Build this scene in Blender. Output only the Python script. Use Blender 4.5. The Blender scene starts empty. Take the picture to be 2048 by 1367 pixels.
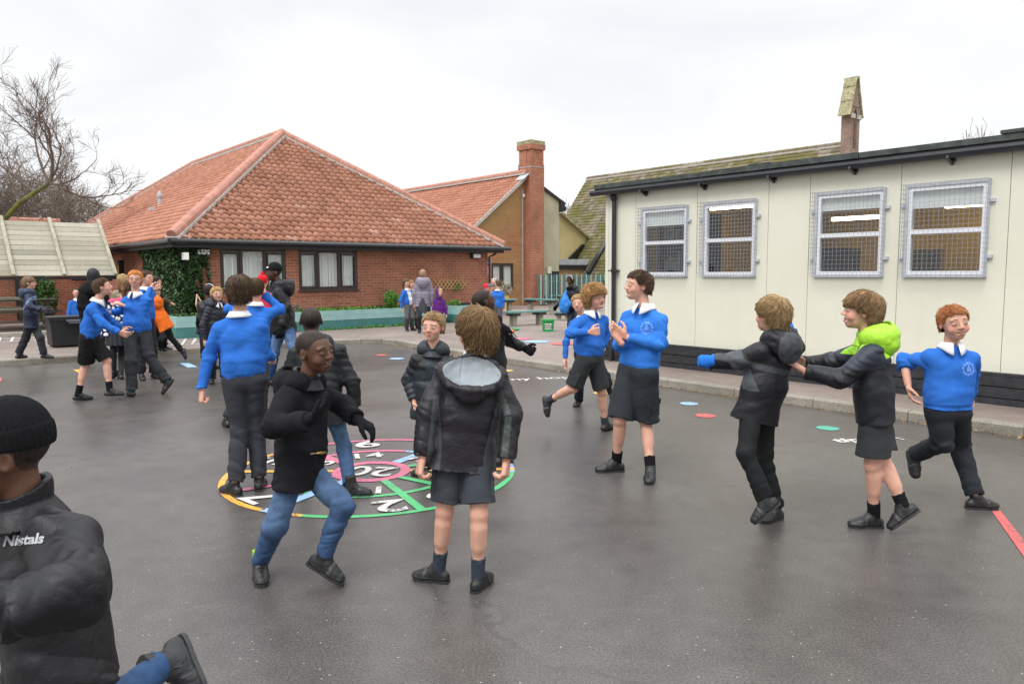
import bpy, math, random
import numpy as np
from mathutils import Vector, Matrix, noise as mnoise
from mathutils.bvhtree import BVHTree

C = bpy.context.scene.collection
SC = bpy.context.scene
R = math.radians

# ------------------------------------------------------------------ camera
FOC, PITCH, ROLL, CAMH = 1486.0, R(5.32), R(0.26), 1.5
cam = bpy.data.cameras.new('camera')
cam_o = bpy.data.objects.new('camera', cam)
C.objects.link(cam_o)
cam.sensor_width = 36.0
cam.lens = FOC / 2048 * 36
cam.clip_end = 2000
cam.clip_start = 0.05
cam_o.matrix_world = (Matrix.Translation((0, 0, CAMH)) @ Matrix.Rotation(math.pi / 2 - PITCH, 4, 'X')
                      @ Matrix.Rotation(-ROLL, 4, 'Z'))
SC.camera = cam_o

# ------------------------------------------------------------------ light: bright overcast day
SUN_EL, SUN_AZ = R(52), R(215)      # azimuth measured clockwise from +Y (towards +X)
world = bpy.data.worlds.new('World')
SC.world = world
world.use_nodes = True
wn, wl = world.node_tree.nodes, world.node_tree.links
bg = wn['Background']
sky = wn.new('ShaderNodeTexSky'); sky.sky_type = 'NISHITA'; sky.sun_disc = False
sky.sun_elevation = SUN_EL; sky.sun_rotation = SUN_AZ
sc_ = wn.new('ShaderNodeMixRGB'); sc_.blend_type = 'MULTIPLY'; sc_.inputs[0].default_value = 1
sc_.inputs[2].default_value = (.9, .9, .9, 1)
wl.new(sky.outputs[0], sc_.inputs[1])
tc = wn.new('ShaderNodeTexCoord'); mp = wn.new('ShaderNodeMapping'); mp.inputs['Scale'].default_value = (1, 1, 3.2)
wl.new(tc.outputs['Generated'], mp.inputs[0])
nz = wn.new('ShaderNodeTexNoise'); nz.inputs['Scale'].default_value = 1.7; nz.inputs['Detail'].default_value = 6
nz.inputs['Roughness'].default_value = .5; nz.inputs['Distortion'].default_value = .5
wl.new(mp.outputs[0], nz.inputs['Vector'])
cr = wn.new('ShaderNodeValToRGB')
cr.color_ramp.elements[0].position = .36; cr.color_ramp.elements[0].color = (7.9, 8.15, 8.5, 1)
cr.color_ramp.elements[1].position = .60; cr.color_ramp.elements[1].color = (9.45, 9.55, 9.7, 1)
wl.new(nz.outputs[0], cr.inputs[0])
mx = wn.new('ShaderNodeMixRGB'); mx.inputs[0].default_value = .97     # cloud deck covers nearly all of the sky
wl.new(sc_.outputs[0], mx.inputs[1]); wl.new(cr.outputs[0], mx.inputs[2])
# an overcast sky is about two and a half times brighter overhead than near the horizon
sp_ = wn.new('ShaderNodeSeparateXYZ'); wl.new(tc.outputs['Generated'], sp_.inputs[0])
mr = wn.new('ShaderNodeMapRange'); mr.interpolation_type = 'SMOOTHSTEP'
mr.inputs['From Min'].default_value = .33; mr.inputs['From Max'].default_value = .85; mr.inputs['To Min'].default_value = 1; mr.inputs['To Max'].default_value = 2.5
wl.new(sp_.outputs[2], mr.inputs['Value'])
cm = wn.new('ShaderNodeVectorMath'); cm.operation = 'SCALE'; wl.new(mx.outputs[0], cm.inputs[0]); wl.new(mr.outputs[0], cm.inputs['Scale'])
wl.new(cm.outputs[0], bg.inputs[0])
bg.inputs[1].default_value = 0.1
sun = bpy.data.lights.new('sun', 'SUN'); sun.energy = 1.5; sun.angle = R(24); sun.color = (1, .985, .96)
sun_o = bpy.data.objects.new('sun', sun); C.objects.link(sun_o)
sd = Vector((math.sin(SUN_AZ) * math.cos(SUN_EL), math.cos(SUN_AZ) * math.cos(SUN_EL), math.sin(SUN_EL)))
sun_o.rotation_euler = sd.to_track_quat('Z', 'Y').to_euler()
SC.view_settings.view_transform = 'Standard'
SC.view_settings.look = 'None'
SC.view_settings.exposure = 0.12
SC.view_settings.gamma = 1
SC.view_settings.use_curve_mapping = False

# ------------------------------------------------------------------ pixel rays of the photograph (2048 x 1367) -> real points
def ray(px, py):
    x, y = px - 1024, 683.5 - py
    c, s = math.cos(ROLL), math.sin(ROLL)
    X, Y = x * c + y * s, -x * s + y * c
    return np.array([X, FOC * math.cos(PITCH) + Y * math.sin(PITCH), -FOC * math.sin(PITCH) + Y * math.cos(PITCH)])
EYE = np.array([0, 0, CAMH])
def gnd(px, py, z=0.0):
    d = ray(px, py); return EYE + (z - CAMH) / d[2] * d
def atY(px, py, Y):
    d = ray(px, py); return EYE + d * (Y / d[1])
GA = R(40.6)
GU = np.array([math.cos(GA), math.sin(GA), 0]); GV = np.array([-math.sin(GA), math.cos(GA), 0])
def G2W(p): return p[0] * GU + p[1] * GV + np.array([0, 0, p[2]])
def W2G(p): return np.array([p @ GU, p @ GV, p[2]])
def onU(px, py, u):
    d = ray(px, py); return W2G(EYE + d * (u / (d @ GU)))
def onV(px, py, v):
    d = ray(px, py); return W2G(EYE + d * (v / (d @ GV)))

# ------------------------------------------------------------------ materials
MATS = {}
def nt(name):
    m = bpy.data.materials.new(name); m.use_nodes = True
    n, l = m.node_tree.nodes, m.node_tree.links
    return m, n, l, n['Principled BSDF']
def tex_noise(n, l, vec, scale, detail=4, rough=.55, dist=0):
    t = n.new('ShaderNodeTexNoise'); t.inputs['Scale'].default_value = scale; t.inputs['Detail'].default_value = detail
    t.inputs['Roughness'].default_value = rough; t.inputs['Distortion'].default_value = dist
    if vec is not None: l.new(vec, t.inputs['Vector'])
    return t.outputs[0]
def ramp(n, l, fac, stops):
    r = n.new('ShaderNodeValToRGB'); e = r.color_ramp.elements
    while len(e) < len(stops): e.new(.5)
    for k, (p, c) in enumerate(stops):
        e[k].position = p; e[k].color = (*c, 1) if len(c) == 3 else c
    l.new(fac, r.inputs[0]); return r.outputs[0]
def mixc(n, l, fac, a, b, mode='MIX'):
    m = n.new('ShaderNodeMixRGB'); m.blend_type = mode
    for i, v in ((0, fac), (1, a), (2, b)):
        if isinstance(v, (int, float)): m.inputs[i].default_value = v if i == 0 else (v, v, v, 1)
        elif isinstance(v, tuple): m.inputs[i].default_value = (*v, 1)
        else: l.new(v, m.inputs[i])
    return m.outputs[0]
def math_n(n, l, op, a, b=None):
    m = n.new('ShaderNodeMath'); m.operation = op
    for i, v in ((0, a), (1, b)):
        if v is None: continue
        if isinstance(v, (int, float)): m.inputs[i].default_value = v
        else: l.new(v, m.inputs[i])
    return m.outputs[0]
def bump(n, l, bs, h, dist, strength=1.0):
    b = n.new('ShaderNodeBump'); b.inputs['Distance'].default_value = dist; b.inputs['Strength'].default_value = strength
    l.new(h, b.inputs['Height']); l.new(b.outputs[0], bs.inputs['Normal'])
def objco(n): return n.new('ShaderNodeTexCoord').outputs['Object']
def uvco(n): return n.new('ShaderNodeUVMap').outputs[0]

def plain(name, col, rough=.6, var=.12, scale=6, metal=0, bmp=0, bscale=60, spec=None):
    m, n, l, b = nt(name); co = objco(n)
    f = tex_noise(n, l, co, scale, 5)
    lo = tuple(c * (1 - var) for c in col); hi = tuple(min(1, c * (1 + var)) for c in col)
    l.new(ramp(n, l, f, [(.3, lo), (.7, hi)]), b.inputs['Base Color'])
    b.inputs['Roughness'].default_value = rough; b.inputs['Metallic'].default_value = metal
    if spec is not None: b.inputs['Specular IOR Level'].default_value = spec
    if bmp: bump(n, l, b, tex_noise(n, l, co, bscale, 3), bmp)
    MATS[name] = m; return m

def mk_asphalt(name, c0, c1, r0, r1, speck):
    m, n, l, b = nt(name); co = objco(n)
    big = tex_noise(n, l, co, .55, 5, .6, .6)
    mid = tex_noise(n, l, co, 7, 4)
    fine = tex_noise(n, l, co, 95, 3, .7)
    col = ramp(n, l, big, [(.36, c0), (.64, c1)])
    col = mixc(n, l, .35, col, ramp(n, l, mid, [(.3, (.6, .6, .6)), (.7, (1.3, 1.3, 1.3))]), 'MULTIPLY')
    col = mixc(n, l, 1.0, col, ramp(n, l, fine, [(.32, (.55, .55, .55)), (.5, (1, 1, 1)), (.68, (1.5, 1.5, 1.5))]), 'MULTIPLY')
    v = n.new('ShaderNodeTexVoronoi'); v.inputs['Scale'].default_value = 42; l.new(co, v.inputs['Vector'])
    sp = math_n(n, l, 'LESS_THAN', v.outputs['Distance'], .13)
    sel = math_n(n, l, 'GREATER_THAN', n_sep(n, l, v.outputs['Color']), .93)
    sp = math_n(n, l, 'MULTIPLY', sp, sel)
    col = mixc(n, l, sp, col, speck)
    if name == 'asphalt':      # hairline cracks, old seams and dried stains
        ds = n.new('ShaderNodeVectorMath'); ds.operation = 'ADD'; l.new(co, ds.inputs[0])
        nn = n.new('ShaderNodeTexNoise'); nn.inputs['Scale'].default_value = 1.3; nn.inputs['Detail'].default_value = 5; l.new(co, nn.inputs['Vector']); l.new(nn.outputs['Color'], ds.inputs[1])
        vc = n.new('ShaderNodeTexVoronoi'); vc.feature = 'DISTANCE_TO_EDGE'; vc.inputs['Scale'].default_value = .22; l.new(ds.outputs[0], vc.inputs['Vector'])
        ck = math_n(n, l, 'LESS_THAN', vc.outputs['Distance'], .0022)
        col = mixc(n, l, math_n(n, l, 'MULTIPLY', ck, ramp(n, l, mid, [(.4, (0, 0, 0)), (.6, (.4, .4, .4))])), col, (.03, .028, .027))
        st = tex_noise(n, l, co, 2.6, 6, .7, .3); col = mixc(n, l, ramp(n, l, st, [(.56, (0, 0, 0)), (.70, (.22, .22, .22))]), col, (.045, .042, .040))
        s2_ = tex_noise(n, l, co, 420, 2, .5); col = mixc(n, l, 1.0, col, ramp(n, l, s2_, [(.35, (.75, .75, .75)), (.65, (1.25, 1.25, 1.25))]), 'MULTIPLY')
    l.new(col, b.inputs['Base Color'])
    rg = n.new('ShaderNodeMapRange'); rg.inputs['From Min'].default_value = .35; rg.inputs['From Max'].default_value = .65
    rg.inputs['To Min'].default_value = r0; rg.inputs['To Max'].default_value = r1
    l.new(big, rg.inputs['Value']); l.new(rg.outputs[0], b.inputs['Roughness'])
    bump(n, l, b, fine, .0018, .7)
    MATS[name] = m
def n_sep(n, l, c):
    s = n.new('ShaderNodeSeparateColor'); l.new(c, s.inputs[0]); return s.outputs[0]
mk_asphalt('asphalt', (.072, .064, .058), (.100, .091, .083), .27, .38, (.45, .44, .42))
mk_asphalt('pavement', (.19, .148, .128), (.27, .218, .19), .5, .7, (.5, .45, .4))
mk_asphalt('kerb_stone', (.17, .155, .12), (.34, .31, .26), .7, .9, (.4, .38, .3))
def mk_paint(name, col):
    m, n, l, b = nt(name); co = objco(n)
    f = tex_noise(n, l, co, 60, 4, .7); g = tex_noise(n, l, co, 4, 4, .6)
    w = math_n(n, l, 'MULTIPLY', f, g)
    c = ramp(n, l, w, [(.155, (.09, .085, .08)), (.20, tuple(x * .8 for x in col)), (.36, col)])
    l.new(c, b.inputs['Base Color']); b.inputs['Roughness'].default_value = .5
    bump(n, l, b, f, .002); MATS[name] = m
for nm, c in dict(p_white=(.72, .70, .66), p_pink=(.72, .16, .27), p_green=(.09, .47, .18), p_blue=(.33, .53, .80), p_orange=(.80, .42, .06),
                  p_red=(.75, .12, .12), p_teal=(.10, .45, .33), p_yellow=(.75, .50, .12)).items(): mk_paint(nm, c)

def mk_brick(name, c1, c2, mortar, tint=None, bw=.225, bh=.075, amt=.3):
    m, n, l, b = nt(name); uv = uvco(n)
    t = n.new('ShaderNodeTexBrick'); t.inputs['Scale'].default_value = 1
    t.inputs['Brick Width'].default_value = bw; t.inputs['Row Height'].default_value = bh
    t.inputs['Mortar Size'].default_value = .006; t.inputs['Mortar Smooth'].default_value = .3; t.inputs['Bias'].default_value = 0
    t.inputs['Color1'].default_value = (*c1, 1); t.inputs['Color2'].default_value = (*c2, 1); t.inputs['Mortar'].default_value = (*mortar, 1)
    l.new(uv, t.inputs['Vector'])
    co = objco(n)
    col = mixc(n, l, .8, t.outputs[0], ramp(n, l, tex_noise(n, l, co, 1.2, 6, .65), [(.3, (.62, .6, .6)), (.7, (1.2, 1.2, 1.2))]), 'MULTIPLY')
    col = mixc(n, l, .6, col, ramp(n, l, tex_noise(n, l, co, 22, 3, .6), [(.3, (.65, .65, .65)), (.7, (1.25, 1.25, 1.25))]), 'MULTIPLY')
    if tint: col = mixc(n, l, ramp(n, l, tex_noise(n, l, co, .5, 4), [(.4, (0, 0, 0)), (.6, (amt, amt, amt))]), col, tint)
    l.new(col, b.inputs['Base Color']); b.inputs['Roughness'].default_value = .85
    bump(n, l, b, math_n(n, l, 'MULTIPLY', t.outputs['Fac'], -1), .008)
    MATS[name] = m
mk_brick('brick_red', (.43, .15, .08), (.33, .11, .06), (.45, .36, .27))
mk_brick('brick_brown', (.42, .17, .07), (.33, .14, .055), (.40, .32, .2), (.36, .26, .09), amt=.6)
mk_brick('brick_orange', (.46, .165, .085), (.38, .13, .07), (.42, .36, .28))
mk_brick('brick_yellow', (.52, .38, .2), (.42, .3, .14), (.45, .4, .3), (.5, .2, .12))
mk_brick('brick_old', (.34, .22, .17), (.25, .17, .13), (.42, .36, .3))

def mk_tile(name, cols, dirt, dark):
    m, n, l, b = nt(name); uv = uvco(n)
    fl = n.new('ShaderNodeVectorMath'); fl.operation = 'FLOOR'; l.new(uv, fl.inputs[0])
    wn_ = n.new('ShaderNodeTexWhiteNoise'); wn_.noise_dimensions = '2D'; l.new(fl.outputs[0], wn_.inputs['Vector'])
    col = ramp(n, l, wn_.outputs['Value'], cols)
    co = objco(n)
    col = mixc(n, l, .85, col, ramp(n, l, tex_noise(n, l, co, .8, 5, .6), [(.3, (.84, .82, .80)), (.7, (1.1, 1.1, 1.1))]), 'MULTIPLY')
    fine = tex_noise(n, l, co, 26, 4, .7)
    col = mixc(n, l, ramp(n, l, fine, [(.48, (0, 0, 0)), (.68, (dirt, dirt, dirt))]), col, dark)
    if name == 'slate': col = mixc(n, l, ramp(n, l, tex_noise(n, l, co, 1.1, 7, .75), [(.42, (0, 0, 0)), (.58, (.85, .85, .85))]), col, (.13, .12, .012))
    l.new(col, b.inputs['Base Color']); b.inputs['Roughness'].default_value = .8
    bump(n, l, b, fine, .006); MATS[name] = m
mk_tile('pantile', [(0, (.31, .125, .07)), (.4, (.37, .155, .09)), (.8, (.43, .19, .115)), (.99, (.45, .21, .135)), (1, (.60, .34, .27))], .9, (.12, .09, .075))
mk_tile('pantile_clean', [(0, (.42, .17, .10)), (.5, (.47, .205, .13)), (1, (.52, .24, .16))], .5, (.2, .13, .1))
mk_tile('slate', [(0, (.13, .10, .09)), (.5, (.24, .20, .17)), (1, (.36, .31, .26))], .8, (.20, .17, .02))
mk_tile('planks', [(0, (.25, .235, .18)), (.5, (.33, .31, .24)), (1, (.41, .385, .31))], .45, (.15, .15, .08))
plain('ridge_clay', (.42, .19, .135), .7, .2, 5, bmp=.004)
plain('cement', (.45, .42, .38), .9, .25, 10)
def mk_cream():
    m, n, l, b = nt('cream'); co = objco(n); mp = n.new('ShaderNodeMapping'); mp.inputs['Scale'].default_value = (5, 5, .5); l.new(co, mp.inputs[0])
    st = tex_noise(n, l, mp.outputs[0], 1, 5, .6); sp = tex_noise(n, l, co, 30, 3, .6); bg_ = tex_noise(n, l, co, .9, 4)
    c = ramp(n, l, bg_, [(.3, (.70, .68, .55)), (.7, (.75, .735, .61))])
    c = mixc(n, l, ramp(n, l, st, [(.52, (0, 0, 0)), (.72, (.15, .15, .15))]), c, (.55, .52, .40))
    c = mixc(n, l, ramp(n, l, sp, [(.72, (0, 0, 0)), (.78, (.6, .6, .6))]), c, (.38, .30, .18))
    l.new(c, b.inputs['Base Color']); b.inputs['Roughness'].default_value = .5; bump(n, l, b, bg_, .02); MATS['cream'] = m
mk_cream()
plain('cream_seam', (.35, .32, .27), .7)
plain('render_grey', (.45, .42, .29), .9, .14, 1.3)
plain('render_tan', (.48, .40, .19), .9, .12, 1.3)
plain('black_gloss', (.022, .023, .026), .3, .2)
plain('black_matt', (.018, .018, .02), .6, .2)
plain('brown_frame', (.045, .03, .025), .4)
plain('felt', (.055, .066, .060), .85, .45, 9, bmp=.004)
plain('upvc', (.82, .83, .86), .35, .03)
plain('steel', (.55, .58, .62), .45, .15, 20, metal=.3)
plain('wire', (.36, .37, .40), .5, .1, metal=.4)
plain('blind', (.84, .83, .80), .8, .04)
plain('sleeper', (.022, .022, .025), .7, .5, 14, bmp=.004, bscale=40)
plain('teal_light', (.28, .47, .45), .6, .12, 4)
plain('teal_dark', (.055, .19, .18), .6, .12, 4)
plain('bench_teal', (.13, .27, .25), .55, .25, 5)
plain('concrete', (.33, .31, .25), .9, .25, 12, bmp=.003)
plain('soil', (.05, .038, .028), .95, .4, 14, bmp=.02, bscale=18)
plain('leaf', (.06, .14, .03), .55, .5, 8)
plain('leaf_bright', (.10, .26, .03), .55, .35, 8)
plain('ivy', (.032, .075, .022), .4, .6, 6)
plain('stem', (.16, .12, .07), .9, .3)
plain('bark', (.15, .13, .085), .95, .4, 5, bmp=.01, bscale=25)
plain('bark_moss', (.12, .14, .03), .95, .5, 4, bmp=.01, bscale=25)
plain('twig', (.15, .115, .09), .9, .3)
plain('ochre_wall', (.42, .28, .055), .8, .08)
plain('ceiling_in', (.45, .33, .15), .8, .05)
plain('floor_in', (.12, .09, .06), .7, .1)
plain('dark_in', (.03, .035, .05), .6, .3)
plain('ochre_wood', (.50, .30, .06), .6, .1)
plain('box_green', (.02, .30, .07), .4, .08)
plain('paper', (.78, .78, .76), .7, .03)
plain('sign_blue', (.02, .10, .45), .4, .05)
plain('sign_pink', (.75, .33, .58), .5, .05)
plain('bin_black', (.012, .013, .014), .45, .2)
plain('bin_lid', (.085, .09, .12), .4, .1)
plain('wood_grey', (.19, .18, .135), .85, .25, 7, bmp=.003)
plain('wood_pale', (.36, .34, .26), .85, .25, 7, bmp=.003)
plain('trellis', (.50, .33, .14), .7, .15)
plain('brass', (.55, .36, .12), .35, .15, metal=.9)
plain('bell_stone', (.33, .30, .17), .9, .45, 9, bmp=.01)
plain('terracotta', (.55, .24, .08), .7, .15)
plain('pot_wood', (.55, .33, .07), .8, .2)
plain('fence_green', (.10, .20, .18), .5, .15)
plain('fence_green_lit', (.33, .50, .50), .5, .1)  # lighter copy of the fence green, standing in for light on folded pales
plain('lead', (.45, .46, .48), .6, .2)
plain('hose', (.55, .38, .25), .5, .05)
plain('bag_blue', (.02, .20, .62), .4, .15)
plain('dead_leaf', (.34, .22, .10), .8, .4, 30)
plain('red_plastic', (.7, .10, .06), .4, .1)
def mk_glass(name, tint, refl):
    m, n, l, b = nt(name)
    tr = n.new('ShaderNodeBsdfTransparent'); tr.inputs[0].default_value = (*tint, 1)
    gl = n.new('ShaderNodeBsdfGlossy'); gl.inputs['Roughness'].default_value = .02
    fr = n.new('ShaderNodeLayerWeight'); fr.inputs['Blend'].default_value = .5
    fo = math_n(n, l, 'ADD', math_n(n, l, 'MULTIPLY', math_n(n, l, 'POWER', fr.outputs['Facing'], 4), .55), .045)
    mix = n.new('ShaderNodeMixShader')
    l.new(math_n(n, l, 'MULTIPLY', fo, refl), mix.inputs[0])
    l.new(tr.outputs[0], mix.inputs[1]); l.new(gl.outputs[0], mix.inputs[2])
    l.new(mix.outputs[0], n['Material Output'].inputs[0]); MATS[name] = m
mk_glass('glass', (.93, .95, .95), 1.0)
mk_glass('glass_dark', (.45, .45, .4), 1.6)
def mk_emit(name, col, s):
    m, n, l, b = nt(name); b.inputs['Emission Color'].default_value = (*col, 1); b.inputs['Emission Strength'].default_value = s
    b.inputs['Base Color'].default_value = (*col, 1); MATS[name] = m
mk_emit('tube_light', (1, .84, .52), 16.0)
# materials that read the mesh colour attribute "Col" (cloth patterns, lips, soles)
def mk_col(name, rough, var, vs, bscale, bdist, sheen=0, weave=None, sss=0, spec=.5, coat=0, crease=None):
    m, n, l, b = nt(name); co = objco(n)
    a = n.new('ShaderNodeAttribute'); a.attribute_name = 'Col'
    f = tex_noise(n, l, co, vs, 4, .6)
    col = mixc(n, l, 1, a.outputs['Color'], ramp(n, l, f, [(.3, (1 - var,) * 3), (.7, (1 + var,) * 3)]), 'MULTIPLY')
    if weave:
        g = tex_noise(n, l, co, weave, 2, .6)
        col = mixc(n, l, 1, col, ramp(n, l, g, [(.3, (.8, .8, .8)), (.7, (1.2, 1.2, 1.2))]), 'MULTIPLY')
    l.new(col, b.inputs['Base Color']); b.inputs['Roughness'].default_value = rough
    b.inputs['Specular IOR Level'].default_value = spec
    if sheen: b.inputs['Sheen Weight'].default_value = sheen; b.inputs['Sheen Roughness'].default_value = .5
    if sss:
        b.inputs['Subsurface Weight'].default_value = sss; b.inputs['Subsurface Radius'].default_value = (1, .35, .2)
        b.inputs['Subsurface Scale'].default_value = .012
    if crease:
        c1 = tex_noise(n, l, co, crease[0], 2, .45, .5); rd = math_n(n, l, 'ABSOLUTE', math_n(n, l, 'SUBTRACT', c1, .5))
        b1 = n.new('ShaderNodeBump'); b1.inputs['Distance'].default_value = crease[1]; l.new(math_n(n, l, 'POWER', rd, .6), b1.inputs['Height'])
        b2 = n.new('ShaderNodeBump'); b2.inputs['Distance'].default_value = bdist; l.new(tex_noise(n, l, co, bscale, 3, .6), b2.inputs['Height'])
        l.new(b1.outputs[0], b2.inputs['Normal']); l.new(b2.outputs[0], b.inputs['Normal'])
    else: bump(n, l, b, tex_noise(n, l, co, bscale, 3, .6), bdist)
    MATS[name] = m
mk_col('skin', .48, .10, 22, 220, .0008, sss=.25, spec=.4)
mk_col('fleece', .92, .09, 14, 240, .0014, weave=380, spec=.2, crease=(6, .003))
mk_col('twill', .82, .12, 16, 260, .001, weave=420, spec=.3, crease=(8, .0035))
mk_col('denim', .8, .35, 16, 300, .001, weave=340, crease=(10, .005))
mk_col('nylon', .5, .14, 12, 70, .002, spec=.36, crease=(8, .005))
mk_col('knit', .95, .12, 60, 130, .003, spec=.15)
mk_col('hair', .62, .22, 60, 300, .001, spec=.25)
mk_col('leather', .4, .2, 40, 130, .002, spec=.5)
mk_col('cotton', .8, .04, 30, 200, .001)
mk_col('eye', .15, .02, 5, 10, .00001, spec=.6)

# ------------------------------------------------------------------ object helpers
def prop(o, label=None, cat=None, group=None, kind=None):
    if label: o['label'] = label
    if cat: o['category'] = cat
    if group: o['group'] = group
    if kind: o['kind'] = kind
    return o
def empty(name, loc, label=None, cat=None, group=None, kind=None, rz=0):
    o = bpy.data.objects.new(name, None); C.objects.link(o); o.empty_display_size = .1
    o.location = [float(c) for c in loc]; o.rotation_euler = (0, 0, rz)
    return prop(o, label, cat, group, kind)
def np_mesh(name, V, F, mat, parent=None, col=None, smooth=True, uv=None, origin=None):
    """V world coords (n,3); F (m,3|4) array or list of index lists"""
    V = np.asarray(V, float)
    if parent is not None: org = np.array(parent_world(parent))
    elif origin is not None: org = np.asarray(origin, float)
    else: org = np.zeros(3)
    me = bpy.data.meshes.new(name)
    if isinstance(F, np.ndarray):
        k = F.shape[1]; me.vertices.add(len(V)); me.vertices.foreach_set('co', (V - org).astype(np.float32).ravel())
        me.loops.add(F.size); me.loops.foreach_set('vertex_index', F.astype(np.int32).ravel())
        me.polygons.add(len(F)); me.polygons.foreach_set('loop_start', np.arange(0, F.size, k, dtype=np.int32))
        me.update(calc_edges=True)
    else:
        me.from_pydata([tuple(v) for v in (V - org)], [], [list(f) for f in F])
    if uv is not None:
        ul = me.uv_layers.new(name='UVMap'); ul.data.foreach_set('uv', np.asarray(uv, np.float32).ravel())
    if smooth: me.polygons.foreach_set('use_smooth', np.ones(len(me.polygons), bool))
    if col is not None:
        at = me.color_attributes.new('Col', 'FLOAT_COLOR', 'POINT')
        c4 = np.ones((len(V), 4), np.float32); c4[:, :3] = col
        at.data.foreach_set('color', c4.ravel())
    me.materials.append(MATS[mat])
    o = bpy.data.objects.new(name, me); C.objects.link(o)
    if parent is not None: o.parent = parent
    else: o.location = org
    return o
def parent_world(p):
    v = Vector((0, 0, 0))
    while p is not None: v = v + Vector(p.location); p = p.parent
    return v
class MB:
    """collects faces, in world or in the buildings' own (u, v, z) axes, into ONE mesh"""
    def __init__(s, grid=False): s.V = []; s.F = []; s.g = grid
    def add(s, vs, fs):
        o = len(s.V); s.V += [np.asarray(v, float) for v in vs]; s.F += [[i + o for i in f] for f in fs]; return s
    def poly(s, *pts): return s.add(pts, [list(range(len(pts)))])
    def box(s, a, b, c, d, e, f):
        vs = [(x, y, z) for z in (e, f) for y in (c, d) for x in (a, b)]
        return s.add(vs, [[0, 2, 3, 1], [4, 5, 7, 6], [0, 1, 5, 4], [1, 3, 7, 5], [3, 2, 6, 7], [2, 0, 4, 6]])
    def prism(s, pts, vec):
        pts = [np.asarray(p, float) for p in pts]; vec = np.asarray(vec, float); n = len(pts)
        return s.add(pts + [p + vec for p in pts], [list(range(n))[::-1], list(range(n, 2 * n))] + [[i, (i + 1) % n, n + (i + 1) % n, n + i] for i in range(n)])
    def bar(s, a, b, w, h=None, up=(0, 0, 1)):
        a, b = np.asarray(a, float), np.asarray(b, float); h = h or w
        d = (b - a) / np.linalg.norm(b - a); up = np.asarray(up, float)
        if abs(d @ up) > .98: up = np.array([1., 0, 0])
        x = np.cross(d, up); x /= np.linalg.norm(x); y = np.cross(x, d)
        q = [a + x * w / 2 * i + y * h / 2 * j for i, j in ((-1, -1), (1, -1), (1, 1), (-1, 1))]
        return s.prism(q, b - a)
    def tube(s, path, r, n=8, r2=None, cap=True):
        path = [np.asarray(p, float) for p in path]; m = len(path); rings = []
        prev = None
        for i, p in enumerate(path):
            d = path[min(i + 1, m - 1)] - path[max(i - 1, 0)]; d = d / (np.linalg.norm(d) + 1e-9)
            if prev is None: a = np.cross(d, [0, 0, 1] if abs(d[2]) < .9 else [1, 0, 0])
            else: a = prev - d * (prev @ d)
            a = a / (np.linalg.norm(a) + 1e-9); prev = a; b_ = np.cross(d, a)
            rr = r if r2 is None else r + (r2 - r) * i / (m - 1)
            if hasattr(r, '__len__'): rr = r[i]
            rings += [p + rr * (a * math.cos(t) + b_ * math.sin(t)) for t in [2 * math.pi * k / n for k in range(n)]]
        fs = [[i * n + k, i * n + (k + 1) % n, (i + 1) * n + (k + 1) % n, (i + 1) * n + k] for i in range(m - 1) for k in range(n)]
        if cap: fs += [list(range(n))[::-1], list(range((m - 1) * n, m * n))]
        return s.add(rings, fs)
    def build(s, name, mat, parent=None, smooth=False, origin=None):
        V = np.array(s.V)
        if s.g: V = V[:, :1] * GU + V[:, 1:2] * GV + V[:, 2:3] * np.array([0, 0, 1.])
        L = np.array(s.V); uv = []
        for f in s.F:   # metres, measured along the face
            p = L[f]; nrm = np.zeros(3)
            for k in range(len(f)): nrm += np.cross(p[k] - p[0], p[(k + 1) % len(f)] - p[0])
            nrm /= (np.linalg.norm(nrm) + 1e-12); ax = np.abs(nrm)
            if ax[2] > .9: uv += [(q[0], q[1]) for q in p]
            elif ax[0] > ax[1]: uv += [(q[1], q[2]) for q in p]
            else: uv += [(q[0], q[2]) for q in p]
        return np_mesh(name, V, s.F, mat, parent, smooth=smooth, uv=uv, origin=origin)
def struct(o): o['kind'] = 'structure'; return o
def groot(name, u, v, z, *a, **k): return empty(name, G2W((u, v, z)), *a, **k)
# ================================================================== THE SETTING
g = MB(); g.poly((-700, -60, 0), (700, -60, 0), (700, 900, 0), (-700, 900, 0)); struct(g.build('ground', 'asphalt'))
KP = [(-30, 15.6), (-8, 14.98), (1.5, 14.77), (4.96, 14.6), (7.3, 14.36), (7.9, 14.2), (8.22, 13.9), (8.28, 13.4), (8.0, 11.0), (7.93, 9.9), (7.83, 6), (7.8, 2.0), (7.7, -12)]
KP = [np.array(p, float) for p in KP]
def offs(P, d):
    out = []
    for i, p in enumerate(P):
        t = P[min(i + 1, len(P) - 1)] - P[max(i - 1, 0)]; t /= np.linalg.norm(t)
        out.append(p + d * np.array([-t[1], t[0]]))
    return out
KI = offs(KP, .12)
pv = MB(True)
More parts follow.
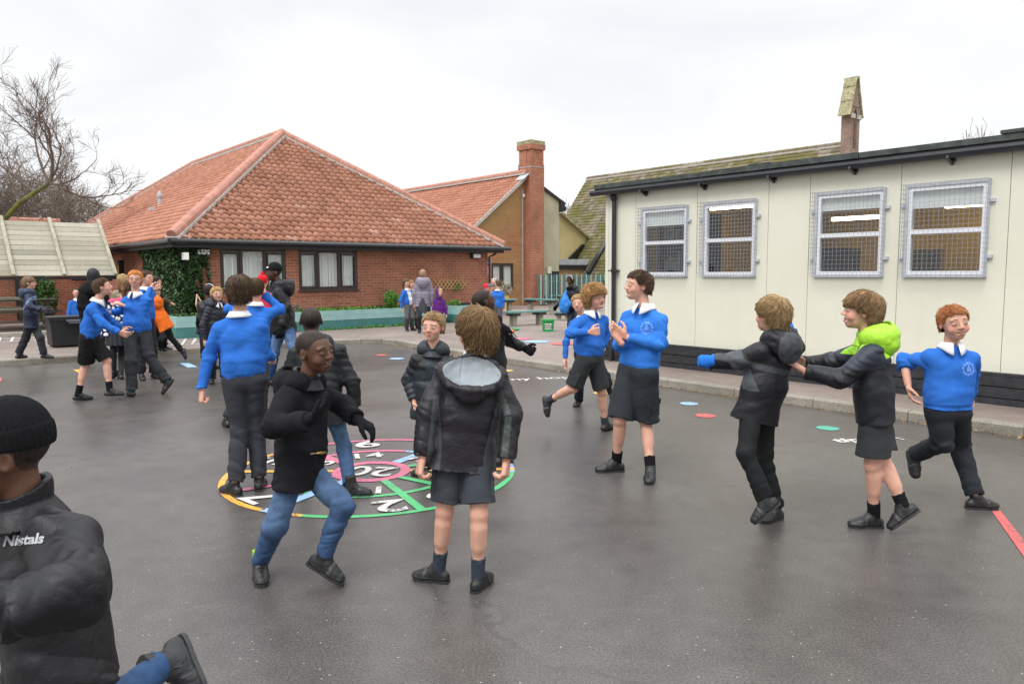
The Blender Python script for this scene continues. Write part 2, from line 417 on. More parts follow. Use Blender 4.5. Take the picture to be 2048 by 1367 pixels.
# pavement: everything beyond the kerb
pts = [(p[0], p[1], .095) for p in KI] + [(400, -12, .095), (400, 400, .095), (-300, 400, .095), (-300, 15.7, .095)]
pv.poly(*pts[::-1]); pav = struct(pv.build('pavement', 'pavement'))
kb = MB(True)
random.seed(3)
for i in range(len(KP) - 1):
    L = np.linalg.norm(KP[i + 1] - KP[i]); n = max(1, int(L / .915))
    for k in range(n):
        f0, f1 = k / n, (k + 1) / n - (.008 / L)
        a, b = KP[i] + (KP[i + 1] - KP[i]) * f0, KP[i] + (KP[i + 1] - KP[i]) * f1
        c, d = KI[i] + (KI[i + 1] - KI[i]) * f1, KI[i] + (KI[i + 1] - KI[i]) * f0
        z = .101 + random.uniform(-.003, .003)
        e = .018
        cen = (a + b + c + d) / 4
        ia, ib = a + (d - a) * .15, b + (c - b) * .15
        kb.add([(*a, -.05), (*b, -.05), (*c, -.05), (*d, -.05), (*a, z - e), (*b, z - e), (*ib, z), (*c, z), (*d, z), (*ia, z)],
               [[0, 1, 5, 4], [4, 5, 6, 9], [9, 6, 7, 8], [1, 2, 7, 6, 5], [2, 3, 8, 7], [3, 0, 4, 9, 8]])
struct(kb.build('kerb', 'kerb_stone'))

# ------------------------------------------------------------------ painted playground markings
def flat(path_pts, z=.004): return [(p[0], p[1], z) for p in path_pts]
def arc_band(mb, c, r0, r1, a0, a1, z, n=64):
    k = max(2, int(n * abs(a1 - a0) / 6.28)); vs = []
    for i in range(k + 1):
        t = a0 + (a1 - a0) * i / k
        vs += [(c[0] + r0 * math.cos(t), c[1] + r0 * math.sin(t), z), (c[0] + r1 * math.cos(t), c[1] + r1 * math.sin(t), z)]
    mb.add(vs, [[2 * i, 2 * i + 1, 2 * i + 3, 2 * i + 2] for i in range(k)])
def text_mesh(txt, size, ex=0.0, bold=0.0):
    cu = bpy.data.curves.new('lettering', 'FONT'); cu.body = txt; cu.size = size; cu.align_x = 'CENTER'; cu.align_y = 'CENTER'
    cu.offset = bold; cu.extrude = ex; cu.fill_mode = 'BOTH' if ex else 'FRONT'
    ob = bpy.data.objects.new('lettering', cu); C.objects.link(ob)
    dg = bpy.context.evaluated_depsgraph_get(); me = bpy.data.meshes.new_from_object(ob.evaluated_get(dg))
    V = np.array([v.co[:] for v in me.vertices]); F = [list(p.vertices) for p in me.polygons]
    bpy.data.objects.remove(ob); bpy.data.curves.remove(cu); bpy.data.meshes.remove(me)
    return V, F
def ground_text(txt, size, pos, ang, mb, sx=1.0, bold=.01, z=.008):
    V, F = text_mesh(txt, size, bold=bold)
    c, s = math.cos(ang), math.sin(ang)
    mb.add([(pos[0] + v[0] * sx * c - v[1] * s, pos[1] + v[0] * sx * s + v[1] * c, z) for v in V], F)
DC = .5 * (gnd(443, 955) + gnd(1027, 947)); DC[1] = (gnd(735, 878)[1] + gnd(745, 1037)[1]) / 2; DR = (gnd(745 if 0 else 735, 878)[1] - gnd(745, 1037)[1]) / 2
RX = (gnd(1027, 947)[0] - gnd(443, 955)[0]) / 2
DR = (DR + RX) / 2
tgt = empty('number_target', (DC[0], DC[1], 0), 'big round painted number target with twenty at its centre on the tarmac', 'painted marking')
cols = ['p_pink', 'p_blue', 'p_green', 'p_orange']
def band(name, mat, *arcs, z=.004):
    m = MB()
    for (r0, r1, a0, a1) in arcs: arc_band(m, DC, r0, r1, R(a0), R(a1), z)
    return m.build(name, mat, tgt)
w = .047
R1, R2, R3 = DR, DR * .62, DR * .27
band('outer_ring', 'p_pink', (R1 - w, R1, 62, 150)); band('outer_ring', 'p_orange', (R1 - w, R1, 150, 257))
band('outer_ring', 'p_green', (R1 - w, R1, 257, 358)); band('outer_ring', 'p_blue', (R1 - w, R1, 358, 392), (R1 - w, R1, 32, 62))
band('middle_ring', 'p_pink', (R2 - w, R2, 75, 185)); band('middle_ring', 'p_green', (R2 - w, R2, 235, 350)); band('middle_ring', 'p_blue', (R2 - w, R2, 350, 435), (R2 - w, R2, 185, 235))
band('centre_ring', 'p_pink', (R3 - .075, R3, 0, 360))
def spoke(a, mat, r0=R3, r1=R1, ww=.06, z=.0055):
    m = MB(); a = R(a); d = np.array([math.cos(a), math.sin(a)]); n_ = np.array([-d[1], d[0]]) * ww / 2
    p = [DC[:2] + d * r0 - n_, DC[:2] + d * r1 - n_, DC[:2] + d * r1 + n_, DC[:2] + d * r0 + n_]
    m.poly(*[(q[0], q[1], z) for q in p]); m.build('spoke', mat, tgt)
spoke(60, 'p_blue', ww=.085); spoke(243, 'p_blue', ww=.085); spoke(2, 'p_orange'); spoke(180, 'p_orange'); spoke(28, 'p_green'); spoke(-35, 'p_green')
spoke(-62, 'p_green'); spoke(137, 'p_pink', ww=.085); spoke(211, 'p_pink'); spoke(100, 'p_pink', R3, R3 + .01)
def number(t, size, r, a, sx, bold):
    m = MB(); p = DC[:2] + DR * r * np.array([math.cos(R(a)), math.sin(R(a))]); ground_text(t, size, p, R(a - 90) if r else R(a), m, sx, bold); m.build('number', 'p_white', tgt)
for t, a, r in (('14', 106, .44), ('15', 45, .44), ('8', 15, .44), ('9', -17, .45), ('10', -82, .47), ('11', 222, .44), ('12', 195, .44), ('13', 157, .44)):
    number(t, .23, r, a, 1.25, .004)
for t, a, r in (('6', 103, .82), ('1', 42, .82), ('4', -8, .82), ('3', -48, .82), ('2', -72, .82), ('7', 228, .82), ('5', 160, .82)):
    number(t, .34, r, a, 1.35, .006)
number('20', .36, 0, 172, 1.05, .006)
def disc(px, py, rx, mat, label, z0=0., group='painted dots on the tarmac', ry=None):
    c = gnd(px, py, z0); a = gnd(px + rx, py, z0)[0] - c[0]; m = MB()
    m.poly(*[(c[0] + a * math.cos(t), c[1] + (ry or a) * math.sin(t), z0 + .004) for t in np.linspace(0, 6.283, 29)[:-1]])
    prop(m.build('painted_dot', mat, origin=c), label, 'painted marking', group)
disc(1378, 807, 18, 'p_blue', 'pale blue painted dot on the tarmac, left of the red dot')
disc(1411, 831, 20, 'p_red', 'red painted dot on the tarmac between the clapping boy and the boy with arms out')
disc(1655, 856, 22, 'p_teal', 'green painted dot on the tarmac beside the boy in the lime hood')
disc(1202, 786, 16, 'p_yellow', 'yellow painted dot on the tarmac under the running curly haired boy')
disc(763, 710, 11, 'p_red', 'small red painted dot near the kerb corner')
disc(794, 717, 15, 'p_blue', 'small pale blue painted dot near the kerb corner, left of the padded coat')
disc(1014, 741, 13, 'p_yellow', 'small yellow painted dot right of the boy with the grey hood lining')
disc(1073, 683, 26, 'p_blue', 'large pale blue painted oval on the pavement', .1, 'painted ovals on the pavement')
disc(1128, 687, 28, 'p_red', 'large red painted oval on the pavement', .1, 'painted ovals on the pavement')
disc(1012, 673, 16, 'p_yellow', 'yellow painted oval on the pavement behind the outstretched sleeve', .1, 'painted ovals on the pavement')
disc(1045, 677, 18, 'p_pink', 'pink painted oval on the pavement beside the pale blue oval', .1, 'painted ovals on the pavement')
def quadmark(pts, mat, label, z0=0., name='painted_marking'):
    q = [gnd(*p, z0) for p in pts]; m = MB(); m.poly(*[(p[0], p[1], z0 + .004) for p in q])
    prop(m.build(name, mat, origin=q[0]), label, 'painted marking')
quadmark([(1984, 1023), (2000, 1021), (2070, 1108), (2058, 1128)], 'p_red', 'red painted line on the tarmac at the right edge')
quadmark([(146, 739), (178, 738), (160, 748)], 'p_orange', 'orange painted triangle behind the shouting boy in black shorts')
quadmark([(276, 733), (288, 733), (296, 742), (280, 742)], 'p_pink', 'small pink painted patch beside the striding ginger boy')
quadmark([(359, 726), (378, 726), (396, 734), (375, 735)], 'p_blue', 'pale blue painted bar on the tarmac near the left kerb')
quadmark([(-20, 752), (4, 756), (2, 762), (-20, 764)], 'p_red', 'red painted patch at the left edge of the tarmac')
m = MB(); p = gnd(1048, 758); ground_text('bunny hop', .30, p, R(14), m, 1.1, .004, .004)
prop(m.build('painted_lettering', 'p_white', origin=p), 'white painted words bunny hop on the tarmac near the kerb', 'painted marking')
m = MB(); p = gnd(1736, 879); ground_text('tip toe', .2, p, R(8), m, 1.2, .008, .004)
prop(m.build('painted_lettering', 'p_white', origin=p), 'small white painted words on the tarmac behind the bare legged boy', 'painted marking')
def linegrid(name, x0, x1, ys, label):
    m = MB(); zz = .1
    for y in ys:
        a, b = gnd(x0, y, zz), gnd(x1, y - (x1 - x0) * .045, zz); d = b - a; n_ = np.array([-d[1], d[0], 0]); n_ /= np.linalg.norm(n_)
        m.poly(a + n_ * .028 + (0, 0, .004), a - n_ * .028 + (0, 0, .004), b - n_ * .028 + (0, 0, .004), b + n_ * .028 + (0, 0, .004))
    for k in range(6):
        t = k / 5; a = gnd(x0 + (x1 - x0) * t, ys[0] - (x1 - x0) * .045 * t, zz); b = gnd(x0 + (x1 - x0) * t - 8, ys[-1] - (x1 - x0) * .045 * t, zz)
        m.bar(a + (0, 0, .0045), b + (0, 0, .0045), .05, .003)
    prop(m.build(name, 'p_white', origin=gnd(x0, ys[0], zz)), label, 'painted marking')
linegrid('painted_grid', -20, 106, (668, 673, 678, 685), 'white painted number grid on the pavement in front of the picnic tables')
linegrid('painted_grid', 312, 412, (680, 686, 692), 'white painted grid on the pavement behind the orange coat')

# ------------------------------------------------------------------ cream portable classroom
WU = 8.95
cl = groot('portable_classroom', WU, 4, 0, 'long cream panelled classroom block with caged windows and flat felt roof', 'building')
HV0, HV1, ZT = -6.0, 8.13, 2.79
wins = [(6.53, 7.385), (5.43, 6.275), (3.78, 4.625), (2.72, 3.56)]
ZB0, ZB1 = 1.43, 2.455
seams = [8.06, 7.51, 6.388, 5.276, 4.71, 3.626, 2.547, 1.45, .35, -.75]
w_ = MB(True)
edges = sorted([HV0, HV1] + [x for a in wins for x in (a[0] + .03, a[1] - .03)])
def wallseg(v0, v1, z0, z1):
    s_ = sorted([v0, v1] + [x for x in seams if v0 < x < v1])
    for a, b in zip(s_[:-1], s_[1:]):
        aa = a + (.003 if a in seams else 0); bb = b - (.003 if b in seams else 0)
        w_.box(WU, WU + .05, aa, bb, z0, z1)
for i in range(0, len(edges) - 1):
    a, b = edges[i], edges[i + 1]
    iswin = any(abs(a - (q[0] + .03)) < 1e-6 for q in wins)
    if iswin: wallseg(a, b, .38, ZB0 + .03); wallseg(a, b, ZB1 - .03, ZT)
    else: wallseg(a, b, .38, ZT)
w_.box(WU + .05, 16, HV1 - .05, HV1, .38, ZT)
w_.build('wall', 'cream', cl)
sm = MB(True)
for s_ in seams: sm.box(WU + .035, WU + .049, s_ - .006, s_ + .006, .38, ZT)
sm.build('seam_strip', 'cream_seam', cl)
sk = MB(True)
for k, (a, b) in enumerate(((.06, .165), (.175, .285), (.295, .405))): sk.box(WU - .075 - .006 * k, WU + .02, HV0, HV1 + .03, a, b)
sk.box(WU - .09, WU - .001, HV0, HV1 + .04, .407, .432)
sk.build('skirting_board', 'sleeper', cl)
rf = MB(True)
rf.box(WU - .13, 16.2, HV0, HV1 + .12, ZT + .012, ZT + .075)
rf.build('roof', 'felt', cl)
rr = MB(True); random.seed(5)
for k in range(7):
    v = HV1 + .12 - k * 2.1; rr.box(WU - .15 - .006 * (k % 2), WU - .131, v - 2.09, v, ZT + .02, ZT + .082 + .006 * (k % 2))
rr.box(WU - .16, WU + .2, 2.2, 2.62, ZT + .09, ZT + .125); rr.box(WU - .158, WU + .2, 5.2, 5.5, ZT + .089, ZT + .105)
rr.build('roof_edging', 'felt', cl)
gt = MB(True)
gt.tube([(WU - .12, HV1 + .2, ZT - .035), (WU - .12, 4, ZT - .045), (WU - .12, HV0, ZT - .035)], .052, 10)
for v in np.arange(7.3, -2, -1.05): gt.box(WU - .06, WU, v - .03, v + .03, ZT - .12, ZT - .02); gt.bar((WU - .17, v, ZT - .08), (WU - .01, v, ZT - .14), .03)
gt.build('gutter', 'black_gloss', cl)
dp = MB(True); dp.tube([(WU - .06, 7.9, ZT - .05), (WU - .055, 7.9, .42)], .036, 12)
dp.tube([(WU - .055, 7.9, 1.49), (WU - .055, 7.9, 1.56)], .047, 12); dp.box(WU - .11, WU, 7.82, 7.98, 1.515, 1.535)
dp.tube([(WU - .06, 7.9, .45), (WU - .10, 7.9, .3), (WU - .12, 7.9, .1)], .036, 12)
dp.tube([(WU - .1, 7.9, ZT - .09), (WU - .06, 7.9, ZT - .16)], .05, 12)
dp.build('downpipe', 'black_gloss', cl)
# room inside
rm = MB(True)
rm.box(15.0, 15.05, HV0 + .1, HV1 - .1, .38, 2.74)
rm.box(9.01, 15, HV1 - .11, HV1 - .06, .38, 2.74); rm.box(9.01, 15, HV0 + .1, HV0 + .15, .38, 2.74)
rm.build('inner_wall', 'ochre_wall', cl)
MB(True).box(9.0, 15, HV0 + .1, HV1 - .1, 2.742, 2.77).build('ceiling', 'ceiling_in', cl)
MB(True).box(9.0, 15, HV0 + .1, HV1 - .1, .34, .378).build('floor', 'floor_in', cl)
def strip_light(u, v0, v1, along_u=False):
    m = MB(True)
    if along_u: m.box(u, u + v1, v0 - .05, v0 + .05, 2.6, 2.66)
    else: m.box(u - .06, u + .06, v0, v1, 2.56, 2.64)
    o = m.build('strip_light', 'tube_light', cl)
for (p, q) in (((1432, 412), (1502, 414)), ((1680, 432), (1738, 440)), ((1912, 404), (1972, 414)), ((1800, 440), (1840, 446))):
    zl_ = 2.46 if p[0] == 1680 else 2.6; m = MB(); a_, b_ = gnd(*p, zl_), gnd(*q, zl_); c_ = (a_ + b_) / 2; hl = (q[0] - p[0]) / FOC * c_[1] / .65 / 2; m.bar(c_ - GV * hl, c_ + GV * hl, .12, .06); m.build('strip_light', 'tube_light', cl)
def inner(name, mat, label, cat, *b_):
    o = MB(True); o.box(*b_); ob = o.build(name, mat, origin=G2W((b_[0], b_[2], b_[4]))); prop(ob, label, cat); return ob
def shelf_unit():
    r = groot('shelf_unit', 9.6, 6.6, .38, 'dark open shelf unit inside the leftmost classroom window', 'shelf')
    a = MB(True)
    for v in (6.9, 7.35, 7.8): a.box(9.9, 10.3, v - .02, v + .02, .38, 2.4)
    for z in (.6, 1.05, 1.5, 1.95, 2.38): a.box(9.901, 10.299, 6.9, 7.82, z, z + .03)
    a.box(10.3, 10.32, 6.9, 7.82, .38, 2.4); a.build('frame', 'dark_in', r)
    b = MB(True); random.seed(9)
    for z in (.63, 1.08, 1.53, 1.98):
        v = 6.94
        while v < 7.75:
            w2 = random.uniform(.03, .09); b.box(9.95, 10.2, v, v + w2 * .9, z, z + random.uniform(.12, .3)); v += w2 + random.uniform(0, .06)
    b.build('books', 'paper', r)
shelf_unit()
def cupboard():
    r = groot('cupboard', 11, 5.3, .38, 'tall dark cupboard inside the second classroom window', 'cupboard')
    MB(True).box(11.2, 11.8, 5.35, 6.3, .38, 1.85).build('body', 'dark_in', r)
    d = MB(True); d.box(11.18, 11.198, 5.37, 5.81, .42, 1.82); d.box(11.18, 11.198, 5.84, 6.28, .42, 1.82); d.build('door', 'brown_frame', r)
cupboard()
dr = groot('inner_door', 14.9, 1.6, .38, 'dark framed door on the far ochre wall seen through the right window', 'door')
a = MB(True); a.box(14.93, 14.99, 1.55, 1.63, .38, 2.2); a.box(14.93, 14.99, 2.5, 2.58, .38, 2.2); a.box(14.93, 14.99, 1.55, 2.58, 2.2, 2.28); a.build('frame', 'dark_in', dr)
MB(True).box(14.95, 14.98, 1.63, 2.5, .4, 2.2).build('leaf', 'ochre_wood', dr)
pb = groot('pin_board', 14.9, 4.2, 1, 'board of dark pictures on the far wall inside the third window', 'board')
a = MB(True); a.box(14.95, 14.99, 5.3, 6.3, 1.1, 1.9); a.build('panel', 'floor_in', pb)
a = MB(True); random.seed(2)
for i in range(3):
    for j in range(3): a.box(14.93, 14.945, 5.36 + i * .31, 5.58 + i * .31, 1.15 + j * .25, 1.34 + j * .25)
a.build('picture', 'dark_in', pb)
for wi, (v0, v1) in enumerate(wins):
    wroot = MB(True)   # steel surround
    f = .028; u0 = WU - .03
    for b_ in ((v0, v1, ZB0, ZB0 + f), (v0, v1, ZB1 - f, ZB1), (v0, v0 + f, ZB0 + f, ZB1 - f), (v1 - f, v1, ZB0 + f, ZB1 - f)): wroot.box(u0, WU + .02, *b_)
    wo = wroot.build('window', 'steel', cl)
    a = MB(True); b0, b1, c0, c1 = v0 + f + .002, v1 - f - .002, ZB0 + f + .002, ZB1 - f - .002; g2 = .038; zm = 1.935
    for b_ in ((b0, b1, c0, c0 + g2), (b0, b1, c1 - g2, c1), (b0, b0 + g2, c0 + g2, c1 - g2), (b1 - g2, b1, c0 + g2, c1 - g2), (b0 + g2, b1 - g2, zm - .025, zm + .025)): a.box(WU - .018, WU + .045, *b_)
    a.build('frame', 'upvc', wo)
    MB(True).box(WU + .015, WU + .02, b0 + .02, b1 - .02, c0 + .02, c1 - .02).build('pane', 'glass', wo)
    if wi != 1:
        a = MB(True); zz = (2.19, 0, 2.24, 2.2)[wi]; a.box(WU + .034, WU + .037, b0 + .01, b1 - .01, zz, c1 - .03)
        a.bar((WU + .036, b0, zz), (WU + .036, b1, zz), .012); a.build('blind', 'blind', wo)
    # wire cage
    a = MB(True); uf = WU - .15; n1 = 17; n2 = 20; t = .0027
    for k in range(n1 + 1):
        v = v0 + (v1 - v0) * k / n1; a.box(uf - t / 2, uf + t / 2, v - t / 2, v + t / 2, ZB0 - .005, ZB1 + .005)
        if k % 1 == 0:
            for z in (ZB0, ZB1): a.box(uf, WU - .03, v - t / 2, v + t / 2, z - t / 2, z + t / 2)
    for k in range(n2 + 1):
        z = ZB0 + (ZB1 - ZB0) * k / n2; a.box(uf - t / 2 - t, uf - t / 2, v0, v1, z - t / 2, z + t / 2)
        for v in (v0, v1): a.box(uf, WU - .03, v - t / 2, v + t / 2, z - t / 2, z + t / 2)
    for u in (uf + .05, uf + .1):
        for v in (v0, v1): a.box(u, u + t, v - t / 2, v + t / 2, ZB0, ZB1)
        for z in (ZB0, ZB1): a.box(u, u + t, v0, v1, z - t / 2, z + t / 2)
    a.build('window_guard', 'wire', cl)
    for z in (ZB0 + .22, ZB1 - .22):
        for v, s_ in ((v0, -1), (v1, 1)): a = MB(True); a.box(WU - .035, WU - .001, min(v, v + s_ * .05), max(v, v + s_ * .05), z - .018, z + .018); a.build('bracket', 'steel', cl)

# ------------------------------------------------------------------ pantile roofs as real geometry
def pantiles(name, mat, parent, o, e, s, inside, ne, ns, tw=.21, tl=.222, amp=.046, step=.036, grid=True, cols=8):
    """o corner, e unit vector along eave, s unit vector up the slope (grid axes)"""
    o, e, s = (np.asarray(q, float) for q in (o, e, s)); n = np.cross(e, s); n /= np.linalg.norm(n)
    if n[2] < 0: n = -n
    nc = int(ne / tw) * cols; rows = int(ns / tl)
    U = np.arange(nc + 1) / cols * tw
    ph = 2 * math.pi * np.arange(nc + 1) / cols
    prof = amp * (np.sin(ph) * .6 + .35 * np.sin(2 * ph + .8))
    V = []; F = []; UVs = []
    rng = np.random.RandomState(4)
    for r in range(rows):
        y0, y1 = r * tl, (r + 1) * tl + .03
        jit = rng.normal(0, .004, nc // cols + 2)[(np.arange(nc + 1) // cols)]
        base = len(V) and sum(len(x) for x in V)
        a = o + U[:, None] * e + y0 * s + (prof + step + jit)[:, None] * n
        b = o + U[:, None] * e + y1 * s + (prof + jit)[:, None] * n
        c = o + U[:, None] * e + y0 * s + (prof + jit - .004)[:, None] * n
        V.append(np.vstack([a, b, c])); k = nc + 1
        mid = (U[:-1] + U[1:]) / 2
        ok = np.array([inside(x, (y0 + y1) / 2) for x in mid])
        for i in np.nonzero(ok)[0]:
            F.append([base + i, base + i + 1, base + k + i + 1, base + k + i])
            F.append([base + 2 * k + i, base + 2 * k + i + 1, base + i + 1, base + i])
            cu = (i // cols) + .5
            for _ in range(2): UVs += [(cu, r + .5)] * 4
    V = np.vstack(V); F = np.array(F)
    used = np.unique(F); mp_ = -np.ones(len(V), int); mp_[used] = np.arange(len(used)); V = V[used]; F = mp_[F]
    W = V[:, :1] * GU + V[:, 1:2] * GV + V[:, 2:3] * np.array([0, 0, 1.])
    return np_mesh(name, W, F, mat, parent, uv=UVs, smooth=False)
def ridge_tiles(parent, a, b, r=.12, mat='ridge_clay'):
    a, b = np.asarray(a, float), np.asarray(b, float); L = np.linalg.norm(b - a); n = max(1, int(L / .42)); m = MB(True); cm = MB(True)
    for k in range(n):
        p, q = a + (b - a) * (k / n), a + (b - a) * ((k + 1) / n - .01 / L)
        m.tube([p, q], [r * 1.0, r * 1.07], 12)
    m.build('ridge_tiles', mat, parent)
    cm.bar(a - (0, 0, .07), b - (0, 0, .07), r * 2.5, .07); cm.build('mortar_bed', 'cement', parent)

# ------------------------------------------------------------------ brick hall with hipped pantile roof
hall = groot('brick_hall', 9.8, 17.85, 0, 'red brick hall with a big hipped orange pantile roof and two brown windows', 'building')
HU0, HU1, HV_, HVB = 5.42, 14.33, 17.85, 35.3
EU0, EU1, EV0, EV1, EZ = 5.1, 14.72, 17.53, 35.6, 2.30
RU, RZ = (EU0 + EU1) / 2, 5.78
RV0 = 22.45; RV1 = 30.8
wA, wB = (6.24, 7.87, 1.10, 2.09), (8.2, 9.87, 1.07, 2.09)
b = MB(True); T = .25
zt = 2.12
segs = [(HU0, wA[0], 0, zt), (wA[0], wA[1], 0, wA[2]), (wA[1], wB[0], 0, zt), (wB[0], wB[1], 0, wB[2]), (wB[1], HU1, 0, zt)]
for s_ in segs: b.box(s_[0], s_[1], HV_, HV_ + T, s_[2], s_[3])
b.box(HU0, HU0 + T, HV_ + T, HVB, 0, zt); b.box(HU1 - T, HU1, HV_ + T, HVB, 0, zt)
b.build('wall', 'brick_red', hall)
# slopes
sf = np.array([0, RV0 - EV0, RZ - EZ]); Lf = np.linalg.norm(sf); sf /= Lf
W0 = EU1 - EU0
pantiles('roof_slope', 'pantile', hall, (EU0, EV0, EZ), (1, 0, 0), sf, lambda x, y: (x > y / Lf * W0 / 2 - .02) and (x < W0 - y / Lf * W0 / 2 + .02), W0, Lf - .05)
sl = np.array([RU - EU0, 0, RZ - EZ]); Ll = np.linalg.norm(sl); sl /= Ll; W1 = EV1 - EV0
pantiles('roof_slope', 'pantile_clean', hall, (EU0, EV0, EZ), (0, 1, 0), sl,
         lambda x, y: (x > y / Ll * (RV0 - EV0) - .02) and (x < W1 - y / Ll * (EV1 - RV1)), W1, Ll - .05)
b = MB(True); b.poly((EU1, EV0, EZ - .03), (EU1, EV1, EZ - .03), (RU, RV1, RZ - .03), (RU, RV0, RZ - .03)); b.poly((EU1, EV1, EZ - .03), (EU0, EV1, EZ - .03), (RU, RV1, RZ - .03))
b.poly((EU0, EV0, EZ - .05), (EU1, EV0, EZ - .05), (RU, RV0, RZ - .05)); b.poly((EU0, EV1, EZ - .05), (EU0, EV0, EZ - .05), (RU, RV0, RZ - .05), (RU, RV1, RZ - .05))
b.build('roof_deck', 'cement', hall)
P0, PA, PB_, PR = (EU0, EV0, EZ + .06), (RU, RV0, RZ + .06), (RU, RV1, RZ + .06), (EU1, EV0, EZ + .06)
ridge_tiles(hall, P0, PA, .125); ridge_tiles(hall, PR, PA, .10); ridge_tiles(hall, PA, PB_, .11); ridge_tiles(hall, (EU0, EV1, EZ + .06), PB_, .11)
b = MB(True)
b.box(EU0 + .02, EU1, EV0 + .0, EV0 + .03, 2.10, 2.27); b.box(EU0, EU0 + .03, EV0, EV1, 2.10, 2.27)
b.box(EU0 + .03, EU1 - .01, EV0 + .03, HV_ - .002, 2.10, 2.118); b.box(EU0 + .031, HU0 - .002, HV_, EV1, 2.10, 2.118)
b.build('fascia', 'black_matt', hall)
b = MB(True); b.tube([(EU0 - .06, EV0 - .06, 2.235), (EU1 + .2, EV0 - .06, 2.225)], .055, 10); b.tube([(EU0 - .06, EV0 - .06, 2.235), (EU0 - .06, EV1, 2.235)], .055, 10)
b.tube([(14.55, EV0 + .0, 2.2), (14.5, 17.75, 2.05), (14.36, 17.80, 1.98), (14.36, 17.80, .1)], .035, 8)
b.build('gutter', 'black_gloss', hall)
b = MB(True)
for k in range(int(W0 / .21)): b.box(EU0 + k * .21 + .01, EU0 + k * .21 + .18, EV0 + .005, EV0 + .03, 2.272, 2.315)
b.build('eaves_mortar', 'cement', hall)
def win3(parent, u0, u1, z0, z1, cuts, vv):
    fr = MB(True); t = .055
    xs = [u0] + cuts + [u1]
    fr.box(u0, u1, vv + .01, vv + .07, z0, z0 + t); fr.box(u0, u1, vv + .01, vv + .07, z1 - t, z1)
    for i, x in enumerate(xs):
        a, b_ = (x, x + t) if i == 0 else ((x - t, x) if i == len(xs) - 1 else (x - .035, x + .035))
        fr.box(a, b_, vv + .008, vv + .072, z0 + t, z1 - t)
    fr.box(u0 - .03, u1 + .03, vv - .04, vv + .1, z0 - .035, z0 - .002)
    wo = fr.build('window', 'brown_frame', parent)
    sh = MB(True)
    for i in (0, len(xs) - 2):
        a, b_ = xs[i] + .05, xs[i + 1] - .05
        for q in ((a, b_, z0 + .07, z0 + .11), (a, b_, z1 - .12, z1 - .07), (a, a + .035, z0 + .11, z1 - .12), (b_ - .035, b_, z0 + .11, z1 - .12)): sh.box(q[0], q[1], vv + .0, vv + .065, q[2], q[3])
    sh.build('sash', 'brown_frame', wo)
    bl = MB(True); x = u0 + .06; random.seed(int(u0 * 10))
    while x < u1 - .1:
        s_ = random.uniform(-.006, .006); bl.box(x, x + .083, vv + .085 + s_, vv + .089 + s_, z0 + .09, z1 - .03); x += .089
    bl.build('vertical_blind', 'blind', wo)
    MB(True).box(u0 + .03, u1 - .03, vv + .045, vv + .048, z0 + .03, z1 - .03).build('pane', 'glass', wo)
def fr_(w, a): return w[0] + (w[1] - w[0]) * a
win3(hall, *wA, [fr_(wA, .315), fr_(wA, .67)], HV_); win3(hall, *wB, [fr_(wB, .325), fr_(wB, .68)], HV_)
for w2 in (wA, wB):
    b = MB(True)
    for k in range(int((w2[1] - w2[0] + .2) / .078)): b.box(w2[0] - .1 + k * .078, w2[0] - .1 + k * .078 + .068, HV_ - .012, HV_ + .05, w2[2] - .155, w2[2] - .04)
    b.build('brick_sill', 'brick_red', hall)
for u in (onV(405, 505, 17.8)[0], onV(951, 509, 17.8)[0]):
    a = MB(True); a.box(u - .16, u + .16, HV_ - .11, HV_, 1.93, 2.09); lo = a.build('wall_lamp', 'black_matt', hall)
    MB(True).box(u - .13, u + .13, HV_ - .135, HV_ - .112, 1.95, 2.06).build('diffuser', 'blind', lo)
a = MB(True); q = onU(366, 512, HU0 - .1); a.box(HU0 - .1, HU0, q[1] - .09, q[1] + .09, q[2] - .08, q[2] + .08); a.build('alarm_box', 'blind', hall)
# vent pipe on the left slope
q = onU(320, 405, 6.9); vz = EZ + (6.9 - EU0) * (RZ - EZ) / (RU - EU0)
a = MB(True); a.tube([(6.9, q[1], vz - .05), (6.9, q[1], vz + .28)], .06, 10); a.tube([(6.9, q[1], vz + .26), (6.9, q[1], vz + .33), (6.9, q[1], vz + .36), (6.9, q[1], vz + .46)], [.085, .085, .07, .04], 10)
a.box(6.6, 6.85, q[1] - .18, q[1] + .18, vz - .14, vz - .06); a.build('vent_pipe', 'lead', hall)
# left wing
wg = groot('side_wing', 0, 27.6, 0, 'low brick wing with pantile roof behind the timber shelter', 'building')
MB(True).box(-14, HU0 - .003, 27.6, 27.85, 0, 2.15).build('wall', 'brick_red', wg)
b = MB(True); b.box(-14, EU0 - .02, 27.28, 27.31, 2.08, 2.26); b.build('fascia', 'black_matt', wg)
s2 = np.array([0, 3.4, 1.0]); L2 = np.linalg.norm(s2); s2 /= L2
pantiles('roof_slope', 'pantile_clean', wg, (-13, 27.3, 2.3), (1, 0, 0), s2, lambda x, y: x + y * .9 < 13 + 6.9, 20, L2)
ridge_tiles(wg, (-13, 30.75, 3.36), (5.2, 30.75, 3.36), .12)
b = MB(True); b.poly((-14, 27.3, 2.25), (6.5, 27.3, 2.25), (6.5, 30.7, 3.24), (-14, 30.7, 3.24)); b.poly((-14, 30.7, 3.24), (6.5, 30.7, 3.24), (6.5, 34, 2.2), (-14, 34, 2.2)); b.build('roof_deck', 'cement', wg)
for u in (1.6, 3.4):
    a = MB(True); a.box(u - .05, u + .05, 27.5, 27.59, .1, 2.1); a.build('post', 'black_matt', wg)

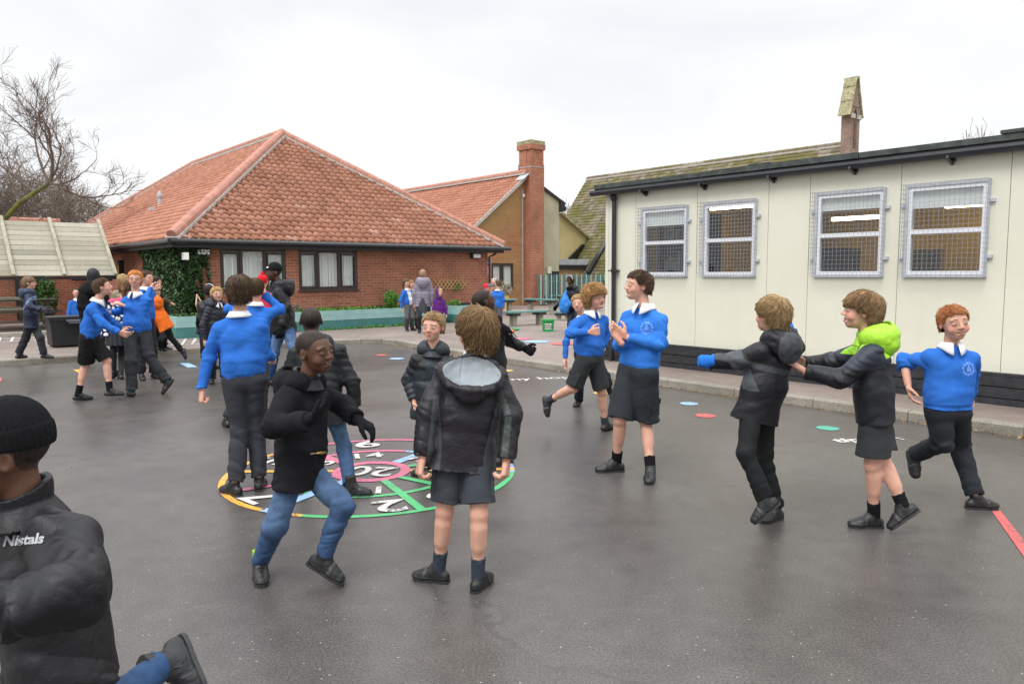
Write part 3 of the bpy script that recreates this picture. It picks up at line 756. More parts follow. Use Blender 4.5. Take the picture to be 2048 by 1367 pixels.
# ------------------------------------------------------------------ gabled brick building with chimney
GVv = 24.0
gb = groot('gabled_building', 21, GVv, 0, 'tall brown brick gabled building with a pantile roof and a chimney', 'building')
rd = onV(1052, 352, GVv); vg = onV(945, 455, GVv); sl_ = (rd[2] - vg[2]) / (rd[0] - vg[0])
gu0 = 17.0; gz0 = rd[2] - (rd[0] - gu0) * sl_
uc1 = onV(1088, 360, GVv)[0]; tr = onV(1118, 402, GVv)
w0, w1 = onV(983, 526, GVv), onV(1027, 575, GVv)
b = MB(True)
def roofz(u): return rd[2] - (rd[0] - u) * sl_ if u < rd[0] else rd[2] - (u - rd[0]) * ((rd[2] - tr[2]) / (tr[0] - rd[0]))
def gseg(ua, ub, z0=0., zcap=None):
    pts = [(ua, GVv, z0), (ub, GVv, z0)]
    if zcap: pts += [(ub, GVv, zcap), (ua, GVv, zcap)]
    else:
        pts += [(ub, GVv, roofz(ub))]
        if ua < rd[0] < ub: pts += [(rd[0], GVv, rd[2])]
        pts += [(ua, GVv, roofz(ua))]
    b.prism(pts[::-1], (0, .25, 0))
gseg(gu0, w0[0]); gseg(w0[0], w1[0], 0, w1[2]); gseg(w0[0], w1[0], w0[2]); gseg(w1[0], uc1)
b.build('wall', 'brick_brown', gb)
b = MB(True); gseg(uc1, tr[0]); b.box(tr[0] - .25, tr[0], GVv + .25, 34, 0, tr[2]); b.build('rendered_wall', 'render_grey', gb)
win3(gb, w0[0], w1[0], w1[2], w0[2], [(w0[0] + w1[0]) / 2 - .03], GVv)
sg = np.array([rd[0] - gu0, 0, rd[2] - gz0]); Lg = np.linalg.norm(sg); sg /= Lg
pantiles('roof_slope', 'pantile_clean', gb, (gu0, GVv - .12, gz0 + .06), (0, 1, 0), sg, lambda x, y: True, 12.2, Lg)
b = MB(True); b.poly((rd[0], GVv - .1, rd[2] + .06), (tr[0] + .35, GVv - .1, roofz(tr[0] + .35) + .06), (tr[0] + .35, 36, roofz(tr[0] + .35) + .06), (rd[0], 36, rd[2] + .06))
b.poly((gu0, GVv, gz0), (rd[0], GVv, rd[2] + .02), (rd[0], 36, rd[2] + .02), (gu0, 36, gz0)); b.build('roof_deck', 'slate', gb)
ridge_tiles(gb, (rd[0], GVv - .12, rd[2] + .16), (rd[0], GVv + 12, rd[2] + .16), .13)
b = MB(True); b.bar((gu0, GVv - .13, gz0 + .02), (rd[0], GVv - .13, rd[2] + .02), .06, .13); b.build('verge', 'cement', gb)
b = MB(True); b.bar((rd[0] + .3, GVv - .07, roofz(rd[0] + .3) + .02), (tr[0] + .3, GVv - .07, roofz(tr[0] + .3) + .02), .05, .12)
b.prism([(tr[0], GVv - .1, tr[2] - .5), (tr[0] + .35, GVv - .1, tr[2] - .42), (tr[0] + .4, GVv - .1, tr[2] - .3), (tr[0], GVv - .1, tr[2] + .05)], (0, .1, 0)); b.build('bargeboard', 'black_matt', gb)
CU0, CU1, CV0, CV1 = 21.32, 22.08, 23.6, 24.42
b = MB(True); b.box(CU0, CU1, CV0, CV1, 0, 6.0); b.box(CU0 + .03, CU1 - .03, CV0 + .03, CV1 - .03, 6.08, 6.68)
for (a0, a1) in ((CU0 + .03, CU0 + .16), (CU1 - .16, CU1 - .03)):
    b.box(a0, a1, CV0 + .005, CV0 + .03, 6.08, 6.68)
for (a0, a1) in ((CV0 + .3, CV0 + .48),): b.box(CU0 + .005, CU0 + .03, a0, a1, 6.08, 6.68)
b.box(CU0 + .004, CU1 - .004, CV0 + .004, CV1 - .004, 6.002, 6.08)
b.box(CU0 - .04, CU1 + .04, CV0 - .04, CV1 + .04, 6.68, 6.9)
ch = b.build('chimney', 'brick_orange', gb)
b = MB(True); b.box(CU0 - .03, CU1 + .03, CV0 - .03, CV1 + .03, 6.9, 7.05); b.build('chimney_cap', 'bell_stone', ch)
b = MB(True); b.box(CU0 - .01, CU1 + .01, CV0 - .01, CV1 + .01, 5.94, 5.965); b.bar((CU0 - .35, CV0 + .35, roofz(CU0 - .35) + .13), (CU0 + .02, CV0 + .35, roofz(CU0) + .14), .5, .03, (0, 0, 1)); b.build('lead_flashing', 'lead', ch)
a = MB(True); q = onV(1046, 391, GVv); a.box(q[0] - .05, q[0] + .05, GVv - .07, GVv, q[2] - .06, q[2] + .06); a.build('sensor', 'blind', gb)
a = MB(True); a.bar((CU0 - .14, GVv - .02, 5.0), (CU0 - .14, GVv - .02, .1), .03); a.build('cable', 'lead', gb)
# blue round notice over a pink sheet
q = onV(969, 533, HV_ - .02)
sg_ = groot('wall_notice', 14.27, HV_ - .02, q[2], 'blue speech bubble notice above a pink sheet on the brick wall', 'sign')
q = onV(971, 530, GVv - .03)
sg_.location = G2W((q[0], q[1], q[2]))
a = MB(True); cx, cz = q[0], q[2]
a.prism([(cx + .17 * math.cos(t), GVv - .04, cz + .11 + .17 * math.sin(t)) for t in np.linspace(0, 6.283, 21)[:-1]][::-1], (0, .02, 0))
a.prism([(cx - .02, GVv - .038, cz - .03), (cx + .1, GVv - .038, cz + .0), (cx + .02, GVv - .038, cz - .15)], (0, .018, 0)); a.build('bubble', 'sign_blue', sg_)
a = MB(True); a.box(cx - .15, cx + .15, GVv - .02, GVv - .005, cz - .42, cz - .04); a.build('pink_sheet', 'sign_pink', sg_)
a = MB(True)
for k, t in enumerate(('This is', 'our school', 'door')):
    V, F = text_mesh(t, .075, bold=.002); a.add([(cx + v[0], GVv - .044, cz + .18 - k * .075 + v[1]) for v in V], F)
a.build('lettering', 'paper', sg_)

# ------------------------------------------------------------------ tan annex, porch, old school with bell turret
AV = 26.0
an = groot('rendered_annex', 27, AV, 0, 'tan rendered lean-to annex with a triangular window above a flat porch', 'building')
p1, p2 = onV(1117, 427, AV), onV(1214, 512, AV)
b = MB(True); b.prism([(p1[0], AV, 0), (p1[0], AV, p1[2]), (p2[0], AV, p2[2]), (p2[0], AV, 0)], (0, .3, 0)); b.build('wall', 'render_tan', an)
b = MB(True); b.bar((p1[0], AV - .1, p1[2] + .05), (p2[0], AV - .1, p2[2] + .05), .25, .1); b.build('roof_edge', 'bell_stone', an)
t0, t1, t2 = onV(1137, 517, AV - .1), onV(1191, 517, AV - .1), onV(1164, 489, AV - .1)
b = MB(True); b.prism([t0, t1, t2], (0, .05, 0)); dm = b.build('triangular_window', 'glass_dark', an)
b = MB(True)
for s_, e_ in ((t0, t1), (t1, t2), (t2, t0), (np.array([t2[0], t2[1], t0[2]]), t2)): b.bar(np.array(s_) - (0, .03, 0), np.array(e_) - (0, .03, 0), .07, .07)
b.build('frame', 'black_gloss', dm)
b = MB(True); b.poly(t0 + (0, .06, 0), t1 + (0, .06, 0), t2 + (0, .06, 0)); b.build('backing', 'render_tan', dm)
k0, k1 = onV(1116, 518, AV - 1), onV(1186, 531, AV - 1)
b = MB(True); b.box(k0[0], k1[0] + .4, AV - 1, AV - .002, k1[2] + .02, k0[2]); b.build('porch_roof', 'lead', an)
b = MB(True); b.box(k0[0] - .05, k1[0] + .45, AV - 1.08, AV - 1.002, k1[2] - .16, k1[2] + .03); b.build('gutter', 'black_matt', an)
b = MB(True); b.box(k0[0] + .05, k1[0] + .3, AV - .95, AV - .8, 0, k1[2]); b.build('brick_wall', 'brick_yellow', an)
d0, d1 = onV(1150, 547, AV - .96), onV(1172, 547, AV - .96)
b = MB(True); b.box(d0[0], d1[0], AV - .98, AV - .952, 0, d0[2]); dd = b.build('door', 'ochre_wood', an)
MB(True).box(d0[0] + .14, d1[0] - .14, AV - .995, AV - .982, .2, d0[2] - .2).build('pane', 'glass_dark', dd)
q = onV(1097, 538, AV - 1.2); 
a = MB(True); q = onV(1097, 540, GVv - .05); a.box(q[0] - .12, q[0] + .12, GVv - .12, GVv, q[2] - .15, q[2] + .15); a.build('alarm_box', 'cream', gb)
a = MB(True); a.box(uc1 + .28, uc1 + .9, GVv - .02, GVv + .02, 0, 1.55); a.build('doorway', 'black_matt', gb)
# yellow brick gable
yb = groot('yellow_brick_gable', 28, 24.6, 0, 'yellow brick gable with a black bargeboard beside the cream block', 'building')
YV = 24.6; q0, q1 = onV(1176, 545, YV), onV(1222, 465, YV)
b = MB(True); b.prism([(q0[0] + .1, YV, 0), (q0[0] + .1, YV, q0[2]), (q1[0], YV, q1[2]), (q1[0] + 3, YV, q1[2] + 1), (q1[0] + 3, YV, 0)], (0, .25, 0)); b.build('wall', 'brick_yellow', yb)
b = MB(True); b.bar((q0[0] - .1, YV - .1, q0[2] - .02), (q1[0], YV - .1, q1[2] - .02), .22, .16); b.box(q0[0] - .05, q0[0] + .55, YV - .12, YV - .01, q0[2] - .13, q0[2] + .02); b.build('bargeboard', 'black_gloss', yb)
# old school
SU = 30.0
a0, a1 = onU(1175, 356, SU), onU(1680, 299, SU); RL = a0[1] - a1[1] + .3
os_ = groot('old_school', SU, 20, 0, 'old school building with a mossy slate roof behind the cream block', 'building')
lv = onV(1131, 432, a0[1]); slo = (a0[2] - lv[2]) / (a0[0] - lv[0]); eu = 24.5
ez = a0[2] - (SU - eu) * slo; ss = np.array([SU - eu, 0, a0[2] - ez]); Ls = np.linalg.norm(ss); ss /= Ls
pantiles('roof_slope', 'slate', os_, (eu, a0[1], ez), (0, -1, 0), ss, lambda x, y: True, RL, Ls, tw=.25, tl=.2, amp=.0, step=.02, cols=1)
b = MB(True); b.poly((eu, a0[1], ez - .03), (eu, a0[1] - RL, ez - .03), (SU, a0[1] - RL, a0[2] - .03), (SU, a0[1], a0[2] - .03)); b.poly((SU, a0[1], a0[2] - .03), (SU, a0[1] - RL, a0[2] - .03), (35, a0[1] - RL, ez), (35, a0[1], ez)); b.build('roof_deck', 'cement', os_)
b = MB(True); b.prism([(eu + .3, a0[1] - .3, 0), (eu + .3, a0[1] - .3, ez - .1), (SU, a0[1] - .3, a0[2] - .25), (34.7, a0[1] - .3, ez), (34.7, a0[1] - .3, 0)], (0, -.3, 0)); b.box(eu + .3, eu + .6, a0[1] - RL + .5, a0[1] - .6, 0, ez); b.build('wall', 'brick_yellow', os_)
ridge_tiles(os_, (SU, a0[1], a0[2] - .03), (SU, a0[1] - RL, a0[2] - .03), .10, 'slate')
# chimney pots on another roof behind
pot = onU(1468, 322, 36)
a = groot('far_chimney', 36, pot[1], 0, 'two clay chimney pots showing above the mossy roof', 'chimney')
b = MB(True); b.box(35.8, 36.4, pot[1] - .6, pot[1] + .6, 0, pot[2] - .12); b.build('stack', 'brick_old', a)
for dv in (.32, -.3):
    b = MB(True); b.tube([(36.1, pot[1] + dv, pot[2] - .12), (36.1, pot[1] + dv, pot[2] + .22)], [.15, .12], 10); b.build('chimney_pot', 'terracotta', a)
# bell turret: slim brick arch with steep stone-slab cap
def bell():
    c = onU(1699, 300, SU); zb = c[2] - .1; vc = c[1]
    r = groot('bell_turret', SU, vc, zb, 'slim brick bell turret with a steep lichened stone cap on the mossy ridge', 'bell turret')
    sc = 30.6 / 1486.
    hw = .20; hd = .36      # half along the ridge, half across
    zc = zb + 68 * sc; zt_ = zb + 138 * sc
    b = MB(True)
    b.box(SU - hd, SU - hd + .2, vc - hw, vc + hw, zb - 1.2, zc + .05); b.box(SU + hd - .2, SU + hd, vc - hw, vc + hw, zb - 1.2, zc + .05)
    b.box(SU - hd + .2, SU + hd - .2, vc - hw, vc + hw, zb - 1.2, zb + .12)
    b.prism([(SU - hd, vc - hw + .02, zc + .35), (SU + hd, vc - hw + .02, zc + .35), (SU + .06, vc - hw + .02, zt_ - .12), (SU - .06, vc - hw + .02, zt_ - .12)], (0, 2 * hw - .04, 0))
    n = 8
    for k in range(n):     # pointed arch
        t_a, t_b = k / n, (k + 1) / n
        for s_ in (-1, 1):
            xa, xb = SU + s_ * (hd - .2) * (1 - t_a ** 1.6), SU + s_ * (hd - .2) * (1 - t_b ** 1.6)
            za, zb2 = zc + .02 + .3 * t_a, zc + .02 + .3 * t_b
            b.prism([(xa, vc - hw + .01, za), (xb, vc - hw + .01, zb2), (SU + s_ * hd, vc - hw + .01, zb2), (SU + s_ * hd, vc - hw + .01, za)], (0, 2 * hw - .02, 0))
    b.build('brickwork', 'brick_old', r)
    b = MB(True); ov = .05
    for s_ in (-1, 1):
        a_, b_ = np.array([SU + s_ * (hd + .16), 0, zc - .02]), np.array([SU + s_ * .05, 0, zt_])
        for k in range(5):
            p, q = a_ + (b_ - a_) * k / 5, a_ + (b_ - a_) * ((k + 1) / 5 - .01)
            off = np.array([s_ * .05 - s_ * .012 * (k % 2), 0, .01])
            b.prism([(p[0], vc - hw - ov, p[2]), (q[0], vc - hw - ov, q[2]), (q[0] + off[0], vc - hw - ov, q[2] + .03), (p[0] + off[0] * 1.5, vc - hw - ov, p[2] + .0)], (0, 2 * (hw + ov), 0))
    b.box(SU - .09, SU + .09, vc - hw - ov - .02, vc + hw + ov + .02, zt_ - .03, zt_ + .07)
    b.box(SU - hd - .02, SU + hd + .02, vc - hw - .03, vc - hw + .009, zc - .16, zc - .02) if 0 else None
    b.build('stone_cap', 'bell_stone', r)
    b = MB(True)
    for s_ in (-1, 1): b.box(min(SU + s_ * (hd + .05), SU + s_ * .12), max(SU + s_ * (hd + .05), SU + s_ * .12), vc - hw - .05, vc - hw + .005, zc - .12, zc + .06)
    b.build('stone_corbel', 'cement', r)
    z0 = zc - .35
    bt = MB(True); bt.tube([(SU, vc, z0 - .42), (SU, vc, z0 - .38), (SU, vc, z0 - .2), (SU, vc, z0 - .05), (SU, vc, z0)], [.15, .125, .09, .08, .02], 14)
    prop(bt.build('bell', 'brass', smooth=True, origin=G2W((SU, vc, z0))), 'brass bell hanging inside the slim brick turret', 'bell')
    b = MB(True); b.tube([(SU - hd + .1, vc, z0 + .02), (SU + hd - .1, vc, z0 + .02)], .03, 8); b.build('crossbar', 'black_matt', r)
bell()
# ================================================================== PLAYGROUND FURNITURE AND PLANTS
rs = np.random.RandomState(11)
def leaves(name, mat, cen, rad, n, size, parent=None, drop=0, flat=1.0, seed=0, shape=None, label=None, cat=None, kind=None):
    """n small bent leaf faces spread through an ellipsoid (or positions given by shape)"""
    r = np.random.RandomState(seed)
    if shape is None:
        d = r.normal(size=(n, 3)); d /= np.linalg.norm(d, axis=1)[:, None]; q = d * (r.uniform(0.15, 1, n) ** .45)[:, None]
        q *= (1 + .25 * np.sin(d[:, :1] * 5 + seed) * np.sin(d[:, 2:3] * 6 + 1)); P = np.asarray(cen) + q * np.asarray(rad)
    else: P = shape(r, n)
    a = r.normal(size=(n, 3)); a[:, 2] *= flat; a /= np.linalg.norm(a, axis=1)[:, None]
    b = np.cross(a, r.normal(size=(n, 3))); b /= np.linalg.norm(b, axis=1)[:, None]
    s = size * r.uniform(.55, 1.3, (n, 1)); c = np.cross(a, b) * s * .25
    V = np.stack([P - a * s, P + b * s * .5 + c, P + a * s, P - b * s * .5 + c], 1).reshape(-1, 3)
    F = np.arange(4 * n).reshape(n, 4)
    o = np_mesh(name, V, F, mat, parent, smooth=False, origin=None if parent else cen)
    if label: prop(o, label, cat, kind=kind)
    return o
# raised teal planters
def planter(u0, u1, v0, v1, z1, label, gap=None):
    r = groot('planter', (u0 + u1) / 2, v0, .1, label, 'planter', 'teal timber planters along the brick hall')
    b = MB(True); b.box(u0, u1, v0, v0 + .05, .335, z1); b.box(u0, u0 + .05, v0 + .05, v1, .335, z1); b.box(u1 - .05, u1, v0 + .05, v1, .335, z1); b.box(u0 + .05, u1 - .05, v1 - .05, v1, .335, z1)
    for z in (.455,): b.box(u0 - .002, u1 + .002, v0 - .003, v0 + .02, z, z + .006)
    b.build('upper_boards', 'teal_light', r)
    b = MB(True); b.box(u0 + .004, u1 - .004, v0 + .006, v0 + .05, .1, .333); b.box(u0 + .004, u0 + .05, v0 + .05, v1, .1, .333); b.box(u1 - .05, u1 - .004, v0 + .05, v1, .1, .333); b.box(u0 + .05, u1 - .05, v1 - .05, v1, .1, .333)
    b.build('lower_boards', 'teal_dark', r)
    b = MB(True); b.box(u0 + .05, u1 - .05, v0 + .05, v1 - .05, .2, z1 - .05); b.build('soil', 'soil', r)
    b = MB(True); rs_ = random.Random(4)
    for x in np.arange(u0 + .1, u1 - .2, .33): b.bar((x, v1 - .06, z1 + rs_.uniform(0, .03)), (x + .34, v1 - .06, z1 + rs_.uniform(0, .03)), .03, .05)
    b.build('liner', 'black_matt', r)
    return r
planter(4.95, 12.15, 17.0, 17.78, .575, 'long teal planter with weeds under the two brown windows')
planter(12.42, 13.55, 16.85, 17.75, .58, 'short teal planter right of the purple coated toddler')
def line_scatter(u0, u1, v0, v1, z0, zr):
    def f(r, n):
        c = r.uniform(0, 1, 14)[r.randint(0, 14, n)]
        u = u0 + (u1 - u0) * np.clip(c + r.normal(0, .03, n), 0, 1); v = r.uniform(v0, v1, n); z = z0 + r.uniform(0, zr, n)
        return u[:, None] * GU + v[:, None] * GV + z[:, None] * np.array([0, 0, 1.])
    return f
leaves('weeds', 'leaf_bright', G2W((9, 17.4, .6)), None, 1500, .035, seed=1, shape=line_scatter(7.8, 12.0, 17.1, 17.7, .52, .10), label='low green weeds growing in the long teal planter', cat='plants', kind='stuff')
leaves('weeds', 'leaf_bright', G2W((9, 16.9, .1)), None, 700, .03, seed=2, shape=line_scatter(8.4, 13.5, 16.9, 16.99, .1, .05), label='thin line of weeds along the foot of the planter', cat='plants', kind='stuff')
leaves('weeds', 'leaf', G2W((5.5, 17.4, .6)), None, 500, .04, seed=3, shape=line_scatter(5.0, 6.8, 17.1, 17.6, .5, .12), label='weeds under the ivy in the left end of the planter', cat='plants', kind='stuff')
def shrub(name, c, rad, n, mat, label, seed, size=.03, stemz=None):
    r = empty(name, c - np.array([0, 0, rad[2]]), label, 'plant')
    leaves('foliage', mat, c, rad, n, size, r, seed=seed, flat=1.6)
    m = MB(); rg = random.Random(seed)
    for k in range(7):
        a = rg.uniform(0, 6.28); m.tube([c - (0, 0, rad[2] * 1.1), c + (rad[0] * .5 * math.cos(a), rad[1] * .5 * math.sin(a), rad[2] * .4)], .006, 5, .003)
    m.build('stem', 'stem', r)
q = G2W(onV(783, 598, 17.35)); shrub('shrub', q, (.22, .2, .26), 1400, 'leaf_bright', 'bright green feathery shrub in the planter below the brick wall', 4, .028)
q = G2W(onV(908, 606, 17.2)); shrub('planter_plant', q, (.22, .15, .1), 300, 'leaf_bright', 'small green plant in the short teal planter', 5, .03)
q = G2W(onV(593, 618, 17.3)); shrub('lavender', q, (.13, .13, .14), 260, 'wood_grey', 'grey dried plant at the planter corner beside the man in the black beanie', 6, .025)
# trellis on the wall
r = groot('trellis', 12.9, 17.8, 1.0, 'expanding diamond trellis fixed to the brick wall', 'trellis')
ta, tb = onV(868, 561, 17.8), onV(937, 579, 17.8); b = MB(True); n = 9
du = (tb[0] - ta[0]) / n; zt1, zt0 = ta[2] + .03, tb[2] + .02
for k in range(-1, n):
    for s_ in (0, 1):
        x0, x1 = ta[0] + (k + (0 if s_ else 1)) * du * 1., ta[0] + (k + (1.9 if s_ else -.9)) * du
        z_a, z_b = zt0, zt1
        if x1 > tb[0] + .05 or x1 < ta[0] - .02 or x0 < ta[0] - .02: continue
        b.bar((x0, 17.82 - .012 * s_, z_a), (x1, 17.82 - .012 * s_, z_b), .022, .01, (0, 1, 0))
b.build('lattice', 'trellis', r)
leaves('climber', 'leaf_bright', G2W(onV(915, 575, 17.78)), (.12, .05, .1), 60, .03, r, seed=7)
# ivy over the hall's corner
def ivy_shape(r, n):
    out = []
    while len(out) < n:
        if r.rand() < .62:      # on the left face (plane u = HU0)
            s = r.rand() ** .8 * 3.4; z = r.uniform(.45, 2.1)
            top = 2.1; lim = .9 + 2.6 * max(0, (z - .4) / 1.6) ** 1.2 + .25 * math.sin(z * 9)
            if s > lim: continue
            p = G2W((HU0 - r.uniform(.01, .22) * (1 if s < lim * .8 else .4), HV_ + s, z))
        else:
            s = r.rand(); z = r.uniform(.5, 2.1)
            strand = abs(math.sin(s * 17 + z * 1.3)) > .9 and z > .8
            lim = .26 + .3 * max(0, z - 1.3) + .06 * math.sin(z * 8)
            if s > lim and not (strand and s < .62 and r.rand() < .5): continue
            p = G2W((HU0 + s, HV_ - r.uniform(.005, .14), z))
        out.append(p)
    return np.array(out)
iv = groot('ivy', HU0 - .05, HV_ - .05, .5, 'dark ivy climbing over the left corner of the brick hall', 'plant')
leaves('foliage', 'ivy', None, None, 12000, .05, iv, seed=8, shape=ivy_shape)
def corner_shape(r, n):
    z = r.uniform(.5, 2.1, n); a = r.uniform(0, 6.283, n); q = r.uniform(.04, .17, n); return (HU0 + q * np.cos(a))[:, None] * GU + (HV_ + q * np.sin(a))[:, None] * GV + z[:, None] * np.array([0, 0, 1.])
leaves('foliage', 'ivy', None, None, 2600, .05, iv, seed=18, shape=corner_shape)
leaves('foliage', 'leaf', None, None, 1300, .045, iv, seed=9, shape=ivy_shape)
m = MB(True); rg = random.Random(5)
for k in range(14):
    v = HV_ + rg.uniform(0, 1.2); z = .45; path = []
    while z < 2.0: path.append((HU0 - .03, v, z)); z += .2; v += rg.uniform(-.08, .12)
    m.tube(path, .014, 5, .006)
m.build('stem', 'stem', iv)
q = onU(372, 600, HU0 - .3)
m = MB(True); m.tube([onV(394, 588, 17.6), onV(392, 608, 17.5), onV(398, 625, 17.4), onV(404, 634, 17.3)], .018, 8); m.tube([onV(395, 590, 17.6), onV(404, 606, 17.5), onV(416, 620, 17.4), onV(424, 634, 17.3)], .014, 8)
prop(m.build('garden_hose', 'hose', smooth=True, origin=G2W(onV(400, 610, 17.5))), 'looped garden hose against the brick wall right of the ivy', 'hose')

# ------------------------------------------------------------------ timber shelter with picnic tables
sh = groot('timber_shelter', 3, 21.5, .1, 'open timber shelter with a steep slatted plank roof', 'shelter')
SV, ST = 21.0, 22.5
e0, e1 = onV(232, 550, SV), onV(203, 447, ST)
SUE = (e0[0] + e1[0]) / 2; zb, zt = e0[2], e1[2]
su = np.array([0, ST - SV, zt - zb]); Lsu = np.linalg.norm(su); su /= Lsu; nrm = np.array([0, -su[2], su[1]])
b = MB(True); uvl = []
UU0 = -4.0; nb = 11; rgp = random.Random(3)
rafters = [SUE - .04, onV(128, 545, SV)[0], onV(26, 540, SV)[0]]
rafters += [rafters[2] - (rafters[1] - rafters[2]), rafters[2] - 2 * (rafters[1] - rafters[2])]
pl = MB(True)
for k in range(nb):
    s0, s1 = k * Lsu / nb, (k + 1) * Lsu / nb - .012
    for j in range(-1, len(rafters) - 1):
        ua = (rafters[j + 1]); ub = rafters[j] if j >= 0 else SUE
        if j < 0: continue
        P = [np.array([x, SV, zb]) + su * s + nrm * rgp.uniform(0, .006) for (x, s) in ((ua, s0), (ub, s0), (ub, s1), (ua, s1))]
        pl.prism(P, -nrm * .022)
o = pl.build('roof_plank', 'planks', sh)
# one tile index per plank
ul = o.data.uv_layers[0]; fi = 0
for poly in o.data.polygons:
    for li in poly.loop_indices: ul.data[li].uv = (poly.index // 6 + .5, .5)
b = MB(True)
for x in rafters:
    a_ = np.array([x, SV, zb]) + nrm * .035 - su * .02; b_ = np.array([x, ST, zt]) + nrm * .035 + su * .1
    b.bar(a_, b_, .075, .07, nrm)
b.build('rafter', 'wood_pale', sh)
b = MB(True); b.box(UU0, SUE + .02, SV + .03, SV + .1, zb - .10, zb - .03); b.bar((SUE - .05, SV + .06, zb - .06), (SUE - .05, ST + .4, zb - .06), .07, .1)
for x in (SUE - .1, SUE - 2.9, SUE - 5.6):
    b.box(x - .05, x + .05, ST + .3, ST + .4, .1, zb + 1.0); b.box(x - .045, x + .045, SV + .035, SV + .1, .1, zb - .1) if x < 0 else None
    b.bar((x, SV + .1, zb - .07), (x, ST + .3, zt - .05), .07, .09)
b.bar((SUE - .1, SV + .1, zb - .12), (SUE - 1., SV + .1, zb - .1), .06, .06); b.build('frame', 'black_matt', sh)
b = MB(True); b.poly((UU0, ST + .02, zt - .03), (SUE, ST + .02, zt - .03), (SUE, ST + 1.6, zb + .05), (UU0, ST + 1.6, zb + .05)); b.build('back_slope', 'wood_grey', sh)
def picnic(u, v, label, rot=0):
    r = groot('picnic_table', u, v, .1, label, 'picnic table', 'weathered picnic tables under the shelter')
    b = MB(True)
    for k in range(5): b.box(u - .9, u + .9, v - .36 + k * .145, v - .36 + k * .145 + .13, .80, .84)
    b.build('tabletop', 'wood_grey', r)
    for s_ in (-1, 1):
        b = MB(True)
        for k in (0, 1): b.box(u - .9, u + .9, v + s_ * .68 - .13 + k * .135, v + s_ * .68 - .13 + k * .135 + .12, .50, .54)
        b.build('seat', 'wood_grey', r)
    for s_ in (-.65, .65):
        b = MB(True); b.bar((u + s_, v - .72, .12), (u + s_, v - .2, .79), .05, .09); b.build('leg', 'wood_grey', r)
        b = MB(True); b.bar((u + s_, v + .72, .12), (u + s_, v + .2, .79), .05, .09); b.build('leg', 'wood_grey', r)
        b = MB(True); b.bar((u + s_ + .05, v - .8, .46), (u + s_ + .05, v + .8, .46), .04, .08); b.build('crossbar', 'wood_grey', r)
q = W2G(gnd(62, 655, .1)); picnic(q[0] - .15, q[1] + .7, 'weathered picnic table nearest the black bin under the shelter')
picnic(q[0] - 2.4, q[1] + .9, 'weathered picnic table at the left edge of the photo')
picnic(q[0] - .4, q[1] + 3.0, 'weathered picnic table farthest back under the shelter')
struct(MB(True).box(-12, 3.55, 20.1, 20.5, .1, .19).build('kerb', 'concrete'))
b = MB(True); b.box(4.95, 5.35, 26.6, 27.2, .1, .9)
leaves('hedge_plant', 'leaf', G2W((3.9, 26.2, .8)), (.35, .3, .75), 2200, .05, None, seed=15, label='dark green bush by the brick wall behind the small boy', cat='plant')
# yellow post with lamp left of the ivy
q = onU(236, 520, HU0 - .12)
r = groot('drain_post', HU0 - .1, q[1], .1, 'black and yellow post against the hall wall behind the shelter', 'post')
b = MB(True); b.box(HU0 - .12, HU0 - .005, q[1] - .1, q[1] + .12, .1, 1.9); b.build('post', 'black_matt', r)
b = MB(True); b.box(HU0 - .13, HU0 - .121, q[1] - .04, q[1] + .03, .1, 1.75); b.build('stripe', 'ochre_wood', r)
# black bin
q = gnd(137, 694, .095); r = empty('bin', q, 'black wheeled bin with its dark lid hanging open', 'bin')
b = MB(True); g0 = W2G(q); u, v = g0[0], g0[1]
b.prism([(u - .26, v, .13), (u + .26, v, .13), (u + .29, v, .66), (u - .29, v, .66)], (0, .55, 0)); b.box(u - .31, u + .31, v - .02, v + .58, .62, .69); b.build('body', 'bin_black', r)
b = MB(True); b.box(u - .02, u + .5, v - .30, v - .02, .60, .63); b.box(u - .02, u + .5, v - .32, v - .29, .57, .63); b.build('lid', 'bin_lid', r)
for s_ in (-.2, .2):
    b = MB(True); b.tube([(u + s_ - .03, v + .5, .165), (u + s_ + .03, v + .5, .165)], .07, 14); b.build('wheel', 'black_matt', r)
# teal benches on concrete legs
def bench(pa, pb, la, lb, zt_, label, w=.34):
    A, B = gnd(*la, .1), gnd(*lb, .1)
    d = B - A; L = np.linalg.norm(d); d /= L; n_ = np.array([-d[1], d[0], 0])
    xa, xb = -.45 * 1, L + .25
    r = empty('bench', (A + B) / 2, label, 'bench', 'teal benches on concrete legs')
    def box(m, c, l, w2, z0, z1): m.prism([c + d * l / 2 * i + n_ * w2 / 2 * j + np.array([0, 0, z0]) for i, j in ((-1, -1), (1, -1), (1, 1), (-1, 1))], (0, 0, z1 - z0))
    mid = (A + B) / 2; mid = mid * [1, 1, 0]; L2 = L + pa + pb
    m = MB()
    for k in (-1, 1): box(m, mid + d * (pb - pa) / 2 + n_ * k * w * .26, L2, w * .49, zt_ - .045, zt_)
    m.build('seat', 'bench_teal', r)
    for P in (A, B):
        m = MB(); box(m, P * [1, 1, 0], .14, .16, .09, zt_ - .12); m.build('leg', 'concrete', r)
        m = MB(); box(m, P * [1, 1, 0], .26, .3, zt_ - .119, zt_ - .047); m.build('bracket', 'brown_frame', r)
bench(.28, .25, (1027, 651), (1079, 648), .48, 'nearest teal bench, between the scarf and the green box')
bench(.25, .2, (1061, 627), (1103, 629), .62, 'teal bench standing behind the nearest bench')
bench(1.3, .25, (985, 629), (1019, 628), .62, 'teal bench partly hidden by the boy in blue', )
bench(.35, .35, (1088, 609), (1114, 609), .52, 'small teal bench in front of the green fence')
bench(.1, .6, (1118, 640), (1135, 640), .36, 'low teal bench behind the woman with the blue bag')
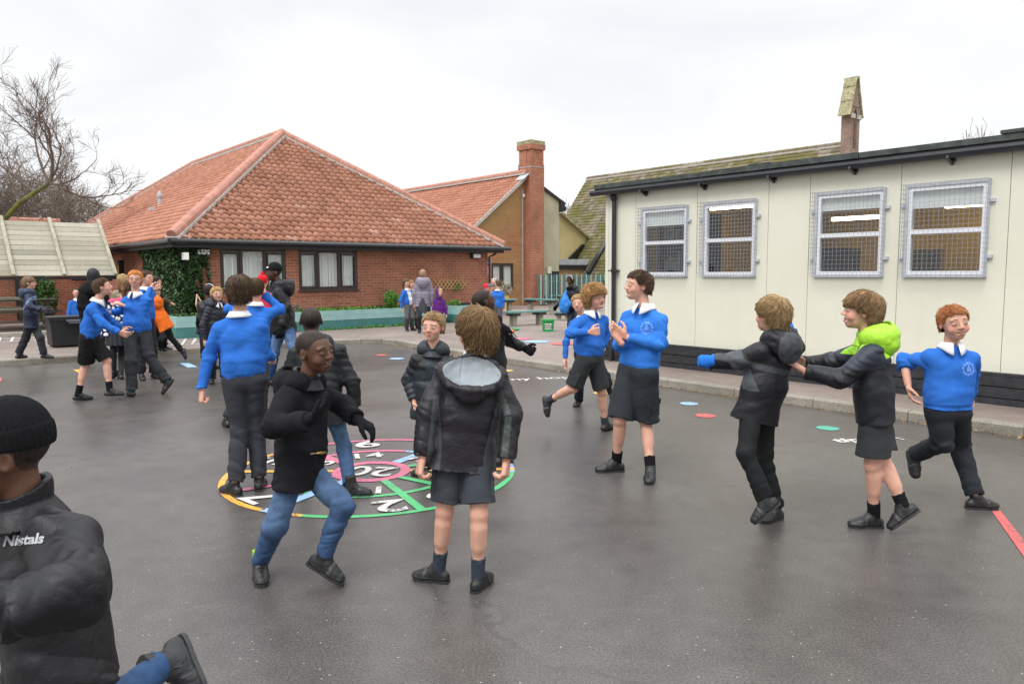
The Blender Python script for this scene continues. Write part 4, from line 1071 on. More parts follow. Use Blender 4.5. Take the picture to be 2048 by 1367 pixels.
# green storage box with a label
q = gnd(1096.5, 663, .095); r = empty('storage_box', q, 'bright green plastic box with a white label on the pavement', 'box')
hw = (gnd(1109, 663, .1)[0] - gnd(1085, 663, .1)[0]) / 2
b = MB(); zt_ = .1 + .29
b.prism([q + (-hw * .88, 0, 0), q + (hw * .88, 0, 0), q + (hw * .98, 0, .25), q + (-hw * .98, 0, .25)], (0, .3, 0)); b.build('body', 'box_green', r)
b = MB(); b.box(q[0] - hw * 1.08, q[0] + hw * 1.08, q[1] - .02, q[1] + .32, q[2] + .25, q[2] + .29); b.build('lid', 'box_green', r)
b = MB(); b.box(q[0] - hw * .6, q[0] + hw * .6, q[1] - .006, q[1] - .003, q[2] + .06, q[2] + .19); lb_ = b.build('label', 'paper', r)
b = MB()
for k, t in enumerate(('JUNGLE', 'LUNCHES')):
    V, F = text_mesh(t, .062, bold=.002); b.add([(q[0] + v[0] * .8, q[1] - .009, q[2] + .15 - k * .055 + v[1]) for v in V], F)
b.build('lettering', 'black_matt', lb_)
for (px, py, mt, lbl) in ((1031, 660, 'box_green', 'small green plastic toy on the pavement'), (1022, 664, 'red_plastic', 'small red plastic toy on the pavement beside the green one')):
    c = gnd(px, py, .1); m = MB(); m.tube([c + (0, 0, .005), c + (0, 0, .03), c + (0, 0, .06)], [.09, .1, .05], 12); prop(m.build('toy', mt, origin=c), lbl, 'toy')
# planter pot with silver plant
q = gnd(1000, 617, .1); r = empty('plant_pot', q, 'wooden tub with a pale silvery plant below the gable window', 'plant pot')
m = MB(); m.box(q[0] - .35, q[0] + .35, q[1], q[1] + .5, .1, .6); m.build('tub', 'pot_wood', r)
leaves('foliage', 'wood_pale', q + (.1, .2, .75), (.4, .3, .3), 500, .05, r, seed=21)
# palisade fence
FA, FB = W2G(gnd(1081, 606, .1)), None
fr2 = groot('palisade_fence', FA[0] + 2, FA[1], .1, 'green steel palisade fence between the gabled building and the cream block', 'fence')
FU0 = FA[0]; FV = 23.3; FU0 = onV(1081, 590, FV)[0]; FU1 = onV(1226, 590, FV)[0]
b = MB(True); b2 = MB(True); k = 0; u = FU0; ztop = onV(1100, 549, FV)[2]
while u < FU1:
    h = ztop if u < FU0 + (FU1 - FU0) * .65 else ztop - .02
    mm = b2 if k % 2 == 0 else b  # light and dark of the W-section folds painted in as alternating pale colours
    mm.prism([(u, FV, .15), (u + .07, FV, .15), (u + .07, FV, h - .05), (u + .035, FV, h + .02), (u, FV, h - .05)], (0, .02, 0)); u += .155; k += 1
b.build('pale', 'fence_green', fr2); b2.build('pale', 'fence_green_lit', fr2)
b = MB(True); b.box(FU0, FU1, FV + .022, FV + .06, .3, .35); b.box(FU0, FU1, FV + .022, FV + .06, ztop - .3, ztop - .25); b.build('rail', 'fence_green', fr2)
for u in (FU0 + .05, (FU0 + FU1) / 2, FU1 - .05): MB(True).box(u - .04, u + .04, FV + .062, FV + .14, .1, ztop).build('post', 'fence_green', fr2)
# leaf litter along the kerb
def litter_shape(r, n):
    out = []
    for i in range(n):
        t = r.rand(); v = 2 + 11.5 * t; u = np.interp(v, [2, 6, 9.9, 11, 13.4], [7.8, 7.83, 7.93, 8.0, 8.28]) - abs(r.normal(0, .03)) - .02
        if r.rand() < .3: v = 14.6; u = r.uniform(-1, 8); v = np.interp(u, [-8, 1.5, 4.96, 7.3], [14.98, 14.77, 14.6, 14.36]) - abs(r.normal(0, .05)) - .02
        out.append(G2W((u, v, .008)))
    return np.array(out)
leaves('leaf_litter', 'dead_leaf', G2W((7.7, 6, 0)), None, 900, .016, None, seed=31, flat=.2, shape=litter_shape, label='dead leaves and grit gathered along the foot of the kerb', cat='leaves', kind='stuff')
def sc_shape(r, n):
    P = np.stack([r.uniform(-4, 6, n), r.uniform(2, 12, n), np.full(n, .006)], 1); return P
leaves('grit', 'dead_leaf', (0, 5, 0), None, 70, .007, None, seed=33, flat=.15, shape=sc_shape, label='scattered specks of grit and leaf on the tarmac', cat='grit', kind='stuff')

# ------------------------------------------------------------------ bare trees
def tree(name, label, base, height, seed, mat, thick=.16, lean=(0, 0), levels=5, first=None, nsub=(3, 5), spread=.75, twigmin=.004, up=.12, group=None, nseg=5, len0=.42, cap=9000):
    rg = np.random.RandomState(seed); r = empty(name, base, label, 'tree', group)
    trunk = MB(); crown = MB(); cnt = [0]
    def grow(p, d, L, rad, lev):
        if cnt[0] > cap: return
        cnt[0] += 1
        m = max(3, int(nseg)); path = [p]; dirs = []
        for i in range(m):
            d = d + rg.normal(0, .16, 3) + np.array([0, 0, up]); d /= np.linalg.norm(d)
            p = p + d * L / m; path.append(p); dirs.append(d)
        sides = 8 if lev == 0 else (6 if lev < 2 else (4 if lev < 3 else 3))
        (trunk if lev == 0 else crown).tube(path, rad, sides, max(twigmin, rad * .55), cap=False)
        if lev >= levels: return
        k = rg.randint(nsub[0], nsub[1] + 1) + (2 if lev == levels - 1 else 0)
        for j in range(k):
            t = rg.uniform(.25, 1.0) if j else 1.0
            i = min(m - 1, int(t * m)); q = path[i] + (path[i + 1] - path[i]) * (t * m - i if t < 1 else 1)
            ax = rg.normal(size=3); ax -= dirs[i] * (ax @ dirs[i]); ax /= np.linalg.norm(ax)
            nd = dirs[i] + ax * rg.uniform(.35, spread) * (1.3 if j else .5); nd /= np.linalg.norm(nd)
            grow(q, nd, L * rg.uniform(.52, .8), max(twigmin, rad * rg.uniform(.42, .62)), lev + 1)
    base = np.asarray(base, float)
    if first is None: grow(base, np.array([lean[0], lean[1], 1.]), height * len0, thick, 0)
    else:
        trunk.tube(first[0], thick, 8, thick * .6)
        for (p, d, L, rad) in first[1]: grow(np.asarray(p, float), np.asarray(d, float) / np.linalg.norm(d), L, rad, 1)
    trunk.build('trunk', mat, r, smooth=True); crown.build('crown', mat if mat == 'bark_moss' and thick < 0 else 'twig', r, smooth=True)
    return r
TY = 24.0
P_ = lambda x, y, dy=0: atY(x, y, TY + dy)
tp = [P_(-10, 560), P_(8, 440), P_(40, 405), P_(70, 385), P_(100, 366)]
def dd(a, b): return np.array(b) - np.array(a)
fk = P_(100, 366)
tree('bare_apple_tree', 'mossy bare tree with a leaning trunk rising behind the shelter roof', P_(-10, 560) * [1, 1, 0], 5, 5, 'bark_moss', .10,
     first=(tp, [(fk, dd(fk, P_(118, 300)), 1.5, .055), (fk, dd(fk, P_(62, 280)), 1.7, .045), (fk, dd(fk, P_(165, 360, -1)), 1.3, .05), (fk, dd(fk, P_(150, 330, 1)), 1.3, .04),
                 (fk, dd(fk, P_(190, 400, -1)), 1.3, .035), (P_(70, 385), dd(P_(70, 385), P_(20, 330, 1)), 1.4, .04), (P_(40, 405), dd(P_(40, 405), P_(-40, 330)), 1.2, .03),
                 (fk, dd(fk, P_(125, 250)), 1.4, .035), (fk, dd(fk, P_(100, 430, -1)), .8, .02)]),
     levels=5, nsub=(3, 4), up=.06, twigmin=.0045, spread=.95, cap=6000)
tree('bare_tree', 'tall bare tree at the left edge reaching into the sky', atY(-70, 560, 26) * [1, 1, 0], 9.0, 8, 'bark', .13, levels=5, nsub=(3, 5), twigmin=.004, lean=(.12, 0))
for i, (x, y, hh, s_) in enumerate(((-30, 34, 8.2, 21), (40, 36, 8.4, 22), (110, 37, 7.6, 23), (160, 35, 6.2, 24), (205, 38, 5.6, 25), (75, 33, 6.6, 26), (15, 39, 9.0, 27))):
    tree('bare_tree', ('bare twiggy tree behind the side wing roof, far left', 'bare twiggy tree behind the side wing, second from the left', 'bare twiggy tree behind the side wing, in the middle of the thicket', 'bare twiggy tree next to the last one by the hall roof',
          'bare twiggy tree closest to the hall roof', 'low bare tree in front of the thicket behind the shelter', 'tallest bare tree of the thicket behind the shelter')[i], atY(x, 560, y) * [1, 1, 0], hh, s_, 'bark', .11, levels=5, nsub=(4, 5), twigmin=.007, up=.06, group='bare trees behind the shelter', len0=.34, cap=2600, nseg=3)
# undergrowth: a dense mass of twigs low down
def brush():
    m = MB(); rg = np.random.RandomState(7)
    for i in range(2600):
        x = rg.uniform(-60, 215); Y = rg.uniform(30, 33.9); p = atY(x, 560, Y) * [1, 1, 0] + [0, 0, rg.uniform(2.5, 5.9 - max(0, x - 60) * .012)]
        d = rg.normal(size=3); d[2] = abs(d[2]) * .8; d /= np.linalg.norm(d); L = rg.uniform(.5, 1.3)
        q = p + d * L * .5 + rg.normal(0, .06, 3); m.tube([p, q, p + d * L + rg.normal(0, .12, 3)], .01, 3, .005, cap=False)
    prop(m.build('undergrowth', 'twig'), 'tangled brown hedge of bare twigs behind the shelter', 'hedge', kind='stuff')
brush()
def tree_at(px, ptop, Y, seed, label, hgt=None, **k):
    b_ = atY(px, 560, Y) * [1, 1, 0]; t = atY(px, ptop, Y)[2]; tree('bare_tree', label, b_, t * 1.02, seed, 'bark', **k)
tree_at(2046, 225, 34, 41, 'bare treetop above the cream block roof at the right edge', thick=.12, levels=4, nsub=(3, 4), twigmin=.008, up=.25, len0=.40)
tree_at(1127, 400, 60, 43, 'small distant bare tree between the gable and the slate roof', thick=.14, levels=4, nsub=(3, 4), twigmin=.012, up=.1, len0=.4)
# ================================================================== PEOPLE
_rg = np.random.RandomState(77)
_LAT = _rg.rand(32, 32, 32).astype(np.float32)
def vnoise(P):
    """smooth lattice noise in -1..1"""
    Q = np.floor(P).astype(np.int32); f = (P - Q).astype(np.float32); f = f * f * (3 - 2 * f); Q &= 31; Q1 = (Q + 1) & 31
    x, y, z = Q.T; X, Y, Z = Q1.T; a, b, c = f.T; L = _LAT
    return (((L[x, y, z] * (1 - a) + L[X, y, z] * a) * (1 - b) + (L[x, Y, z] * (1 - a) + L[X, Y, z] * a) * b) * (1 - c)
            + ((L[x, y, Z] * (1 - a) + L[X, y, Z] * a) * (1 - b) + (L[x, Y, Z] * (1 - a) + L[X, Y, Z] * a) * b) * c) * 2 - 1
def nrmz(v): v = np.asarray(v, float); return v / (np.linalg.norm(v) + 1e-9)

class SDF:
    def __init__(s): s.p = []; s.post = []
    def cone(s, a, b, ra, rb, k=.02, cut=None, fold=None):
        s.p.append(('c', np.asarray(a, np.float32), np.asarray(b, np.float32), ra, rb, k, cut, fold)); return s
    def ell(s, c, r, M=None, k=.02, sub=False):
        s.p.append(('e', np.asarray(c, np.float32), np.asarray(r, np.float32), None if M is None else np.asarray(M, np.float32), k, sub)); return s
    def cut(s, fn): s.post.append(fn); return s
    def stage(s, fn): s.p.append(('p', fn)); return s
    def bounds(s):
        lo, hi = [], []
        for q in s.p:
            if q[0] == 'c':
                m = max(q[3], q[4]) + .02; lo.append(np.minimum(q[1], q[2]) - m); hi.append(np.maximum(q[1], q[2]) + m)
            elif q[0] == 'e' and not q[5]:
                m = max(q[2]) + .02; lo.append(q[1] - m); hi.append(q[1] + m)
        return np.min(lo, 0), np.max(hi, 0)
    def __call__(s, P):
        d = np.full(len(P), 1e3, np.float32)
        for q in s.p:
            if q[0] == 'c':
                _, a, b, ra, rb, k, cut, fold = q
                ba = b - a; L2 = float(ba @ ba) + 1e-9; pa = P - a; t = (pa @ ba) / L2; tc = np.clip(t, 0, 1)
                e = pa - tc[:, None] * ba; e = np.sqrt(np.einsum('ij,ij->i', e, e)) - (ra + (rb - ra) * tc)
                if cut:
                    L = math.sqrt(L2)
                    if 'b' in cut: c1 = (t - 1) * L; e = np.where(c1 > -.02, np.maximum(e, c1) , e)
                    if 'a' in cut: c1 = -t * L; e = np.where(c1 > -.02, np.maximum(e, c1), e)
                if fold:
                    near = e < .05
                    if near.any():
                        amp, lam, ph = fold; L = math.sqrt(L2); tn = t[near]; pn = pa[near]; bu = ba / L
                        a1 = np.cross(bu, [.31, .2, .93]); a1 /= np.linalg.norm(a1); a2 = np.cross(bu, a1)
                        x1, x2 = pn @ a1, pn @ a2; ax_ = tn * L
                        if amp > 0:
                            q3 = np.stack([(ax_ + .55 * x1 + .25 * x2) / lam, x1 * .38 / lam, x2 * .38 / lam], 1) + ph
                            n1 = vnoise(q3.astype(np.float32)); n2 = vnoise((q3 * [1.9, 2.3, 2.3] + 9).astype(np.float32))
                            wt = .55 + .9 * np.abs(2 * np.clip(tn, 0, 1) - 1) ** 3
                            e[near] -= amp * wt * ((np.abs(n1) * 2.4 - .75) + .5 * (np.abs(n2) * 2.2 - .7))
                        else:
                            w = vnoise((pn * 9 + ph).astype(np.float32)); e[near] -= -amp * (np.abs(np.sin(3.1416 * (ax_ / lam) + .5 * w)) ** .45 - .75) - .0025 * vnoise((pn * 34).astype(np.float32))
            elif q[0] == 'p': d = q[1](P, d); continue
            else:
                _, c, r, M, k, sub = q
                L = P - c
                if M is not None: L = L @ M
                k0 = np.sqrt((( L / r) ** 2).sum(1)) + 1e-6; k1 = np.sqrt(((L / (r * r)) ** 2).sum(1)) + 1e-6
                e = k0 * (k0 - 1) / k1
                if sub:
                    h = np.clip(.5 - .5 * (d + e) / k, 0, 1); d = d * (1 - h) + (-e) * h + k * h * (1 - h); continue
            h = np.clip(.5 + .5 * (e - d) / k, 0, 1); d = e * (1 - h) + d * h - k * h * (1 - h)
        for fn in s.post: d = fn(P, d)
        return d.astype(np.float32)

def mesh_of(f, h, lo=None, hi=None):
    if lo is None: lo, hi = f.bounds()
    B = 4; bh = B * h; nb = np.maximum(1, np.ceil((hi - lo) / bh).astype(int)); lo = np.asarray(lo, np.float32)
    I = np.stack(np.meshgrid(*[np.arange(k) for k in nb], indexing='ij'), -1).reshape(-1, 3)
    cen = (lo + (I + .5) * bh).astype(np.float32)
    keep = I[np.abs(f(cen)) < bh * 1.05 + .012]
    if not len(keep): return None
    n = nb * B + 1
    D = np.full(n, np.nan, np.float32); mask = np.zeros(n, bool)
    off = np.stack(np.meshgrid(*[np.arange(B + 1)] * 3, indexing='ij'), -1).reshape(-1, 3)
    idx = (keep[:, None, :] * B + off[None]).reshape(-1, 3); mask[idx[:, 0], idx[:, 1], idx[:, 2]] = True
    nodes = np.argwhere(mask)
    vals = np.empty(len(nodes), np.float32)
    for s0 in range(0, len(nodes), 200000):
        vals[s0:s0 + 200000] = f((lo + nodes[s0:s0 + 200000] * h).astype(np.float32))
    D[mask] = vals
    off = np.stack(np.meshgrid(*[np.arange(B)] * 3, indexing='ij'), -1).reshape(-1, 3)
    cells = (keep[:, None, :] * B + off[None]).reshape(-1, 3)
    cn = [(a, b, c) for a in (0, 1) for b in (0, 1) for c in (0, 1)]
    cv = np.stack([D[cells[:, 0] + a, cells[:, 1] + b, cells[:, 2] + c] for a, b, c in cn], 1)
    neg = cv < 0; act = neg.any(1) & (~neg).any(1); cells = cells[act]; cv = cv[act]
    if not len(cells): return None
    acc = np.zeros((len(cells), 3)); cnt = np.zeros(len(cells))
    for i, A in enumerate(cn):
        for ax in range(3):
            if A[ax] == 1: continue
            Bc = list(A); Bc[ax] = 1; j = cn.index(tuple(Bc)); da, db = cv[:, i], cv[:, j]; m = (da < 0) != (db < 0)
            t = np.where(m, da / np.where(m, da - db, 1), 0); p = np.tile(np.array(A, float), (len(cells), 1)); p[:, ax] = t
            acc += p * m[:, None]; cnt += m
    V = (lo + (cells + acc / cnt[:, None]) * h).astype(np.float32)
    id_ = -np.ones(n, np.int32); id_[cells[:, 0], cells[:, 1], cells[:, 2]] = np.arange(len(cells))
    F = []
    neg = D < 0
    for ax in range(3):
        o1, o2 = [(1, 2), (2, 0), (0, 1)][ax]
        C_ = cells; e = np.zeros(3, int); e[ax] = 1
        a = neg[C_[:, 0], C_[:, 1], C_[:, 2]]; b = neg[C_[:, 0] + e[0], C_[:, 1] + e[1], C_[:, 2] + e[2]]
        m = (a != b) & (C_[:, o1] > 0) & (C_[:, o2] > 0); Cm = C_[m]; am = a[m]
        u = np.zeros(3, int); u[o1] = 1; w = np.zeros(3, int); w[o2] = 1
        q = [id_[tuple((Cm - s).T)] for s in (0 * u, u, u + w, w)]; q = np.stack(q, 1); ok = (q >= 0).all(1); q = q[ok]; am = am[ok]
        q[~am] = q[~am][:, ::-1]; F.append(q)
    F = np.vstack(F)
    # pull on to the true surface
    e = h * .5; d = f(V); gx = np.stack([f(V + np.array(o, np.float32) * e) - d for o in ((1, 0, 0), (0, 1, 0), (0, 0, 1))], 1) / e
    gl = (gx ** 2).sum(1) + 1e-4; step = (d / gl)[:, None] * gx; sl = np.linalg.norm(step, axis=1, keepdims=True); step *= np.minimum(1, h * .5 / (sl + 1e-9))
    V = V - step
    return V, F

SKIN = {'pale': (.66, .37, .27), 'pale2': (.62, .34, .25), 'dark': (.085, .038, .022), 'dark2': (.12, .055, .032)}
BLUE = (.028, .145, .53); NAVY = (.012, .018, .045); BLACK = (.011, .011, .013); GREY = (.038, .042, .048); CHAR = (.020, .021, .023)
JEAN = (.035, .10, .24); WHITE = (.78, .78, .80)

def yawv(a): a = R(a); return np.array([math.sin(a), -math.cos(a), 0.])

def frame(yaw, pitch=0, roll=0):
    """columns: right, forward, up of somebody facing yaw (0 = towards the camera, 90 = right of the picture)"""
    f = yawv(yaw); r = np.cross(f, [0, 0, 1.]); u = np.array([0, 0, 1.])
    p = R(pitch); f2 = f * math.cos(p) + u * math.sin(p); u2 = u * math.cos(p) - f * math.sin(p)
    q = R(roll); r2 = r * math.cos(q) + u2 * math.sin(q); u3 = u2 * math.cos(q) - r * math.sin(q)
    return np.stack([r2, f2, u3], 1)

def solve(parent, L, px, py, sgn):
    d = ray(px, py); d = d / np.linalg.norm(d); oc = EYE - parent; b = oc @ d; c = oc @ oc - L * L; disc = b * b - c
    if disc <= 0: p = EYE + d * (-b); return parent + nrmz(p - parent) * L
    t = -b + (math.sqrt(disc) if sgn > 0 else -math.sqrt(disc)) * min(1, abs(sgn)); return EYE + d * t

HAIRZ = {'short': ([-.6, -.17, -.11, .06, .12, .22, .5], [-.36, -.26, .04, .06, .02, .27, .345]),
         'mop': ([-.6, -.17, -.12, .05, .11, .22, .5], [-.46, -.38, -.02, .02, -.06, .12, .14]),
         'buzz': ([-.6, -.15, -.09, .05, .12, .22, .5], [-.30, -.18, .08, .09, .08, .31, .38]),
         'long': ([-.6, -.05, .05, .12, .22, .5], [-.95, -.85, -.4, .02, .16, .24]),
         'curly': ([-.6, -.12, .0, .06, .12, .22, .5], [-.60, -.50, -.3, -.1, -.03, .14, .2])}

def build_head(sp, root, hc, M, hh, skin, near, h):
    """returns functions adding the head to the body SDF and painting it"""
    def W(x, y, z): return hc + M @ np.array([x, y, z]) * hh
    E = sp.get('expr', 'calm'); S = SDF()
    def ell(c, r, k=.02, sub=False): S.ell(W(*c), np.array(r) * hh, M, k * hh / .2 if 0 else k, sub)
    ell((0, -.07, .13), (.365, .445, .37)); ell((0, .10, -.12), (.285, .30, .36), .03)
    ell((0, .15, -.30), (.19, .22, .17), .02); ell((0, .27, -.41), (.085, .085, .075), .02)
    for s in (-1, 1):
        ell((s * .16, .25, -.14), (.13, .12, .13), .012); ell((s * .13, .335, .115), (.13, .05, .045), .012)
        ell((s * .155, .445, .015), (.085, .065, .055), .010, True)
        ell((s * .155, .345, .008), (.072, .066, .05), .006)
        if h < .009:
            ell((s * .375, -.045, -.03), (.035, .085, .13), .006); ell((s * .40, -.02, -.02), (.02, .045, .08), .004, True)
        else: ell((s * .37, -.045, -.03), (.05, .09, .13), .006)
    S.cone(W(0, .385, .06), W(0, .475, -.10), .028 * hh, .048 * hh, .012)
    for s in (-1, 1): ell((s * .05, .43, -.125), (.04, .045, .035), .008)
    if E == 'open':
        ell((0, .42, -.29), (.085, .10, .065), .010, True); ell((0, .355, -.385), (.09, .06, .03), .010); ell((0, .39, -.215), (.09, .045, .022), .01)
    elif E == 'smile':
        ell((0, .41, -.275), (.115, .06, .028), .010, True); ell((0, .375, -.32), (.10, .045, .025), .010); ell((0, .385, -.23), (.10, .04, .02), .01)
        for s in (-1, 1): ell((s * .2, .26, -.19), (.08, .08, .07), .015)
    else:
        ell((0, .385, -.248), (.085, .035, .022), .008); ell((0, .382, -.29), (.075, .035, .026), .008); ell((0, .425, -.268), (.09, .02, .006), .006, True)
    hair = sp.get('hcol', (.1, .06, .035)); lip = np.array(sp.get('lip', (skin[0] * .9, skin[1] * .55, skin[2] * .6)))
    dark = skin[0] < .2
    def paint(V, col):
        L = ((V - hc) @ M) / hh; x, y, z = L.T; ax = np.abs(x)
        on = (np.abs(z) < .62) & (np.hypot(x, y) < .6)
        def mix(m, c, a=1.0):
            m = (m & on).astype(float)[:, None] * a; col[:] = col * (1 - m) + np.array(c) * m
        def soft(d, w, c, a=1.0):
            m = (np.clip(1 - d / w, 0, 1) * on)[:, None] * a; col[:] = col * (1 - m) + np.array(c) * m
        if not dark:
            soft(np.sqrt(((ax - .2) / 1.2) ** 2 + (y - .28) ** 2 + (z + .13) ** 2), .17, (.70, .20, .16), .55)
            soft(np.sqrt(x ** 2 + (y - .48) ** 2 + (z + .1) ** 2), .1, (.70, .25, .2), .4)
            soft(np.sqrt((ax - .38) ** 2 + (y + .04) ** 2 + (z + .03) ** 2), .14, (.72, .22, .16), .5)
        if sp.get('hair') == 'buzz':
            zl = np.interp(y, *HAIRZ['buzz']) + .02 * vnoise(L * 14); mix((z > zl - .01) & (ax < .42), np.array(hair), .8)
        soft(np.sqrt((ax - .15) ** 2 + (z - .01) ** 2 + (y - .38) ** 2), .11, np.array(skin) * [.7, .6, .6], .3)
        if near and abs(((sp['face'][0] + 180) % 360) - 180) < 135: return
        brow = (ax > .07) & (ax < .24) & (np.abs(z - (.135 - .35 * (ax - .15) ** 2 * 4)) < .026) & (y > .2); mix(brow, np.array(hair) * .6 + np.array(skin) * .2, .75)
        if E == 'open': mix((ax < .10) & (z > -.36) & (z < -.22) & (y > .25) & (y < .40), (.10, .015, .015)); mix((ax < .075) & (z > -.255) & (z < -.225) & (y > .28), (.75, .72, .66))
        if E == 'smile': mix((ax < .105) & (z > -.30) & (z < -.248) & (y > .25), (.78, .74, .68))
        lz = (-.248, -.29) if E == 'calm' else ((-.215, -.385) if E == 'open' else (-.23, -.325))
        for q in lz: mix((ax < .10) & (np.abs(z - q) < .022) & (y > .3), lip, .8)
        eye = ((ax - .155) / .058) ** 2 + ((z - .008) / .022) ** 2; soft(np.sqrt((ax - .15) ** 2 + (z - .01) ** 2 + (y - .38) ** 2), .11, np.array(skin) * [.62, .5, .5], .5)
        if E == 'squint': mix((np.abs(ax - .155) < .06) & (np.abs(z - .005) < .012) & (y > .25), (.05, .03, .02), .8)
        else:
            mix((eye < .8) & (y > .25), (.40, .37, .35)); mix((((ax - .155) / .030) ** 2 + ((z - .008) / .026) ** 2 < 1) & (y > .25), (.035, .025, .02))
            mix((eye > .8) & (eye < 1.9) & (z > .015) & (y > .25), np.array(skin) * .35, .8)
    return S, paint, W

def hair_mesh(sp, root, hc, M, hh, h, near):
    st = sp['hair']; th = {'short': .038, 'mop': .085, 'buzz': .002, 'long': .07, 'curly': .12}[st] * sp.get('hthick', 1)
    zy, zz = HAIRZ[st]; zz = list(zz); zz[-1] += sp.get('fringe', 0); zz[-2] += sp.get('fringe', 0)
    hh = hh * 1.0
    col = np.array(sp['hcol']); S = SDF()
    def W(x, y, z): return hc + M @ np.array([x, y, z]) * hh
    top = 1.0
    S.ell(W(0, -.07, .13 + th * .2), np.array([.365 + th * .8, .445 + th * .85, .37 + th]) * hh, M, .01)
    if st in ('mop', 'long', 'curly', 'short'): S.ell(W(0, -.16, -.10), np.array([.33 + th * .5, .36 + th * .45, .33]) * hh, M, .02)
    if st == 'long':
        S.cone(W(0, -.30, -.1), W(0, -.34, -.75), .25 * hh, .14 * hh, .03)
    if sp.get('tail'): S.cone(W(0, -.45, .1), W(0, -.62, -.25), .11 * hh, .09 * hh, .02); S.cone(W(0, -.62, -.25), W(0, -.58, -.7), .09 * hh, .04 * hh, .02)
    crown = np.array([0, -.22, .5])
    amp = {'short': .03, 'mop': .042, 'buzz': .002, 'long': .03, 'curly': .06}[st]
    def strand(L):
        q = L - crown; az = np.arctan2(q[:, 0], q[:, 1]); rr = np.linalg.norm(q, axis=1)
        if st == 'curly': return vnoise(L * 9) * .7 + vnoise(L * 17 + 3) * .5
        return vnoise(np.stack([az * 5.5, rr * 2.2, az * 0 + L[:, 2] * 1.5], 1)) * .7 + vnoise(np.stack([az * 14, rr * 3, L[:, 2] * 2], 1) + 5) * .5
    def post(P, d):
        L = ((P - hc) @ M) / hh; s = strand(L)
        d = d - amp * hh * s
        zl = np.interp(L[:, 1], zy, zz) + .035 * s * (st != 'buzz') + .03 * vnoise(L * 7)
        cut = (zl - L[:, 2]) * hh * .8
        if sp.get('tail'): cut = np.where(L[:, 1] < -.5, -1, cut)
        return np.maximum(d, cut)
    S.cut(post)
    r = mesh_of(S, h)
    if r is None: return
    V, F = r; L = ((V - hc) @ M) / hh; s = strand(L); q_ = L - crown; az_ = np.arctan2(q_[:, 0], q_[:, 1])
    fs = vnoise(np.stack([az_ * 30, np.linalg.norm(q_, axis=1) * 4, L[:, 2] * 2], 1)) if st != 'buzz' else 0 * s
    c = col[None] * (1 + .5 * s[:, None] + .55 * fs[:, None]).clip(.35, 1.9)
    c *= (1 + .12 * vnoise(L * 3)[:, None])
    VV, FF, CC = [V], [F], [c]; nv = len(V)
    if near and st != 'buzz':
        rg = np.random.RandomState(sp.get('seed', 1)); n = {'short': 2400, 'mop': 3200, 'long': 2000, 'curly': 2400}[st]; n = int(n * min(1, near))
        d = rg.normal(size=(n * 3, 3)); d[:, 2] = np.abs(d[:, 2]) * 1.0 - .45 * (rg.rand(n * 3)); d /= np.linalg.norm(d, axis=1)[:, None]
        rad = np.array([.365 + th * .8, .445 + th * .85, .37 + th]); c0 = np.array([0, -.07, .13 + th * .2])
        d2 = d.copy(); lowm = rg.rand(len(d)) < .28; ang_ = rg.uniform(0, 6.28, len(d)); zz_ = rg.uniform(-.42, .12, len(d))
        P = c0 + d * rad; Pl = np.stack([c0[0] + np.sin(ang_) * rad[0], c0[1] + np.cos(ang_) * rad[1], zz_], 1); P = np.where(lowm[:, None], Pl, P); ok = P[:, 2] > np.interp(P[:, 1], zy, zz) + .04; P = P[ok][:n]; n = len(P)
        K = 5; Ls = rg.uniform(.16, .34, n) * {'short': .52, 'mop': 1.05, 'long': 1.3, 'curly': .9}[st]
        wd = rg.uniform(.005, .012, n); pts = [P]; sid = []
        ph = rg.uniform(0, 6, n); lift = rg.uniform(.01, .09, n) * np.where(rg.rand(n) < .08, 1.6, 1) * {'short': 1.0, 'mop': 1, 'long': .5, 'curly': 1.8}[st]
        jitter = rg.normal(0, .25 if st != 'curly' else .9, (n, 3))
        for k in range(K):
            p = pts[-1]; nn = (p - c0) / rad ** 2; nn /= np.linalg.norm(nn, axis=1)[:, None]
            fl = (p - crown) * np.array([1, 1, .6]) + np.array([0, .10 if st != 'short' else .25, -.28]) + jitter * .35
            fl -= nn * (fl * nn).sum(1)[:, None]; fl /= np.linalg.norm(fl, axis=1)[:, None] + 1e-6
            if st == 'curly': fl += .8 * np.cross(nn, fl) * np.sin(ph + k * 2.1)[:, None]
            q = p + fl * (Ls / K)[:, None]; e = (q - c0) / rad; e[:, 2] = np.maximum(e[:, 2], 0); e = np.linalg.norm(e, axis=1)[:, None] + 1e-6; lf = (1 + lift[:, None] * (k + 1) / K / .4 * .6); q = np.concatenate([c0[:2] + (q[:, :2] - c0[:2]) / e * lf * np.where(q[:, 2:3] < -.05, 1 + (q[:, 2:3] + .05) * .35, 1), np.where(q[:, 2:3] > c0[2], c0[2] + (q[:, 2:3] - c0[2]) / e * lf, q[:, 2:3])], 1)
            zl_ = np.interp(q[:, 1], zy, zz) - .035 + rg.uniform(-.03, .03, n); q2 = np.where((q[:, 2] < zl_)[:, None], p + (q - p) * .12, q); pts.append(q2)
            sid.append(np.cross(nn, fl))
        sid.append(sid[-1]); shade = 1 + rg.uniform(-.35, .5, n)
        rows = []
        for k in range(K + 1):
            w2 = (wd * (1 - (k / K) ** 2 * .92))[:, None]; nn = (pts[k] - c0) / rad ** 2; nn /= np.linalg.norm(nn, axis=1)[:, None]
            rows += [pts[k] - sid[k] * w2 - nn * .012, pts[k] + nn * w2 * .7, pts[k] + sid[k] * w2 - nn * .012]
        A = np.stack(rows, 1)     # n, 3(K+1), 3
        Q = []
        for k in range(K):
            for j in (0, 1): a = 3 * k + j; Q.append([a, a + 1, a + 4, a + 3])
        Q = np.array(Q); Fs = (Q[None] + (np.arange(n) * 3 * (K + 1))[:, None, None]).reshape(-1, 4) + nv
